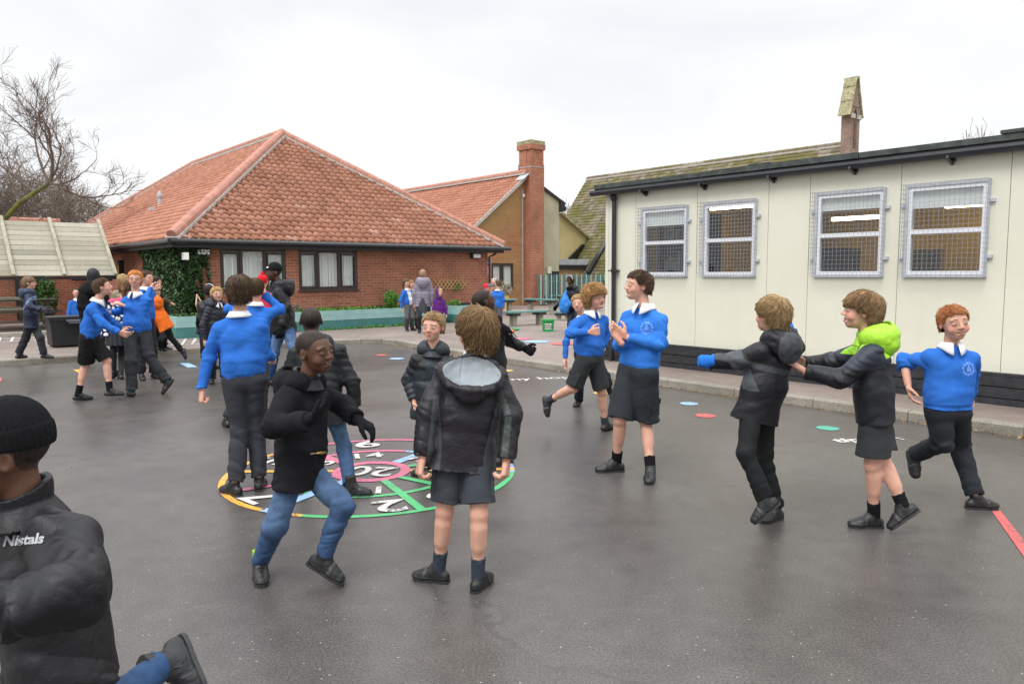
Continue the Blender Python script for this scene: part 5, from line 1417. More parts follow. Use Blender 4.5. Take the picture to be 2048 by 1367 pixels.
        Vs = A.reshape(-1, 3) * hh @ M.T + hc
        VV.append(Vs); FF.append(Fs); CC.append(np.repeat(col[None] * shade[:, None], 3 * (K + 1), 0))
    return np_mesh('hair', np.vstack(VV), np.vstack(FF), 'hair', root, np.vstack(CC).clip(0, 1))

def hand_sdf(S, wr, d, palm, sc, curl, side, fold=.02, spread=.0, glove=0, thumb=1.0):
    """wrist point, direction, palm normal; adds palm, four fingers and thumb. side +1: thumb lies towards cross(palm, d)*side"""
    d = nrmz(d); palm = nrmz(palm - d * (palm @ d)); x = np.cross(palm, d) * side
    g_ = 1 + glove * .25; kc = wr + d * .065 * sc
    for s in (-1, -.33, .33, 1): S.cone(wr + d * .012 * sc + x * .012 * s * sc, kc + x * .026 * s * sc, .014 * sc * g_, .0115 * sc * g_, .010)
    Ls = [.058, .064, .060, .048]
    for i, s in enumerate((1, .35, -.35, -1)):
        p = kc + x * .026 * s * sc; a = 0.; dirv = d + x * spread * s * 1.0
        for j, fr in enumerate((.44, .32, .24)):
            a += curl * (1.0, 1.1, .8)[j] + (.04 * i)
            v = nrmz(nrmz(dirv) * math.cos(a) + palm * math.sin(a)); q = p + v * Ls[i] * fr * sc * 1.12
            r0, r1 = (.0092, .0084, .0076)[j], (.0084, .0076, .0068)[j]
            S.cone(p, q, r0 * sc * g_, r1 * sc * g_, .003); p = q
    p = wr + d * .02 * sc + x * .022 * sc
    v = nrmz(d * .55 + x * .75 * thumb + palm * .45); q = p + v * .034 * sc; S.cone(p, q, .0125 * sc * g_, .0105 * sc * g_, .008)
    v = nrmz(d * .85 + x * (.35 * thumb) + palm * (.35 + curl * .5)); q2 = q + v * .026 * sc; S.cone(q, q2, .0098 * sc * g_, .0082 * sc * g_, .003)
    v = nrmz(d * .9 + x * (.1 * thumb - curl * .3) + palm * (.3 + curl * .6)); S.cone(q2, q2 + v * .02 * sc, .0084 * sc * g_, .007 * sc * g_, .003)

PEOPLE = {}
def tint(o, c):
    at = o.data.color_attributes.new('Col', 'FLOAT_COLOR', 'POINT'); at.data.foreach_set('color', np.tile([*c, 1], (len(o.data.vertices), 1)).astype(np.float32).ravel()); return o
def ellm(m, W, M, hh, c, r, nu=10, nv=7):
    vs = []; fs = []
    for j in range(nv + 1):
        t = math.pi * j / nv
        for i in range(nu):
            a = 2 * math.pi * i / nu; vs.append(W(c[0] + r[0] * math.sin(t) * math.cos(a), c[1] + r[1] * math.sin(t) * math.sin(a), c[2] + r[2] * math.cos(t)))
    for j in range(nv):
        for i in range(nu): fs.append([j * nu + i, j * nu + (i + 1) % nu, (j + 1) * nu + (i + 1) % nu, (j + 1) * nu + i])
    m.add(vs, fs)
def face_bits(sp, root, Sh, W, M, hh, skin):
    def sy(x, z):       # where the face surface is, in front of (x, z)
        ys = np.linspace(.56, .2, 60); P = np.array([W(x, y, z) for y in ys], np.float32); d = Sh(P); i = np.argmax(d < 0); return ys[i] if d[i] < 0 else .36
    E = sp.get('expr', 'calm'); dark = skin[0] < .2; hc_ = np.array(sp.get('hcol', (.1, .06, .035)))
    lipc = (.10, .035, .03) if dark else (.52, .17, .14); g = sp.get('gaze', 0)
    a, b, c, e = MB(), MB(), MB(), MB()
    for s in (-1, 1):
        y = sy(s * .155, .008); op = .75 if E in ('smile', 'open') else 1.0
        ellm(a, W, M, hh, (s * .150, y - .017, .008), (.052, .024, .027 * op)); ellm(b, W, M, hh, (s * .150 + g * .02, y - .006, .008), (.027, .014, .026 * op))
        pts = []
        for t in np.linspace(-1, 1, 7): x = s * .150 + t * .056; z = .012 + .029 * op * (1 - t * t); pts.append(W(x, sy(x, z) + .004, z))
        c.tube(pts, [.0045 * hh * k for k in (.5, 1, 1.4, 1.5, 1.4, 1, .5)], 5)
        pts = []
        for t in np.linspace(-1, 1, 7): x = s * (.155 + t * .085); z = .118 + .014 * (1 - t * t) - .012 * t + (.012 if E != 'calm' else 0); pts.append(W(x, sy(x, z) + .002, z))
        e.tube(pts, [.012 * hh * k for k in (1.1, 1.2, 1.2, 1.1, .9, .6, .25)], 5)
    tint(a.build('eye', 'eye', root, True), (.20, .18, .165) if dark else (.50, .48, .46)); tint(b.build('iris', 'eye', root, True), (.02, .012, .01) if dark or hc_[0] < .1 else (.045, .05, .055))
    tint(c.build('eyelash', 'skin', root, True), np.array(skin) * .22); tint(e.build('eyebrow', 'hair', root, True), hc_ * (.75 if not dark else 1))
    def line(z0, curve, w, r, m, lift=.004):
        pts = []
        for t in np.linspace(-1, 1, 9): x = t * w; z = z0 + curve * t * t; pts.append(W(x, sy(x, z) + lift, z))
        m.tube(pts, [r * hh * (1 - .75 * abs(t) ** 2) for t in np.linspace(-1, 1, 9)], 6)
    l = MB(); t_ = MB(); d_ = MB()
    if E == 'calm': line(-.252, .004, .085, .014, l); line(-.288, .010, .075, .018, l); line(-.270, .004, .092, .006, d_, .010)
    elif E == 'smile':
        line(-.238, .045, .12, .013, l); line(-.312, .085, .105, .018, l)
        y = sy(0, -.27); pts = []
        for t in np.linspace(-1, 1, 9): x = t * .080; z = -.264 + .04 * t * t; pts.append(W(x, sy(x, z) - .004, z))
        t_.tube(pts, [.022 * hh * (1 - .8 * abs(t) ** 3) for t in np.linspace(-1, 1, 9)], 6)
        line(-.285, .065, .108, .008, d_, .004)
    else:
        line(-.215, .030, .085, .014, l); line(-.372, -.03, .065, .018, l)
        y = sy(0, -.29); ellm(d_, W, M, hh, (0, y - .005, -.292), (.078, .03, .062)); pts = []
        for t in np.linspace(-1, 1, 7): x = t * .06; z = -.240 + .012 * t * t; pts.append(W(x, y + .006, z))
        t_.tube(pts, .014 * hh, 6)
    tint(l.build('lips', 'skin', root, True), lipc); tint(d_.build('mouth', 'skin', root, True), (.07, .015, .015))
    if t_.V: tint(t_.build('teeth', 'eye', root, True), (.62, .59, .52))
def person(name, sp):
    H = sp['H']; s = H / 1.4; zf = sp.get('floor', 0.)
    # --- where the feet are
    feet = {}
    for k in 'LR':
        q = sp['foot' + k]
        if q[0] == 'g':
            feet[k] = (gnd(*q[1], zf + .075 * s), gnd(*q[2], zf + .03 * s))
            a, t = feet[k]; dv = (t - a) * [1, 1, 0]; dv = nrmz(dv) * .125 * s; feet[k] = (a, a * [1, 1, 0] + dv + [0, 0, zf + .028 * s])
    Y0 = sp.get('Y') or np.mean([f[0][1] for f in feet.values()])
    pel = atY(*sp['pel'], Y0); nk = atY(sp['nk'][0], sp['nk'][1], Y0 + (sp['nk'][2] if len(sp['nk']) > 2 else 0))
    brg = lambda x: math.degrees(math.atan((x - 1024) / FOC))      # yaws are given as seen from the camera
    up = nrmz(nk - pel); ty = sp['ty'] - brg(sp['nk'][0]); hy = sp.get('hy', sp['ty']) - brg(sp['pel'][0])
    def latv(yaw): r = np.cross(yawv(yaw), [0, 0, 1.]); r = r - up * (r @ up) * .8; return nrmz(r)
    lat = latv(ty); hlat = latv(hy); fwd = nrmz(np.cross(up, lat)); hf = nrmz(np.cross(up, hlat))
    sw = sp.get('sw', .148) * .87 * s
    J = {}
    for k, q in (('R', 1), ('L', -1)):
        sh = nk - up * .076 * s + lat * q * sw
        if 'shr' + k in sp: sh = sh + np.array(sp['shr' + k]) * s
        e = solve(sh, .25 * s, *sp['el' + k]); w = solve(e, .215 * s, *sp['wr' + k])
        hip = pel + hlat * q * .068 * s - up * .02 * s
        if k in feet:
            an, toe = feet[k]; kn = sp['kn' + k]
            L1 = .345 * s; kp = solve(hip, L1, *kn)
            # keep shin length plausible: slide knee along its ray to balance
            d = ray(kn[0], kn[1]); best = None
            for yy in np.linspace(min(hip[1], an[1]) - .25 * s, max(hip[1], an[1]) + .25 * s, 60):
                p = EYE + d * (yy / d[1]); c = abs(np.linalg.norm(p - hip) - L1) + abs(np.linalg.norm(p - an) - .33 * s) + (.02 if (p[1] - (hip[1] + an[1]) / 2) * kn[2] < 0 else 0)
                if best is None or c < best[0]: best = (c, p)
            kp = best[1]
        else:
            kp = solve(hip, .345 * s, *sp['kn' + k]); q2 = sp['foot' + k]; an = solve(kp, .33 * s, *q2[0]); toe = solve(an, .135 * s, *q2[1])
        J[k] = (sh, e, w, hip, kp, an, toe)
    hx, hyy = sp['hd']; hyaw, hpit, hrol = (list(sp['face']) + [0, 0])[:3]; M = frame(hyaw - brg(sp['hd'][0]), hpit, hrol)
    hh = (sp['hh'] if 'hh' in sp else .205 * (.5 + .5 * s)) * .945
    hc = atY(hx, hyy, nk[1] + (M[:, 1] * .03)[1] + sp.get('hdz', 0))
    px_m = 743. / Y0; h = sp.get('res') or float(np.clip(.95 / px_m, .0042, .016)); near = sp.get('near', 1.0 if Y0 < 8 else (.4 if Y0 < 11 else 0))
    skin = np.array(SKIN[sp.get('skin', 'pale')]); build = sp.get('fat', 1.0)
    base = (J['L'][5] + J['R'][5]) / 2; root = empty(name, (base[0], base[1], zf), sp['label'], 'person', sp.get('group'))
    if sp.get('cat'): root['category'] = sp['cat']
    # ---------------- body: ONE continuous surface
    B, paint, W = build_head(sp, root, hc, M, hh, skin, near, h)
    neckb = nk - up * .02 * s; nt_ = hc + M @ np.array([0, -.10, -.22]) * hh
    B.cone(neckb, nt_, .044 * s, .043 * s, .015); B.cone(neckb - up * .04 * s, neckb, .05 * s, .043 * s, .02)
    for q in (1, -1): B.cone(nk + lat * q * .015 * s - up * .038 * s, nk - up * .080 * s + lat * q * (sw - .02 * s), .036 * s, .040 * s, .03)
    ch = nk - up * .14 * s; wa = pel + up * .10 * s
    for q in (-1, 1):
        B.cone(ch + lat * q * .050 * s, wa + lat * q * .042 * s, .068 * s * build, .060 * s * build, .03)
        B.cone(wa + hlat * q * .045 * s, pel + hlat * q * .05 * s - up * .02 * s, .060 * s * build, .066 * s * build, .03)
    outer = sp.get('top', 'sweater'); glove = sp.get('glove')
    for k, q in (('R', 1), ('L', -1)):
        sh, e, w, hip, kp, an, toe = J[k]
        B.cone(sh, e, .034 * s, .029 * s, .02); B.cone(e, w if not glove else e + (w - e) * .86, .030 * s if not glove else .024 * s, .021 * s if not glove else .014 * s, .012)
        hd = sp.get('hand' + k, {}); d = nrmz(w - e)
        if 'to' in hd: d = nrmz(solve(w, .1, *hd['to']) - w)
        pn = np.array(hd.get('palm', tuple(-lat * q * .8 + fwd * .3)), float)
        sc = s * (1.06 if H < 1.5 else 1.0)
        if near or h < .0125: 
            if not glove and not hd.get('hide'): hand_sdf(B, w + d * .012 * s, d, pn, sc, hd.get('curl', .35), -q, spread=hd.get('spread', .12))
        elif not glove: B.cone(w, w + d * .08 * s, .024 * s, .022 * s, .01)
        lt = 1.0 if sp.get('bot') == 'shorts' else .78
        B.cone(hip, kp, .062 * s * build * lt, .043 * s * lt, .02); B.cone(kp, an, .039 * s * lt, .026 * s, .012)
        ca = kp + (an - kp) * .34; bk = nrmz(np.cross(np.cross(an - kp, yawv(hy)), an - kp)); B.cone(ca - bk * (.010 * s) * (1 if bk @ yawv(hy) > 0 else -1) - nrmz(an - kp) * .045 * s, ca - bk * (.008 * s) * (1 if bk @ yawv(hy) > 0 else -1) + nrmz(an - kp) * .05 * s, .037 * s * lt, .032 * s * lt, .03)
        B.ell(kp + yawv(hy) * .008 * s, np.array([.039, .039, .044]) * s * lt, None, .02)
        ff = nrmz(toe - an); B.cone(an, an + (toe - an) * .55 + (an - kp) / np.linalg.norm(an - kp) * .015, .024 * s, .013 * s, .01)
    V, F = mesh_of(B, h)
    col = np.tile(skin, (len(V), 1)).astype(float)
    if skin[0] > .2:   # rosy knees, elbows, hands
        for k in 'LR':
            for c, rr_, a in ((J[k][4], .07 * s, .35), (J[k][2], .1 * s, .3)):
                m = np.clip(1 - np.linalg.norm(V - c, axis=1) / rr_, 0, 1)[:, None] * a; col = col * (1 - m) + np.array([.70, .27, .2]) * m
    paint(V, col); np_mesh('body', V, F, 'skin', root, col.clip(0, 1))
    if near and abs(((hyaw + 180) % 360) - 180) < 135: face_bits(sp, root, B, W, M, hh, skin)
    # ---------------- hair / hats
    if sp.get('hair'): hair_mesh(sp, root, hc, M, hh, max(.0042, h), near)
    hat = sp.get('hat')
    if hat:
        S = SDF(); c = hat['col']
        S.ell(W(0, -.06, .17), np.array([.41, .50, .42]) * hh, M, .01)
        if hat.get('tall'): S.ell(W(0, -.13, .36), np.array([.30, .34, .30]) * hh, M, .04)
        zc = hat.get('z', .12)
        def hp(P, d):
            L = ((P - hc) @ M) / hh
            band = (L[:, 2] < zc + .22 - .1 * (L[:, 1] < -10)); zl = zc - .12 * np.clip(-L[:, 1], -.3, .5)
            d = d - .012 * hh * 5 * (.35 * band) * .6 - .0016 * np.sin(np.arctan2(L[:, 0], L[:, 1]) * 44)
            return np.maximum(d, (zl - L[:, 2]) * hh)
        S.cut(hp)
        if hat.get('hood'):
            S = SDF(); S.ell(W(0, -.07, .05), np.array([.46, .50, .56]) * hh, M, .01); S.cone(W(0, -.15, -.2), W(0, -.15, -.55), .40 * hh, .44 * hh, .03)
            S.ell(W(0, .42, -.06), np.array([.29, .40, .40]) * hh, M, .02, True)
        r = mesh_of(S, h)
        if r:
            V, F = r; cc = np.tile(np.array(c, float), (len(V), 1)); L = ((V - hc) @ M) / hh
            if hat.get('logo'):
                for (lx, ly, lz, rr_) in hat['logo']:
                    m = np.linalg.norm((L - np.array([lx, ly, lz])) * [1, 1, 1.6], axis=1) < rr_; cc[m] = (.7, .7, .72)
            np_mesh('hood' if hat.get('hood') else 'hat', V, F, 'nylon' if hat.get('hood') else 'knit', root, cc)
        if hat.get('pom'):
            S = SDF(); S.ell(W(0, -.1, .66), np.array([.15] * 3) * hh, None, .01); S.cut(lambda P, d: d - .008 * vnoise(P * 90)); V, F = mesh_of(S, h); np_mesh('pompom', V, F, 'knit', root, np.tile(c, (len(V), 1)))
    # ---------------- trousers / shorts / skirt
    bot = sp.get('bot', 'trousers'); bc = np.array(sp.get('bcol', CHAR)); bm = {'jeans': 'denim'}.get(bot, 'twill')
    S = SDF(); wz = pel + up * .085 * s; ph = sp.get('seed', 1) * 1.37
    for q in (-1, 1): S.cone(wz + hlat * q * .042 * s, pel + hlat * q * .046 * s - up * .03 * s, .074 * s * build, .084 * s * build, .03, cut='a')
    S.cone(wz, pel - up * .01 * s, .066 * s * build, .074 * s * build, .03, cut='a')
    wrk = .0080 * s; jz = .93 if sp.get('top', 'sweater') != 'sweater' else 1.0; build_ = build; build = build * jz
    for k, q in (('R', 1), ('L', -1)):
        sh, e, w, hip, kp, an, toe = J[k]; leg = nrmz(kp - hip)
        if bot == 'shorts':
            ln = sp.get('slen', .86); end = hip + (kp - hip) * ln; S.cone(hip, end, .082 * s * build, sp.get('shem', .083) * .90 * s, .02, cut='b', fold=(.005 * s, .11, ph + q))
        elif bot == 'skirt': pass
        else:
            wd = {'jeans': (.074, .055, .046), 'slim': (.074, .055, .046), 'trousers': (.076, .061, .056)}[bot]
            S.cone(hip, kp, wd[0] * s * build, wd[1] * s, .02, fold=(wrk, .10, ph + q)); hem = kp + (an - kp) * (.97 if bot != 'jeans' else .95)
            S.cone(kp, hem, wd[1] * s, wd[2] * s, .02, cut='b', fold=(wrk * (1.1 if bot != 'jeans' else .6), .075 if bot != 'jeans' else .05, ph * 2 + q))
    if bot == 'skirt':
        S.cone(pel + up * .02 * s, pel - np.array([0, 0, .27 * s]) + hf * .0, .12 * s, .17 * s, .03, cut='b', fold=None)
        S.cut(lambda P, d: d - .006 * s * np.sin(np.arctan2(P[:, 0] - pel[0], P[:, 1] - pel[1]) * 16))
        T = SDF()
        for k in 'LR': T.cone(J[k][3], J[k][4], .062 * s, .044 * s, .02); T.cone(J[k][4], J[k][5], .045 * s, .033 * s, .02)
        V, F = mesh_of(T, h); np_mesh('tights', V, F, 'twill', root, np.tile(np.array(sp.get('tights', CHAR)), (len(V), 1)))
    build = build_; V, F = mesh_of(S, h); cc = np.tile(bc, (len(V), 1)).astype(float)
    if bot == 'jeans':
        for k in 'LR':
            mid = (J[k][3] + J[k][4] * 2) / 3; m = np.clip(1 - np.linalg.norm(V - mid, axis=1) / (.17 * s), 0, 1)[:, None] * .75; cc = cc * (1 - m) + np.array([.12, .20, .33]) * m
    if sp.get('bpaint'): sp['bpaint'](V, cc, dict(J=J, pel=pel, up=up, lat=hlat, fwd=hf, s=s))
    np_mesh({'jeans': 'jeans', 'skirt': 'skirt', 'shorts': 'shorts'}.get(bot, 'trousers'), V, F, bm, root, cc.clip(0, 1))
    if bot == 'shorts' and near and sp.get('cargo', 1):
        for k, q in (('R', 1), ('L', -1)):
            hip, kp = J[k][3], J[k][4]; ax = nrmz(kp - hip); out = nrmz(hlat * q - ax * ((hlat * q) @ ax)); c = hip + (kp - hip) * (sp.get('slen', .86) - .25) + out * .072 * s; fv = np.cross(ax, out)
            m = MB(); m.prism([c + fv * a * .055 * s + ax * b * .055 * s - out * .012 for a, b in ((-1, -1), (1, -1), (1, 1), (-1, 1))], out * .014)
            m.prism([c + fv * a * .06 * s + ax * b * s - out * .008 for a, b in ((-1, -.068), (1, -.068), (1, -.03), (-1, -.03))], out * .016)
            o = m.build('pocket', bm, root); at = o.data.color_attributes.new('Col', 'FLOAT_COLOR', 'POINT'); at.data.foreach_set('color', np.tile([*bc * .95, 1], (len(o.data.vertices), 1)).astype(np.float32).ravel())
    # ---------------- socks and shoes
    for k in 'LR':
        sh, e, w, hip, kp, an, toe = J[k]
        if bot == 'shorts' or sp.get('sockc'):
            S = SDF(); S.cone(an + (kp - an) * sp.get('sockh', .33), an - (kp - an) * .06, .0375 * s, .034 * s, .01, cut='a', fold=(.0018, .018, ph)); V, F = mesh_of(S, h)
            np_mesh('sock', V, F, 'knit', root, np.tile(np.array(sp.get('sockc', CHAR)), (len(V), 1)))
        shin = nrmz(an - kp); fd = nrmz(toe - an); dn = nrmz(shin - fd * (shin @ fd) * .999) if abs(shin @ fd) < .98 else np.array([0, 0, -1.])
        if sp['foot' + k][0] == 'g': fd = nrmz((toe - an) * [1, 1, 0]); dn = np.array([0, 0, -1.])
        else: fd = nrmz(fd - dn * .42 * (1 if abs(fd @ dn) < .9 else 0)); dn = nrmz(dn - fd * (dn @ fd))
        # foot frame: heel behind the ankle
        heel = an - fd * .030 * s + dn * .045 * s; ball = an + fd * .085 * s + dn * .048 * s; tip = an + fd * .128 * s + dn * .052 * s; sx = np.cross(fd, dn)
        boot = sp.get('boot', 0); bg_ = 1.12 if boot else 1.0
        S = SDF(); S.cone(heel + dn * -.005, ball, .028 * s * bg_, .028 * s * bg_, .02); S.cone(ball, tip, .028 * s * bg_, .022 * s * bg_, .02)
        S.cone(an - dn * (.02 + .05 * boot) * s, an + fd * .01 + dn * .03 * s, .033 * s * bg_, .033 * s * bg_, .02, cut='a'); S.cone(an + fd * .02 * s + dn * .012 * s, ball - dn * .000 * s, .030 * s, .026 * s, .02)
        for q in (-1, 1): S.cone(ball + sx * q * .011 * s, tip + sx * q * .009 * s - fd * .005, .023 * s, .019 * s, .012)
        so = .073 * s
        def shp(P, d, a_=an, n_=dn, f_=fd, q_=so):
            L = P - a_; x = L @ f_ / s; z = L @ n_ / s
            up_ = z < .05
            d = d - .0028 * s * (((x > .036) & (x < .058)) | ((x > .068) & (x < .086))) * up_ + .0016 * s * np.cos(x * 900) * ((x > .03) & (x < .09)) * up_
            d = d - .003 * s * ((z > .046) & (z < .060)) - .0012 * vnoise(P * 60)
            return np.maximum(d, L @ n_ - q_)
        S.cut(shp)
        V, F = mesh_of(S, min(h, .0075)); cc = np.tile(np.array(sp.get('shoec', (.014, .014, .015))), (len(V), 1)); dd_ = (V - an) @ dn
        x_ = (V - an) @ fd
        m = dd_ > .056 * s; cc[m] = sp.get('solec', (.03, .03, .03))
        m = (x_ > .045 * s) & (x_ < .075 * s) & (dd_ < .05 * s); cc[m] = np.array(sp.get('strapc', (.022, .022, .024)))
        if boot: m = (dd_ < -.035 * s); cc[m] = sp.get('bootc', (.25, .45, .03))
        np_mesh('shoe', V, F, 'leather', root, cc)
        if near and h < .0085:
            m = MB(); n = 20; ring = []
            pr = [(-.057, .016), (-.046, .025), (-.02, .029), (.03, .029), (.085, .034), (.120, .031), (.139, .021), (.147, .008)]
            P = [an + fd * x * s * bg_ + sx * y * s * bg_ for x, y in pr] + [an + fd * x * s * bg_ - sx * y * s * bg_ for x, y in pr[::-1]]
            m.prism([p + dn * .060 * s for p in P], dn * .0155 * s); o = m.build('sole', 'leather', root)
            at = o.data.color_attributes.new('Col', 'FLOAT_COLOR', 'POINT'); at.data.foreach_set('color', np.tile([*sp.get('solec', (.03, .03, .03)), 1], (len(o.data.vertices), 1)).astype(np.float32).ravel())
    # ---------------- top
    tcx = dict(J=J, pel=pel, nk=nk, up=up, lat=lat, fwd=fwd, s=s, hlat=hlat)
    tcol = np.array(sp.get('tcol', BLUE if outer == 'sweater' else BLACK)); S = SDF()
    jk = outer != 'sweater'; hemd = sp.get('hem', -.02 if not jk else -.13) * s    # hem height above the pelvis
    rc, rw = (.082, .087) if not jk else (.088, .096); rc *= build * s; rw *= build * s
    sl = sp.get('sleeve', (.047, .043, .034) if not jk else (.053, .050, .042)); sl = [q * s * (1 + (build - 1) * .6) for q in sl]
    puff = outer == 'puffer'; fa = .0088 * s if not jk else .0072 * s; fl = .10 if not jk else .085
    if puff: fa, fl = -.011, .070
    hm = pel + up * hemd
    for q in (-1, 1):
        S.cone(ch + lat * q * .056 * s, wa + (lat + hlat) / 2 * q * .05 * s, rc, rw, .04, fold=(fa * .8, fl * 1.3, ph))
        S.cone(wa + hlat * q * .05 * s, hm + hlat * q * (.068 if jk else .062) * s, rw, rw * sp.get('flare', 1.03 if jk else .98), .04, cut=None, fold=(fa, fl, ph + 1))
        if q > 0: S.cone(ch, nk - up * .022 * s, .080 * s, .052 * s, .035); S.cone(wa, hm, rw * .98, rw * .98, .04, cut='b')
        S.cone(nk + lat * q * .022 * s - up * .022 * s, nk - up * .072 * s + lat * q * (sw - .012 * s), .043 * s, (.044 if not jk else .050) * s, .03)
    S.stage(lambda P, d: np.maximum(d, ((hm - P) @ up) + .004 * s * vnoise(P * 12 + ph)))
    if not jk: S.stage(lambda P, d: np.where(((P - hm) @ up < .045 * s), d + .009 * s * np.clip((.045 * s - (P - hm) @ up) / (.02 * s), 0, 1), d))
    for k, q in (('R', 1), ('L', -1)):
        sh, e, w, hip, kp, an, toe = J[k]; we = e + (w - e) * sp.get('slv' + k, .97)
        S.cone(sh, e, sl[0], sl[1], .035, fold=(fa, fl * .75, ph + q * 2)); S.cone(e, we, sl[1] * .98, sl[2], .02, cut='b', fold=(fa * .9, fl * .6, ph + q))
        if not jk and sp.get('cuff', 1): S.cone(e + (we - e) * .86, we + (we - e) * .02, sl[2] * .86, sl[2] * .82, .006, cut='b')
        if sp.get('slv' + k, 1) < .5: S.cone(e + (we - e) * .5, we, sl[1] * 1.05, sl[1], .012, cut='b', fold=(.006, .03, ph))
    axs = [(J[k][1], J[k][2]) for k in 'LR'] + [(J[k][0], J[k][1]) for k in 'LR']
    def tors(P):      # true where the nearest limb is the trunk, so that the hem never cuts a sleeve
        m = np.ones(len(P), bool)
        for a_, b_ in axs:
            ba = b_ - a_; t = np.clip(((P - a_) @ ba) / (ba @ ba), 0, 1); m &= np.linalg.norm(P - a_ - t[:, None] * ba, axis=1) > sl[0] * 1.12
        return m
    def big(P, d): # broad soft drape folds
        n = np.abs(d) < .04
        if n.any(): d[n] = d[n] - (fa if fa > 0 else .004) * .6 * vnoise(P[n] * 11 + ph) - (.0016 * s) * vnoise(P[n] * 27 + ph)
        return d
    S.cut(big)
    if not jk:  # crew neck + ribbed hem band
        S.cut(lambda P, d: np.maximum(d, .044 * s - np.linalg.norm(P - nk - up * .024 * s, axis=1)))
    else:
        S.cut(lambda P, d: np.maximum(d, .047 * s - np.sqrt(((P - nk - up * .022 * s) ** 2).sum(1))))
    r = mesh_of(S, h); V, F = r; cc = np.tile(tcol, (len(V), 1)).astype(float)
    if sp.get('tpaint'): sp['tpaint'](V, cc, tcx)
    tm = {'sweater': 'fleece', 'puffer': 'nylon', 'jacket': 'nylon', 'coat': 'fleece'}[outer]
    np_mesh({'sweater': 'sweater', 'puffer': 'padded_jacket', 'jacket': 'jacket', 'coat': 'coat'}[outer], V, F, sp.get('tmat', tm), root, cc.clip(0, 1))
    topS = S
    # ---------------- shirt collar
    if sp.get('collar', not jk):
        n = 56; rows = []; ang = np.linspace(R(12), R(348), n)
        cx = nk + up * .006 * s + fwd * .006 * s
        cpr = ((.050, .004), (.051, .026), (.057, .027), (.070, .006), (.078, -.012)) if not (sp.get('hood') or {}).get('open') else ((.050, .0), (.050, .034), (.054, .038), (.056, .036), (.057, .02))
        for j, (rad, z) in enumerate(cpr):
            row = []
            for a in ang:
                dr = fwd * math.cos(a) + lat * math.sin(a); fr = max(0, math.cos(a)) ** 3
                rr2 = rad + (j >= 3) * fr * .010 * (j - 2); zz = z - (j >= 3) * fr * .019 * (j - 2)
                row.append(cx + dr * rr2 * s + up * zz * s)
            rows.append(np.array(row))
        P = np.vstack(rows).astype(np.float32)
        for it in range(3):
            d = topS(P); e_ = .004; gx = np.stack([topS(P + np.array(o, np.float32) * e_) - d for o in ((1, 0, 0), (0, 1, 0), (0, 0, 1))], 1) / e_
            gx /= np.linalg.norm(gx, axis=1)[:, None] + 1e-6; jj = np.repeat(np.arange(5), n); tgt_ = np.where(jj >= 3, .0045, -9) if not (sp.get('hood') or {}).get('open') else np.full(len(jj), -9.)
            P = P + gx * np.clip(tgt_ - d, 0, .03)[:, None]
        Fq = [[j * n + i, j * n + i + 1, (j + 1) * n + i + 1, (j + 1) * n + i] for j in range(4) for i in range(n - 1)]
        o = np_mesh('collar', P, Fq, 'cotton', root, np.tile(WHITE, (len(P), 1))); md = o.modifiers.new('thick', 'SOLIDIFY'); md.thickness = .004; md.offset = 0
    # ---------------- hood lying on the back, high collar
    hood = sp.get('hood')
    if hood:
        S = SDF(); c0 = nk - fwd * (.065 if not hood.get('open') else .07) * s + up * (hood.get('z', .015)) * s; Mh = np.stack([lat, fwd, up], 1)
        if hood.get('open'):
            # open hood lying flat on the back, lining up
            n_ = nrmz(-fwd * .80 + up * .60); f_ = nrmz(np.cross(n_, lat)); f_ = -f_ if f_ @ up < 0 else f_
            Mh = np.stack([lat, f_, n_], 1); c0 = nk - fwd * .098 * s - up * .072 * s
            S.ell(c0, np.array([.168, .110, .050]) * s, Mh, .01); S.ell(c0 - f_ * .075 * s - n_ * .012 * s, np.array([.085, .065, .045]) * s, Mh, .03)
            for q in (-1, 1):
                p0 = nk - fwd * .050 * s + up * .022 * s; p1 = nk + lat * q * .100 * s - fwd * .055 * s - up * .012 * s; p2 = nk + lat * q * .175 * s - fwd * .075 * s - up * .052 * s
                S.cone(p0, p1, .030 * s, .026 * s, .01); S.cone(p1, p2, .026 * s, .008 * s, .01)
                S.cone(c0 + lat * q * .142 * s + f_ * .03 * s, c0 + lat * q * .10 * s - f_ * .075 * s + n_ * .02 * s, .018 * s, .018 * s, .015); S.cone(c0 + lat * q * .10 * s - f_ * .075 * s + n_ * .02 * s, c0 - f_ * .095 * s + n_ * .026 * s, .018 * s, .018 * s, .015)
            S.ell(c0 + n_ * .045 * s + f_ * .012 * s, np.array([.146, .084, .050]) * s, Mh, .006, True)
            S.cut(lambda P, d: d - .006 * vnoise(P * 16 + 3) - .0025 * vnoise(P * 45 + 3) + .004 * np.exp(-(((np.abs((P - nk) @ lat) - .055 * s) / .004) ** 2)))
        else:
            k_ = hood.get('k', 1.0)
            for a in np.linspace(-100, 100, 9):
                a = R(a); dr = -fwd * math.cos(a) + lat * math.sin(a); b_ = math.cos(a * .8)
                S.ell(nk + dr * (.060 + .030 * b_) * s * k_ + up * (.004 - .012 * b_ + hood.get('z', 0)) * s, np.array([.050, .050, .040 + .030 * b_]) * s * k_, None, .06)
            S.ell(nk - fwd * .098 * s * k_ - up * (.035 - hood.get('z', 0)) * s, np.array([.088, .042, .085]) * s * k_, Mh, .06)
            S.ell(nk - fwd * .055 * s + up * (.055 + hood.get('z', 0)) * s, np.array([.075, .062, .06]) * s * k_, Mh, .02, True)
            S.cut(lambda P, d: np.maximum(d - .012 * (np.abs(vnoise(P * 13 + 1)) - .3) - .003 * vnoise(P * 40), .050 * s - np.linalg.norm((P - hc), axis=1) + .38 * hh * 0))
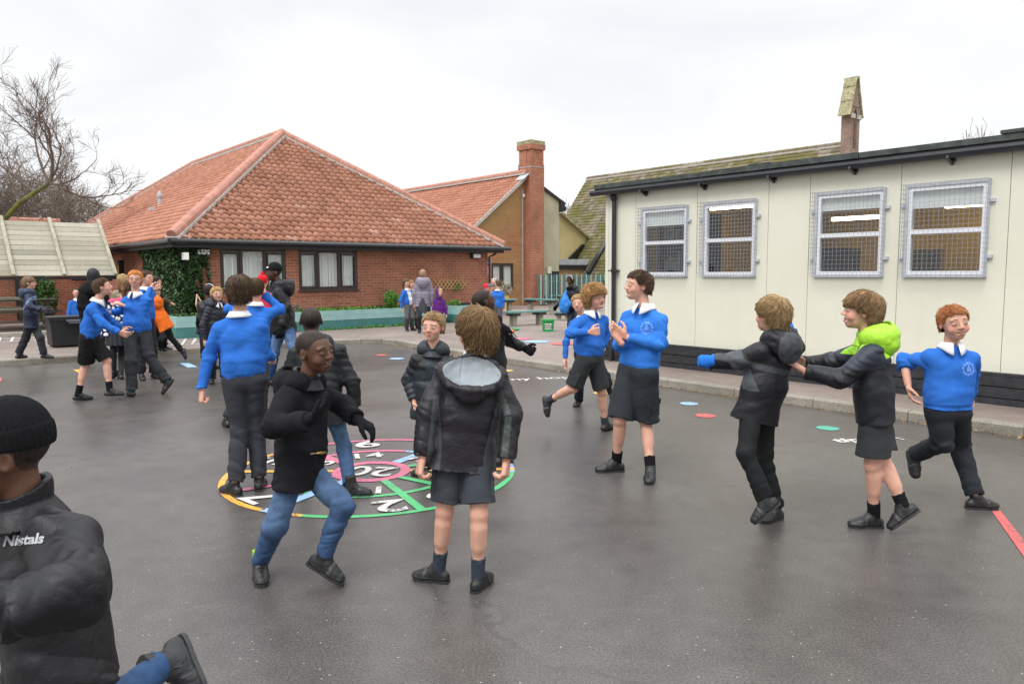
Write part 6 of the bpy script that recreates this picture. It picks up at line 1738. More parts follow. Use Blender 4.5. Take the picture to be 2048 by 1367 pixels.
        r = mesh_of(S, h); V, F = r; hcol = np.array(hood.get('col', tcol)); cc = np.tile(hcol, (len(V), 1)).astype(float)
        if hood.get('lining') is not None:
            if hood.get('open'):
                L_ = (V - c0 - f_ * .012 * s) @ Mh / s; inn = ((L_[:, 0] / .142) ** 2 + (L_[:, 1] / .082) ** 2 < 1) & (L_[:, 2] > -.02)
            else: inn = np.linalg.norm((V - (nk - fwd * .055 * s + up * .055 * s)), axis=1) < .072 * s
            cc[inn] = hood['lining']
        if hood.get('paint'): hood['paint'](V, cc, tcx)
        np_mesh('hood', V, F, sp.get('tmat', tm), root, cc.clip(0, 1))
    if sp.get('scarf') is not None or sp.get('hicol'):
        S = SDF(); cl_ = sp.get('scarf') or sp['hicol']
        for a in (np.linspace(0, 324, 10) if sp.get('scarf') else ()):
            a1, a2 = R(a), R(a + 36)
            p1_ = nk + (fwd * math.cos(a1) + lat * math.sin(a1)) * .062 * s + up * (.02 + .008 * math.sin(3 * a1)) * s; p2_ = nk + (fwd * math.cos(a2) + lat * math.sin(a2)) * .062 * s + up * (.02 + .008 * math.sin(3 * a2)) * s
            S.cone(p1_, p2_, .030 * s, .030 * s, .02)
        if not sp.get('scarf'):
            S.ell(nk + up * .01 * s, np.array([.10, .10, .08]) * s, None, .01)
            def colr(P, d):
                L = P - nk - fwd * .004 * s; z = L @ up / s; x = L @ lat / s; y = L @ fwd / s; rho = np.hypot(x, y); w_ = vnoise(P * 28)
                Rr = .056 + .55 * np.maximum(0, .015 - z) + .12 * np.maximum(0, z - .015); top_ = .050 + .016 * np.cos(np.arctan2(x, y) * 1.0 + 3.14) * 1.0 + .004 * w_
                return np.maximum(np.abs(rho - Rr) - .0085 - .003 * w_, np.maximum(z - top_, -.035 - z)) * s * .8
            S.cut(colr)
        S.cut(lambda P, d: d - (.004 if sp.get('scarf') else .001) * vnoise(P * 30)); V, F = mesh_of(S, h); np_mesh('scarf' if sp.get('scarf') else 'jacket_collar', V, F, 'knit' if sp.get('scarf') else 'nylon', root, np.tile(np.array(cl_), (len(V), 1)))
    if sp.get('cuffs'):
        for k in 'LR':
            sh, e, w = J[k][:3]; d = nrmz(w - e); S = SDF(); S.cone(w - d * .02, w + d * .075 * s, .036 * s, .040 * s, .01, cut='b', fold=(.007, .03, 2.)); S.cone(w + d * .04 * s, w + d * .085 * s, .026 * s, .030 * s, .01, cut='b')
            V, F = mesh_of(S, h); np_mesh('sleeve_end', V, F, 'fleece', root, np.tile(np.array(sp['cuffs']), (len(V), 1)))
    # ---------------- gloves
    if glove is not None and glove is not False:
        for k, q in (('R', 1), ('L', -1)):
            sh, e, w = J[k][:3]; hd = sp.get('hand' + k, {}); d = nrmz(w - e)
            if 'to' in hd: d = nrmz(solve(w, .1, *hd['to']) - w)
            pn = np.array(hd.get('palm', tuple(-lat * q * .8 + fwd * .3)), float); S = SDF(); S.cone(w - nrmz(w - e) * .055 * s, w + d * .02, .033 * s, .028 * s, .01)
            hand_sdf(S, w + d * .012 * s, d, pn, s * 1.08, hd.get('curl', .35), -q, spread=hd.get('spread', .12), glove=1)
            V, F = mesh_of(S, min(h, .008)); np_mesh('glove', V, F, 'knit', root, np.tile(np.array(glove), (len(V), 1)))
    if sp.get('glasses'):
        m = MB()
        for q in (-1, 1):
            c = [W(q * .16 + .085 * math.cos(t), .455, .01 + .062 * math.sin(t)) for t in np.linspace(0, 6.283, 15)]; m.tube(c, .0018, 5)
            m.tube([W(q * .25, .45, .03), W(q * .37, .25, .03), W(q * .385, -.02, .02)], .0016, 5)
        m.tube([W(-.075, .455, .02), W(0, .48, .03), W(.075, .455, .02)], .0018, 5); m.build('glasses', 'black_gloss', root)
    PEOPLE[name + str(len(PEOPLE))] = dict(root=root, J=J, nk=nk, pel=pel, hc=hc, M=M, hh=hh, s=s, top=topS, lat=lat, fwd=fwd, up=up)
    if sp.get('dbg', 1):
        print('P', sp['label'][:30], 'Y0 %.2f h %.4f torso %.2f headgap %.2f' % (Y0, h, np.linalg.norm(nk - pel) / s, np.linalg.norm(hc - nk) / s), 'zfeet', [round(float(J[k][5][2]), 2) for k in 'LR'],
              'thigh', [round(float(np.linalg.norm(J[k][4] - J[k][3])) / s, 2) for k in 'LR'], 'shin', [round(float(np.linalg.norm(J[k][5] - J[k][4])) / s, 2) for k in 'LR'])
    return PEOPLE[name + str(len(PEOPLE) - 1)]
def proj(P):
    X, Y, Z = P[0], P[1], P[2] - CAMH
    cz = Y * math.cos(PITCH) - Z * math.sin(PITCH); cy = Y * math.sin(PITCH) + Z * math.cos(PITCH)
    x, y = FOC * X / cz, FOC * cy / cz; c, s = math.cos(ROLL), math.sin(ROLL)
    return (1024 + x * c - y * s, 683.5 - (x * s + y * c))
def auto(sp):
    """fills the joints the photo hides with a relaxed standing pose"""
    s = sp['H'] / 1.4; zf = sp.get('floor', 0.); Y = sp['Y']; pel = atY(*sp['pel'], Y); nk = atY(sp['nk'][0], sp['nk'][1], Y)
    f = yawv(sp['ty']); r = np.cross(f, [0, 0, 1.])
    for k, q in (('R', 1), ('L', -1)):
        sh = nk + r * q * .148 * s - np.array([0, 0, .045 * s])
        if 'el' + k not in sp:
            e = sh + np.array([0, 0, -.245 * s]) + r * q * .05 * s; x, y = proj(e); sp['el' + k] = (x, y, -.2)
            if 'wr' + k not in sp: w = e + np.array([0, 0, -.20 * s]) + f * .05 * s; x, y = proj(w); sp['wr' + k] = (x, y, .2 if f[1] > 0 else -.2)
        if 'foot' + k not in sp:
            a = pel * [1, 1, 0] + r * q * .085 * s + np.array([0, 0, zf + .075 * s]); t = a + f * .12 * s + r * q * .03; t[2] = zf + .03 * s
            sp['foot' + k] = ('g', proj(a), proj(t))
        if 'kn' + k not in sp:
            a = pel + r * q * .08 * s; x, y = proj(a - np.array([0, 0, .36 * s]) + f * .01); sp['kn' + k] = (x, y, -.3)
    return sp
BR = (.085, .050, .026); DB = (.045, .027, .016); LB = (.30, .19, .085); BL = (.36, .24, .11); GI = (.42, .15, .035); BZ = (.026, .017, .013)
MOPB = (.17, .105, .05)
GLIN = (.26, .29, .31)
def side_panel(V, cc, t):       # grey side panels and sleeve stripes of the black jacket
    x = (V - t['pel']) @ t['lat']; z = (V - t['pel']) @ t['up']; s = t['s']
    for k, q in (('R', 1), ('L', -1)):
        sh, e, w = t['J'][k][:3]
    m = (np.abs(x) > .105 * s + .16 * np.clip(z + .05, 0, .5)) & (np.abs(x) < .17 * s) & (z < .2 * s); cc[m] = (.055, .058, .065)
    sh, e, w = t['J']['R'][:3]
    for (a, b) in ((sh, e), (e, w)):
        ba = b - a; tt = ((V - a) @ ba) / (ba @ ba); off = V - a - tt[:, None] * ba; sd_ = off @ nrmz(-t['fwd'] - t['lat'] * .5)
        dist = np.linalg.norm(off, axis=1); m = (tt > .05) & (tt < 1.0) & (dist < .085 * s) & (np.abs(off @ nrmz(np.cross(ba, t['fwd'])) + .012) < .016) & (off @ -t['fwd'] > 0) & ((V - t['nk']) @ t['lat'] > .12 * s); cc[m] = (.05, .058, .055)
def emblem(V, cc, t):
    c = t['nk'] + t['fwd'] * .10 * t['s'] - t['lat'] * .075 * t['s'] - t['up'] * .125 * t['s']; L = V - c; x = L @ t['lat']; z = L @ t['up']; y = L @ t['fwd']; rr = np.hypot(x, z); s = t['s']
    on = np.abs(y) < .07; a = np.arctan2(z, x)
    cc[on & (rr < .040 * s) & (rr > .030 * s) & (np.sin(a * 11) > -.6)] = (.20, .34, .72)
    cc[on & (((np.abs(x) < .006 * s) & (np.abs(z) < .018 * s)) | ((np.abs(np.abs(x) - .011 * s) < .004) & (z < .004) & (z > -.018 * s)) | (np.hypot(x, z - .018 * s) < .007 * s))] = (.18, .31, .70)
G = 'g'
def run_people():
    person('person', dict(H=1.31, label='boy seen from behind in a black hooded jacket with pale grey lining, grey shorts', skin='pale',
        hd=(952, 665), face=(-148, 2, 0), hh=.212, hair='mop', hcol=(.185, .112, .052), hthick=1.3, nk=(948, 722, .02), pel=(930, 872), ty=178, hy=180, sw=.150,
        elL=(853, 828, -.2), wrL=(845, 912, -.15), handL=dict(to=(836, 955, .3), curl=.8), elR=(1022, 830, -.2), wrR=(1013, 915, -.15), handR=dict(to=(1010, 960, .3), curl=.8),
        knL=(889, 1022, -1), footL=(G, (878, 1135), (832, 1146)), knR=(958, 1028, -1), footR=(G, (956, 1150), (985, 1142)),
        bot='shorts', bcol=(.045, .052, .062), slen=.84, shem=.094, sockc=(.045, .055, .075), sockh=.30, top='jacket', tcol=(.014, .012, .015), hem=-.165, fat=1.0, flare=1.17,
        sleeve=(.058, .055, .047), slvL=1.0, slvR=1.0, tpaint=side_panel, hood=dict(open=1, lining=GLIN, tilt=52, z=0.0), collar=1, seed=3))
    person('person', dict(H=1.33, label='laughing boy in a black duffel coat and blue jeans running to the right', skin='dark2', expr='smile',
        hd=(630, 702), face=(48, -3, -6), hh=.208, hair='buzz', hcol=BZ, nk=(612, 762, 0), pel=(600, 932), ty=50, hy=62, Y=3.52,
        elR=(548, 852, -.4), wrR=(618, 842, -1), handR=dict(to=(672, 790, -.4), curl=.25, spread=.35, palm=(.3, .2, 1.)), elL=(688, 812, .5), wrL=(712, 838, -.6), handL=dict(to=(752, 860, -.3), curl=.45, spread=.3, palm=(.2, .1, -1)),
        knR=(550, 1048, -.4), footR=(G, (520, 1124), (522, 1150)), knL=(686, 1010, -.6), footL=((646, 1112, .7), (688, 1166, -.4)),
        bot='jeans', bcol=(.032, .075, .17), top='coat', tcol=(.010, .010, .012), hem=-.09, hicol=(.010, .010, .012), glove=(.012, .012, .014), boot=1, sleeve=(.060, .057, .046), hood=dict(k=1.0, z=-.01), seed=5))
    person('person', dict(H=1.43, label='tall boy seen from behind in a blue sweatshirt with one foot on the orange ring', skin='pale',
        hd=(481, 583), face=(170, 0, 3), hair='mop', hcol=(.075, .048, .028), hthick=.85, nk=(478, 632, 0), pel=(489, 752), ty=172, hy=176, sw=.152,
        elL=(417, 712, .3), wrL=(405, 778, .5), handL=dict(to=(402, 803, .2), curl=1.1), elR=(530, 705, .2), wrR=(544, 714, 1), handR=dict(curl=1.2),
        knL=(480, 858, 1), footL=(G, (470, 967), (452, 976)), knR=(512, 850, 1), footR=(G, (518, 957), (532, 950)), bcol=(.038, .040, .048), seed=7))
    person('person', dict(H=1.45, label='boy in blue sweatshirt from behind with both hands on his head', skin='pale',
        hd=(511, 578), face=(172, 0, 0), hair='short', hcol=BR, nk=(511, 610, 0), pel=(508, 697), ty=178, Y=7.35,
        elR=(561, 618, .2), wrR=(531, 590, .6), handR=dict(to=(522, 572, 0), curl=.3), elL=(459, 618, .2), wrL=(490, 590, .6), handL=dict(to=(500, 573, 0), curl=.3),
        knL=(492, 765, .4), footL=(G, (455, 838), (450, 843)), knR=(524, 765, .4), footR=(G, (522, 838), (526, 845)), seed=8))
    person('person', dict(H=1.35, label='boy from behind with black cropped hair, black coat and jeans on the number target', skin='dark',
        hd=(622, 642), face=(178, 4, 0), hair='buzz', hcol=BZ, nk=(632, 684, 0), pel=(640, 800), ty=176, hy=172, sw=.165,
        elR=(704, 765, .2), wrR=(711, 812, .4), handR=dict(curl=1), elL=(572, 765, .2), wrL=(575, 815, .3),
        knR=(688, 893, .4), footR=(G, (700, 970), (722, 982)), knL=(612, 890, .3), footL=(G, (604, 955), (595, 965)), bot='jeans', bcol=(.028, .07, .16), top='jacket', tcol=(.012, .013, .015), hem=-.17, fat=1.05, boot=1, bootc=(.014, .014, .014), hood=dict(k=.85, z=-.01), seed=9))
    def yoke6(V, cc, t):
        z = (V - t['nk']) @ t['up']; x = np.abs((V - t['nk']) @ t['lat']); s = t['s']; m = (z > -.15 * s) & (x > .035) & (x < .2 * s); cc[m] = (.006, .006, .007)
    person('person', dict(H=1.27, label='serious boy with fair short hair in a dark padded jacket facing the camera', skin='pale', expr='calm',
        hd=(866, 653), face=(-22, -3, 2), hh=.205, hair='short', fringe=.03, hcol=(.30, .19, .09), nk=(866, 704, 0), pel=(862, 802), ty=-10,
        elR=(816, 760, .3), wrR=(828, 800, -.5), handR=dict(curl=.6), elL=(912, 760, .3), wrL=(905, 800, -.5), knR=(848, 870, -.3), footR=(G, (850, 937), (832, 944)), knL=(885, 870, -.3), footL=(G, (892, 935), (898, 944)),
        bcol=(.014, .014, .018), top='puffer', tcol=(.016, .022, .028), tpaint=yoke6, hem=-.14, hood=dict(k=.9, z=.02, col=(.022, .028, .034)), hicol=(.02, .026, .032), seed=10))
    person('person', dict(H=1.36, label='boy with shaven head, black coat and flying scarf looking up, arm stretched right', skin='dark', expr='calm',
        hd=(968, 603), face=(112, 16, 0), hh=.205, hair='buzz', hcol=BZ, nk=(982, 645, 0), pel=(985, 745), ty=105, Y=6.0,
        elL=(1018, 682, .8), wrL=(1046, 695, .3), handL=dict(to=(1066, 704, 0), curl=.9), elR=(985, 700, -.5), wrR=(960, 730, -.2), knL=(1000, 830, 0), footL=(G, (1000, 912), (1018, 918)), knR=(965, 830, 0), footR=(G, (950, 900), (965, 905)),
        bot='slim', bcol=(.014, .014, .017), top='coat', tmat='nylon', tcol=(.014, .015, .016), hem=-.2, scarf=(.008, .008, .010), glove=(.015, .014, .014), seed=11))
    person('person', dict(H=1.40, label='laughing boy with bushy fair hair, blue sweatshirt and grey shorts running right', skin='pale', expr='open',
        hd=(1191, 596), face=(42, 2, -6), hh=.212, hair='curly', hcol=(.36, .20, .08), hthick=1.25, nk=(1183, 627, 0), pel=(1180, 712), ty=35, hy=55, Y=6.83, fat=1.10,
        elR=(1140, 667, -.2), wrR=(1178, 664, -1), handR=dict(curl=1.2, palm=(0, 1, 0)), elL=(1212, 668, .5), wrL=(1205, 690, -.3), knR=(1146, 776, .3), footR=((1098, 800, .8), (1094, 836, .3)), knL=(1203, 782, -.3), footL=(G, (1210, 846), (1214, 854)),
        bot='shorts', bcol=(.030, .033, .034), slen=.95, shem=.088, sockc=(.05, .055, .065), sockh=.22, seed=12))
    person('person', auto(dict(H=1.31, Y=8.3, label='fair curly haired boy peering out from behind the running boy', skin='pale', expr='calm',
        hd=(1157, 607), face=(-14, 0, -6), hair='short', hthick=1.5, hcol=BL, nk=(1165, 635, 0), pel=(1172, 706), ty=-10, top='sweater', knL=(1210, 752, -1), footL=((1216, 772, 1), (1222, 785, .5)), bcol=(.016, .02, .035), seed=13)))
    person('person', dict(H=1.53, label='tallest boy clapping his hands, blue sweatshirt with white crest and long grey shorts', skin='pale', expr='open',
        hd=(1276, 571), face=(-66, 2, 2), hh=.212, hair='short', hcol=(.075, .045, .028), hthick=1.15, nk=(1290, 616, 0), pel=(1277, 734), ty=-32, hy=-40, fat=1.02,
        elL=(1320, 690, -.2), wrL=(1252, 674, -1), handL=dict(to=(1219, 652, -.1), curl=.15, spread=.1, palm=(-.3, .6, .5)), elR=(1240, 690, .2), wrR=(1243, 686, -1), handR=dict(to=(1224, 660, -.2), curl=.25, palm=(.6, -.5, .3)),
        knR=(1240, 838, -.3), footR=(G, (1233, 921), (1200, 935)), knL=(1291, 838, -.3), footL=(G, (1301, 936), (1298, 958)),
        bot='shorts', bcol=(.026, .030, .036), slen=.99, shem=.098, sockc=(.010, .009, .012), sockh=.24, tcol=(.035, .185, .62), tpaint=emblem, seed=14))
    def p12(V, cc, t):
        s = t['s']; sh, e, w = t['J']['L'][:3]; u = nrmz(e - sh); tt = (V - sh) @ u
        m = (tt > .10 * s) & (tt < .19 * s) & (np.linalg.norm(V - sh, axis=1) < .25 * s); cc[m] = (.06, .066, .075)
        z = (V - t['nk']) @ t['up']; m = (z > -.19 * s) & (z < -.155 * s); cc[m] = (.045, .05, .058)
    def p12h(V, cc, t):
        x = (V - t['nk']) @ t['lat']; y = (V - t['nk']) @ t['fwd']; cc[(y < -.10 * t['s'])] = (.05, .056, .064)
    r12 = person('person', dict(H=1.32, label='fair haired boy in black hooded jacket with blue sleeve ends held out to the left', skin='pale', expr='open',
        hd=(1543, 630), face=(-128, 6, 0), hh=.21, hair='mop', hthick=.85, hcol=(.30, .20, .095), nk=(1553, 682, 0), pel=(1520, 802), ty=-125, hy=-125, Y=4.30,
        elL=(1475, 722, .1), wrL=(1424, 722, -.3), elR=(1592, 695, .8), wrR=(1578, 662, .5), knL=(1492, 905, -.4), footL=((1530, 998, .5), (1508, 1040, .2)), knR=(1528, 918, .1), footR=(G, (1553, 1016), (1522, 1038)),
        bot='slim', bcol=(.010, .011, .012), top='jacket', tcol=(.009, .009, .012), hem=-.125, tpaint=p12, fat=1.04, sleeve=(.056, .053, .047), slvL=1.0, cuffs=(.022, .165, .62), handL=dict(hide=1), handR=dict(hide=1), hood=dict(k=1.0, z=.0, paint=p12h), seed=15))
    def p13(V, cc, t):
        s = t['s']; L = V - t['nk']; z = L @ t['up']; m = z > -.125 * s + .03 * s * np.sin(np.abs(L @ t['fwd']) * 8); near = np.linalg.norm(L, axis=1) < .30 * s
        band = (z > -.165 * s + .03 * s * np.sin(np.abs(L @ t['fwd']) * 8)) & near; cc[band] = (.028, .033, .05)
        sh = t['J']['L'][0]; arm = (V - sh) @ nrmz(t['J']['L'][1] - sh) > .03 * s
        cc[m & near & ~((np.abs(L @ t['lat']) > .125 * s))] = (.38, .72, .045)
    person('person', dict(H=1.37, label='boy in a black jacket with bright lime green hood, bare legs, pushing the boy ahead', skin='pale', expr='smile',
        hd=(1722, 622), face=(-82, 4, 0), hh=.212, hair='mop', hthick=.95, hcol=(.22, .135, .065), nk=(1739, 676, 0), pel=(1749, 808), ty=-88, hy=-90,
        elL=(1682, 758, -.2), wrL=(1610, 742, .2), handL=dict(to=(1585, 726, .1), curl=.3, palm=(-.5, .3, -.6)), elR=(1668, 722, .5), wrR=(1612, 726, .3), handR=dict(to=(1588, 712, .1), curl=.3, palm=(-.5, -.3, -.6)),
        knL=(1745, 930, -.3), footL=(G, (1748, 1030), (1708, 1044)), knR=(1768, 932, .3), footR=((1806, 1010, .2), (1782, 1050, 0)),
        bot='shorts', bcol=(.032, .036, .038), slen=.80, shem=.098, cargo=0, sockc=(.010, .010, .012), sockh=.27, top='jacket', tcol=(.012, .013, .017), hem=-.095, tpaint=p13, fat=1.06,
        sleeve=(.056, .054, .044), hood=dict(k=1.0, z=.01, col=(.38, .72, .045)), hicol=(.38, .72, .045), seed=16))
    person('person', dict(H=1.36, label='smiling red haired boy in a blue sweatshirt and grey trousers running at far right', skin='pale2', expr='smile',
        hd=(1908, 645), face=(26, -2, -8), hh=.212, hair='short', hcol=(.32, .12, .04), hthick=.8, nk=(1902, 694, 0), pel=(1895, 812), ty=22, hy=40, Y=4.55, fat=1.10,
        elR=(1808, 722, .3), wrR=(1816, 768, -.4), slvR=.30, handR=dict(to=(1822, 795, -.2), curl=.35, spread=.25), elL=(1944, 745, 1), wrL=(1940, 790, .8), knL=(1920, 895, -.4), footL=(G, (1950, 994), (1985, 1008)), knR=(1886, 882, .2), footR=((1832, 908, 1), (1832, 948, .3)),
        bcol=(.018, .021, .026), tpaint=emblem, seed=17))
    # ---- left group
    def p15(V, cc, t):
        s = t['s']; L = V - t['nk']; z = L @ t['up']; y = L @ t['fwd']; m = np.abs(z + .16 * s - 1.2 * y) < .022 * s; cc[m] = (.10, .19, .36)
        m2 = (np.abs(z + .10 * s + .1 * y) < .02 * s) & (y > .02); cc[m2] = (.09, .13, .2)
    person('person', dict(H=1.42, floor=.1, label='boy in a navy and blue hooded coat walking right on the left pavement', skin='pale',
        hd=(59, 566), face=(78, 0, 0), hair='mop', hcol=(.17, .105, .055), nk=(60, 584, 0), pel=(63, 640), ty=78, hy=85,
        elR=(60, 614, -.6), wrR=(82, 619, -.3), handR=dict(curl=.8), elL=(70, 612, .6), wrL=(88, 618, 0), knR=(50, 678, .3), footR=(G, (37, 708), (50, 712)), knL=(80, 675, -.3), footL=(G, (88, 708), (104, 713)),
        bcol=(.030, .033, .038), top='jacket', tcol=(.010, .017, .045), tpaint=p15, hem=-.13, hood=dict(k=1, col=(.022, .04, .085)), glove=(.07, .065, .075), seed=18))
    person('person', dict(H=1.47, label='shouting boy in profile, blue sweatshirt and black shorts, grabbing at the ginger boy', skin='pale', expr='open',
        hd=(206, 574), face=(80, 12, 0), hair='short', hcol=BR, nk=(194, 602, 0), pel=(178, 670), ty=72, hy=78,
        elR=(208, 650, -.6), wrR=(236, 664, 0), handR=dict(to=(250, 668, 0), curl=.5), elL=(218, 640, .8), wrL=(244, 655, .2), handL=dict(curl=.5),
        knR=(172, 727, .2), footR=(G, (156, 788), (176, 794)), knL=(214, 722, -.3), footL=((220, 788, .4), (248, 788, -.2)), bot='shorts', bcol=(.010, .010, .012), slen=.92, shem=.092, sockc=(.009, .009, .010), sockh=.30, seed=19))
    person('person', dict(H=1.56, label='ginger boy with glasses in a blue sweatshirt and grey trousers turning to the camera', skin='pale', expr='smile',
        hd=(270, 558), face=(-6, 0, 3), hair='short', hcol=(.55, .21, .05), nk=(272, 589, 0), pel=(275, 662), ty=-32, hy=-10, Y=9.3, glasses=1,
        elL=(288, 628, .2), wrL=(236, 606, -.6), handL=dict(curl=.6), elR=(243, 622, .6), wrR=(222, 625, -.2), handR=dict(curl=.6), knR=(262, 722, -.2), footR=(G, (264, 779), (254, 783)), knL=(298, 712, -.3), footL=((334, 762, .5), (326, 786, 0)),
        bcol=(.030, .032, .036), sockc=(.02, .2, .3), seed=20))
    person('person', auto(dict(H=1.62, Y=12.2, floor=.1, label='adult in a black hooded coat behind the shouting boy, seen from behind', hd=(187, 551), face=(170, 0, 0), nk=(186, 571, 0), pel=(186, 628), ty=175, hair='short', hcol=BZ,
        hat=dict(col=(.010, .010, .012), hood=1), skin='dark', top='coat', hem=-.3, tcol=(.010, .010, .011), hood=dict(k=1.1, z=-.02), bcol=BLACK, seed=21)))
    person('person', auto(dict(H=1.25, Y=15.6, floor=.1, label='small boy in blue sweatshirt standing behind the black bin', skin='pale', hd=(153, 585), face=(-12, 0, 0), nk=(154, 599, 0), pel=(154, 634), ty=8, hair='short', hcol=DB, tpaint=emblem, seed=22)))
    person('person', auto(dict(H=1.47, Y=10.6, label='boy in blue sweatshirt right behind the ginger boy, hand on a beige hat', skin='pale', hd=(293, 556), face=(55, 0, 0), nk=(290, 578, 0), pel=(290, 640), ty=50, hair='short', hcol=BR,
        elR=(290, 600, -.8), wrR=(300, 578, .8), elL=(298, 598, .3), wrL=(302, 580, .3), handL=dict(to=(314, 575, 0), curl=.2), seed=23)))
    person('person', auto(dict(H=1.32, Y=13.6, floor=.1, label='child in a beige knitted hat and brown green coat reaching right', skin='pale', hd=(311, 584), face=(120, 0, 0), nk=(316, 601, 0), pel=(322, 640), ty=90, hair=None,
        hat=dict(col=(.16, .13, .085)), elR=(330, 600, -.3), wrR=(340, 605, 0), top='coat', tcol=(.07, .055, .035), hem=-.1, tmat='fleece', bcol=BLACK, bot='slim', seed=24)))
    person('person', auto(dict(H=1.42, Y=14.8, floor=.1, label='dark haired girl looking right behind the beige hatted child', skin='pale', hd=(313, 563), face=(75, 0, 0), nk=(312, 580, 0), pel=(313, 625), ty=60, hair='long', hcol=(.03, .018, .012), top='coat', tcol=(.02, .02, .02), bcol=BLACK, seed=25)))
    person('person', dict(H=1.36, label='child in an orange hooded coat bending forward, one black leg stretched back', skin='pale', hd=(290, 592), face=(-140, -25, 0), nk=(302, 604, -.05), pel=(327, 645), ty=-135, hy=-110, Y=12.3, hair='mop', hcol=DB,
        elL=(298, 634, -.2), wrL=(294, 650, -.2), elR=(300, 630, .5), wrR=(295, 645, .2), knL=(304, 680, -.1), footL=(G, (303, 716), (296, 720)), knR=(340, 672, .3), footR=((364, 702, .5), (371, 716, 0)),
        bot='slim', bcol=(.012, .012, .014), top='jacket', tmat='fleece', tcol=(.75, .15, .018), hem=-.13, flare=1.15, hood=dict(k=1.15, z=-.03, col=(.75, .15, .018), lining=(.14, .14, .14)), seed=26))
    def dots(V, cc, t):
        rgd = np.random.RandomState(3); L = V - t['pel']; a = np.stack([np.arctan2(L @ t['lat'], L @ t['fwd']) * .13, L @ t['up']], 1)
        P = []
        for i in range(-6, 7):
            for j in range(-6, 10): P.append(((i + .5 * (j % 2)) * .078 + rgd.uniform(-.012, .012), j * .066 + rgd.uniform(-.01, .01), rgd.uniform(.019, .029)))
        for (x, y, r_) in P: cc[((a[:, 0] - x) ** 2 + (a[:, 1] - y) ** 2) < r_ ** 2] = (.72, .72, .72)
        z = (V - t['nk']) @ t['up']; cc[(z > -.07)] = (.72, .10, .22)
    person('person', dict(H=1.40, label='girl in a navy coat with big white polka dots between the two grappling boys', skin='pale', hd=(250, 572), face=(165, 0, 0), nk=(247, 598, 0), pel=(235, 652), ty=175, Y=10.7, hair='long', tail=1, hcol=(.20, .11, .05),
        elL=(222, 625, .1), wrL=(215, 655, .1), elR=(262, 628, .1), wrR=(262, 655, .1), knL=(228, 715, 0), footL=((228, 742, .5), (222, 752, 0)), knR=(243, 712, -.2), footR=(G, (242, 748), (240, 753)),
        bot='skirt', bcol=(.028, .030, .034), top='coat', tcol=(.014, .018, .07), tpaint=dots, hem=-.17, flare=1.3, res=.0065, seed=27))
    person('person', auto(dict(H=1.45, Y=12.9, floor=.1, label='blond curly haired person half hidden behind the girl in polka dots', skin='pale', hd=(246, 562), face=(165, 0, 0), nk=(246, 580, 0), pel=(246, 630), ty=170, hair='curly', hcol=BL, top='jacket', tcol=(.25, .2, .13), bcol=BLACK, seed=28)))
    person('person', auto(dict(H=1.33, Y=10.2, label='fair boy in an open dark padded jacket looking towards the camera', skin='pale', expr='open', hd=(434, 588), face=(16, 0, -3), nk=(433, 609, 0), pel=(432, 664), ty=35, hair='short', hthick=1.2, hcol=(.42, .27, .12),
        top='puffer', tcol=(.020, .020, .032), hem=-.08, hood=dict(k=1.05, z=.01), collar=1, seed=29)))
    person('person', auto(dict(H=1.36, Y=11.7, floor=.0, label='child in black with a pale headband, arm hanging out left beside the padded jacket', skin='dark', hd=(419, 581), face=(150, 0, 0), nk=(416, 602, 0), pel=(414, 652), ty=160, hair='short', hcol=BZ,
        elL=(402, 618, 0), wrL=(396, 637, -.2), top='jacket', tcol=(.009, .009, .011), glove=(.01, .01, .012), bcol=BLACK, seed=30)))
    person('person', dict(H=1.68, label='young man in a black beanie, black jacket and jeans looking left', skin='dark', hd=(547, 545), face=(-72, -3, 0), nk=(558, 570, 0), pel=(566, 648), ty=-95, hy=-60, hh=.222, hair='buzz', hcol=BZ,
        hat=dict(col=(.010, .010, .011), tall=1, z=.14, logo=[(-.05, .40, .36, .09), (-.12, .37, .36, .06)]), elL=(573, 615, -.1), wrL=(563, 652, -.3), handL=dict(to=(561, 668, 0), curl=.4), elR=(555, 612, .3), wrR=(548, 650, .2), Y=9.9,
        knL=(590, 705, -.2), footL=(G, (600, 762), (592, 768)), knR=(549, 705, -.2), footR=(G, (541, 756), (534, 762)), bot='jeans', bcol=(.02, .06, .17), top='jacket', tcol=(.013, .013, .015), hem=-.10, fat=1.1,
        glove=(.012, .012, .013), hood=dict(k=1.1, z=-.01), scarf=(.008, .008, .009), boot=1, bootc=(.014, .014, .014), seed=31))
    person('person', auto(dict(H=1.30, Y=11.0, label='child in a red bobble hat and red coat beside the young man in the beanie', skin='pale', hd=(526, 563), face=(160, 0, 0), nk=(526, 584, 0), pel=(526, 636), ty=160, hair=None, hat=dict(col=(.62, .02, .03), z=-.1, pom=1), top='jacket', tcol=(.62, .02, .05), bcol=BLACK, seed=32)))
    # ---- far group by the planters
    def cardi(V, cc, t):
        x = np.abs((V - t['nk']) @ t['lat']); y = (V - t['nk']) @ t['fwd']; cc[(x < .05) & (y > .03)] = (.75, .75, .8)
    gp = dict(floor=.1, skin='pale', hair='long', bcol=(.09, .085, .09))
    person('person', auto(dict(gp, H=1.29, Y=18.1, label='girl in a blue cardigan and grey trousers standing left of the grey coat', hd=(812, 566), face=(50, 0, 0), tail=1, nk=(814, 579, 0), pel=(818, 609), ty=40, hcol=(.10, .06, .035), tpaint=cardi, shoec=(.02, .02, .02), seed=33)))
    person('person', auto(dict(gp, H=1.25, Y=18.6, label='second girl in blue half hidden behind the girl in the cardigan', hd=(823, 568), face=(30, 0, 0), nk=(825, 582, 0), pel=(828, 610), ty=40, hcol=(.25, .13, .05), shoec=(.12, .06, .03), seed=34)))
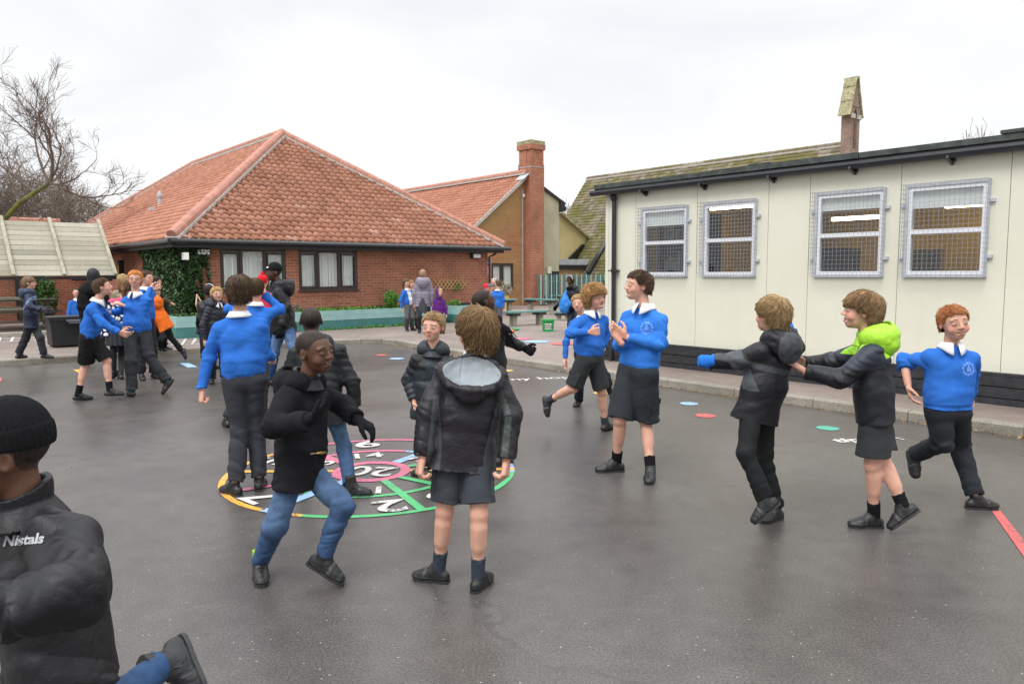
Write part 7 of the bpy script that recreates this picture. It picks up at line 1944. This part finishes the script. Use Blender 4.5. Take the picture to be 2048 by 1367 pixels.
    person('person', auto(dict(H=1.52, Y=17.4, floor=.1, label='woman in a padded grey hooded coat and dark skirt seen from behind', skin='pale', hd=(846, 548), face=(160, 0, 0), nk=(846, 561, 0), pel=(846, 600), ty=178, hair='long', hthick=.8, hcol=(.30, .19, .11), top='puffer', tcol=(.22, .20, .25), hem=-.14, flare=1.1, hood=dict(k=1.25, z=-.01, col=(.24, .22, .27)),
        bot='skirt', bcol=(.05, .05, .055), fat=1.12, seed=35)))
    person('person', auto(dict(H=1.06, Y=17.3, floor=.1, label='small child in a purple hooded duffel coat facing right', skin='pale', hd=(879, 584), face=(28, 0, 0), nk=(879, 597, 0), pel=(878, 622), ty=20, hair='long', hcol=(.45, .33, .12), hat=dict(col=(.10, .025, .16), hood=1), top='coat', tcol=(.10, .02, .16), hem=-.05, flare=1.2, hh=.19, bcol=(.03, .03, .04), seed=36)))
    person('person', auto(dict(H=1.30, Y=17.9, floor=.1, label='boy in blue sweatshirt from behind by the gable window', skin='pale', hd=(996, 567), face=(-150, 0, 0), nk=(995, 581, 0), pel=(994, 614), ty=170, hair='short', hcol=(.10, .065, .04), bcol=(.06, .06, .065), elR=(1007, 600, 0), wrR=(1006, 618, 0), seed=37)))
    person('person', auto(dict(H=1.18, Y=18.6, floor=.1, label='child in a bright red woolly hat in the far group by the gable', skin='pale', hd=(974, 575), face=(60, 0, 0), nk=(974, 589, 0), pel=(974, 617), ty=60, hair=None, hat=dict(col=(.65, .03, .06), z=-.05), top='coat', tcol=(.05, .05, .06), seed=38)))
    person('person', auto(dict(H=1.20, Y=18.3, floor=.1, label='child in a grey hat between the red hat and the boy in blue', skin='pale', hd=(984, 574), face=(60, 0, 0), nk=(984, 588, 0), pel=(984, 617), ty=60, hair=None, hat=dict(col=(.16, .15, .14), z=.02), top='coat', tcol=(.18, .15, .12), seed=39)))
    person('person', auto(dict(H=1.36, Y=19.0, floor=.1, label='grey haired child with a pale hairband at the back of the far group', skin='pale', hd=(988, 564), face=(10, 0, 0), nk=(988, 577, 0), pel=(988, 610), ty=10, hair='short', hcol=(.4, .38, .36), top='coat', tcol=(.05, .07, .12), seed=40)))
    person('person', auto(dict(H=1.54, Y=17.7, floor=.1, label='smiling woman in black coat with a silver headband by the green fence', skin='dark', expr='smile', hd=(1140, 560), face=(-48, -4, 8), nk=(1143, 577, 0), pel=(1147, 614), ty=-30, hair='long', hcol=BZ,
        elR=(1126, 598, 0), wrR=(1115, 611, 0), handR=dict(curl=.5), elL=(1158, 600, 0), wrL=(1148, 612, -.5), top='jacket', tcol=(.010, .010, .012), hem=-.06, glove=(.012, .012, .014), scarf=(.009, .009, .01), hood=dict(k=1), bcol=(.012, .017, .035), seed=41)))
    # ---- foreground left, cut by the frame
    def p1t(V, cc, t): pass
    person('person', dict(H=1.42, label='child in black beanie and black puffy jacket running out of the left foreground', skin='dark2', hd=(4, 908), face=(-92, -6, 0), hh=.21, nk=(52, 1015, 0), pel=(112, 1270), ty=-62, hy=-80, Y=1.72, res=.0042, hair='buzz', hcol=BZ,
        hat=dict(col=(.010, .010, .011), tall=1, z=.10, logo=[(-.28, .33, .2, .07), (-.20, .38, .17, .06)]), elL=(150, 1180, -.7), wrL=(-20, 1235, -.2), handL=dict(curl=.9), elR=(30, 1180, .6), wrR=(-60, 1200, 0),
        knL=(140, 1500, -.3), footL=(G, (60, 1720), (0, 1740)), knR=(150, 1480, .6), footR=((330, 1322, .9), (392, 1392, .4)), bot='jeans', bcol=(.02, .065, .16), top='jacket', tmat='nylon', tcol=(.009, .009, .011), hem=-.10, fat=1.06, flare=1.08,
        sleeve=(.070, .066, .054), glove=(.01, .01, .011), boot=1, bootc=(.014, .014, .014), hicol=(.010, .010, .012), seed=42))
run_people()
def onsurf(p, px, py):
    d = ray(px, py); d /= np.linalg.norm(d); D = np.linalg.norm(p['nk'] - EYE); t = np.linspace(D - .6, D + .6, 500); P = (EYE + t[:, None] * d).astype(np.float32); v = p['top'](P); i = np.argmax(v < 0)
    return P[i] if v[i] < 0 else None
def who(txt): return [p for p in PEOPLE.values() if txt in p['root']['label']][0]
pp = who('black duffel coat and blue jeans')
for (x, y) in ((650, 848), (643, 905), (641, 952)):
    a, b = onsurf(pp, x - 10, y + 1), onsurf(pp, x + 9, y - 1)
    if a is not None and b is not None:
        v = nrmz(EYE - a) * .006; m = MB(); m.tube([a + v, (a * .5 + b * .5) + v * 1.3, b + v], [.004, .0075, .005], 8); m.build('toggle', 'brass', pp['root'], True)
        m = MB(); m.tube([onsurf(pp, x - 22, y + 2) + v * .6, a + v], .002, 5); m.build('toggle_loop', 'hose', pp['root'], True)
pp = who('black puffy jacket')
def letter_on(p, txt, x0, x1, yc, hpx, slope, name='lettering'):
    V, F = text_mesh(txt, 1.0, bold=.035); lo, hi = V.min(0), V.max(0); out = []
    for v in V:
        fx = (v[0] - lo[0]) / (hi[0] - lo[0]); fy = (v[1] - lo[1]) / (hi[1] - lo[1]) - .5
        px = x0 + (x1 - x0) * fx + fy * hpx * .25; py = yc - fy * hpx + slope * (fx - .5)
        q = onsurf(p, px, py)
        if q is None: return
        out.append(q + nrmz(EYE - q) * .004)
    np_mesh(name, np.array(out), [list(f) for f in F], 'lead', p['root'], smooth=False)
letter_on(pp, 'Nistals', 8, 88, 1078, 22, -7)

# scarf tail with a fringe, flying out behind the boy who looks up
pp = who('flying scarf'); m = MB(); rg = np.random.RandomState(5); A = atY(985, 640, 5.95); Bq = atY(1012, 658, 5.85)
S = SDF(); S.cone(atY(975, 640, 5.93), atY(995, 648, 5.9), .045, .040, .02); S.cone(atY(995, 648, 5.9), atY(1014, 662, 5.85), .040, .030, .02); S.cone(atY(992, 655, 5.9), atY(1010, 668, 5.86), .030, .024, .02)
S.cut(lambda P, d: d - .008 * vnoise(P * 26)); V, F = mesh_of(S, .007); np_mesh('scarf_tail', V, F, 'knit', pp['root'], np.tile((.008, .008, .010), (len(V), 1)))
for k in range(26):
    a = atY(1008 + rg.uniform(-8, 8), 664 + rg.uniform(-9, 8), 5.85 + rg.uniform(-.03, .03)); d = np.array([rg.uniform(.02, .09), rg.uniform(-.03, .03), rg.uniform(-.11, -.02)])
    m.tube([a, a + d * .5 + (0, 0, .008), a + d], [.006, .005, .003], 5)
tint(m.build('scarf_fringe', 'knit', pp['root'], True), (.008, .008, .010))
# blue bag carried by the woman in black
c = atY(1130, 606, 17.55); S = SDF(); S.ell(c - (0, 0, .05), np.array([.15, .10, .20]), None, .02); S.cone(c + (0, 0, .1), c + (.02, 0, .30), .07, .02, .06); S.cut(lambda P, d: d - .014 * vnoise(P * 14))
V, F = mesh_of(S, .014); o = np_mesh('bag', V, F, 'bag_blue', origin=c); prop(o, 'bright blue bag hanging from the arm of the woman in the silver headband', 'bag')
pp = who('silver headband'); H_ = pp['hh']; m = MB()
m.tube([pp['hc'] + pp['M'] @ np.array([.43 * math.cos(t), -.02 + .06 * math.sin(t), .12 + .42 * math.sin(t)]) * H_ for t in np.linspace(0, 3.14, 12)], .014, 6); m.build('headband', 'lead', pp['root'], True)
pp = who('pale headband, arm hanging'); m = MB()
m.tube([pp['hc'] + pp['M'] @ np.array([.42 * math.cos(t), -.02, .12 + .42 * math.sin(t)]) * pp['hh'] for t in np.linspace(0, 3.14, 12)], .012, 6); m.build('headband', 'lead', pp['root'], True)
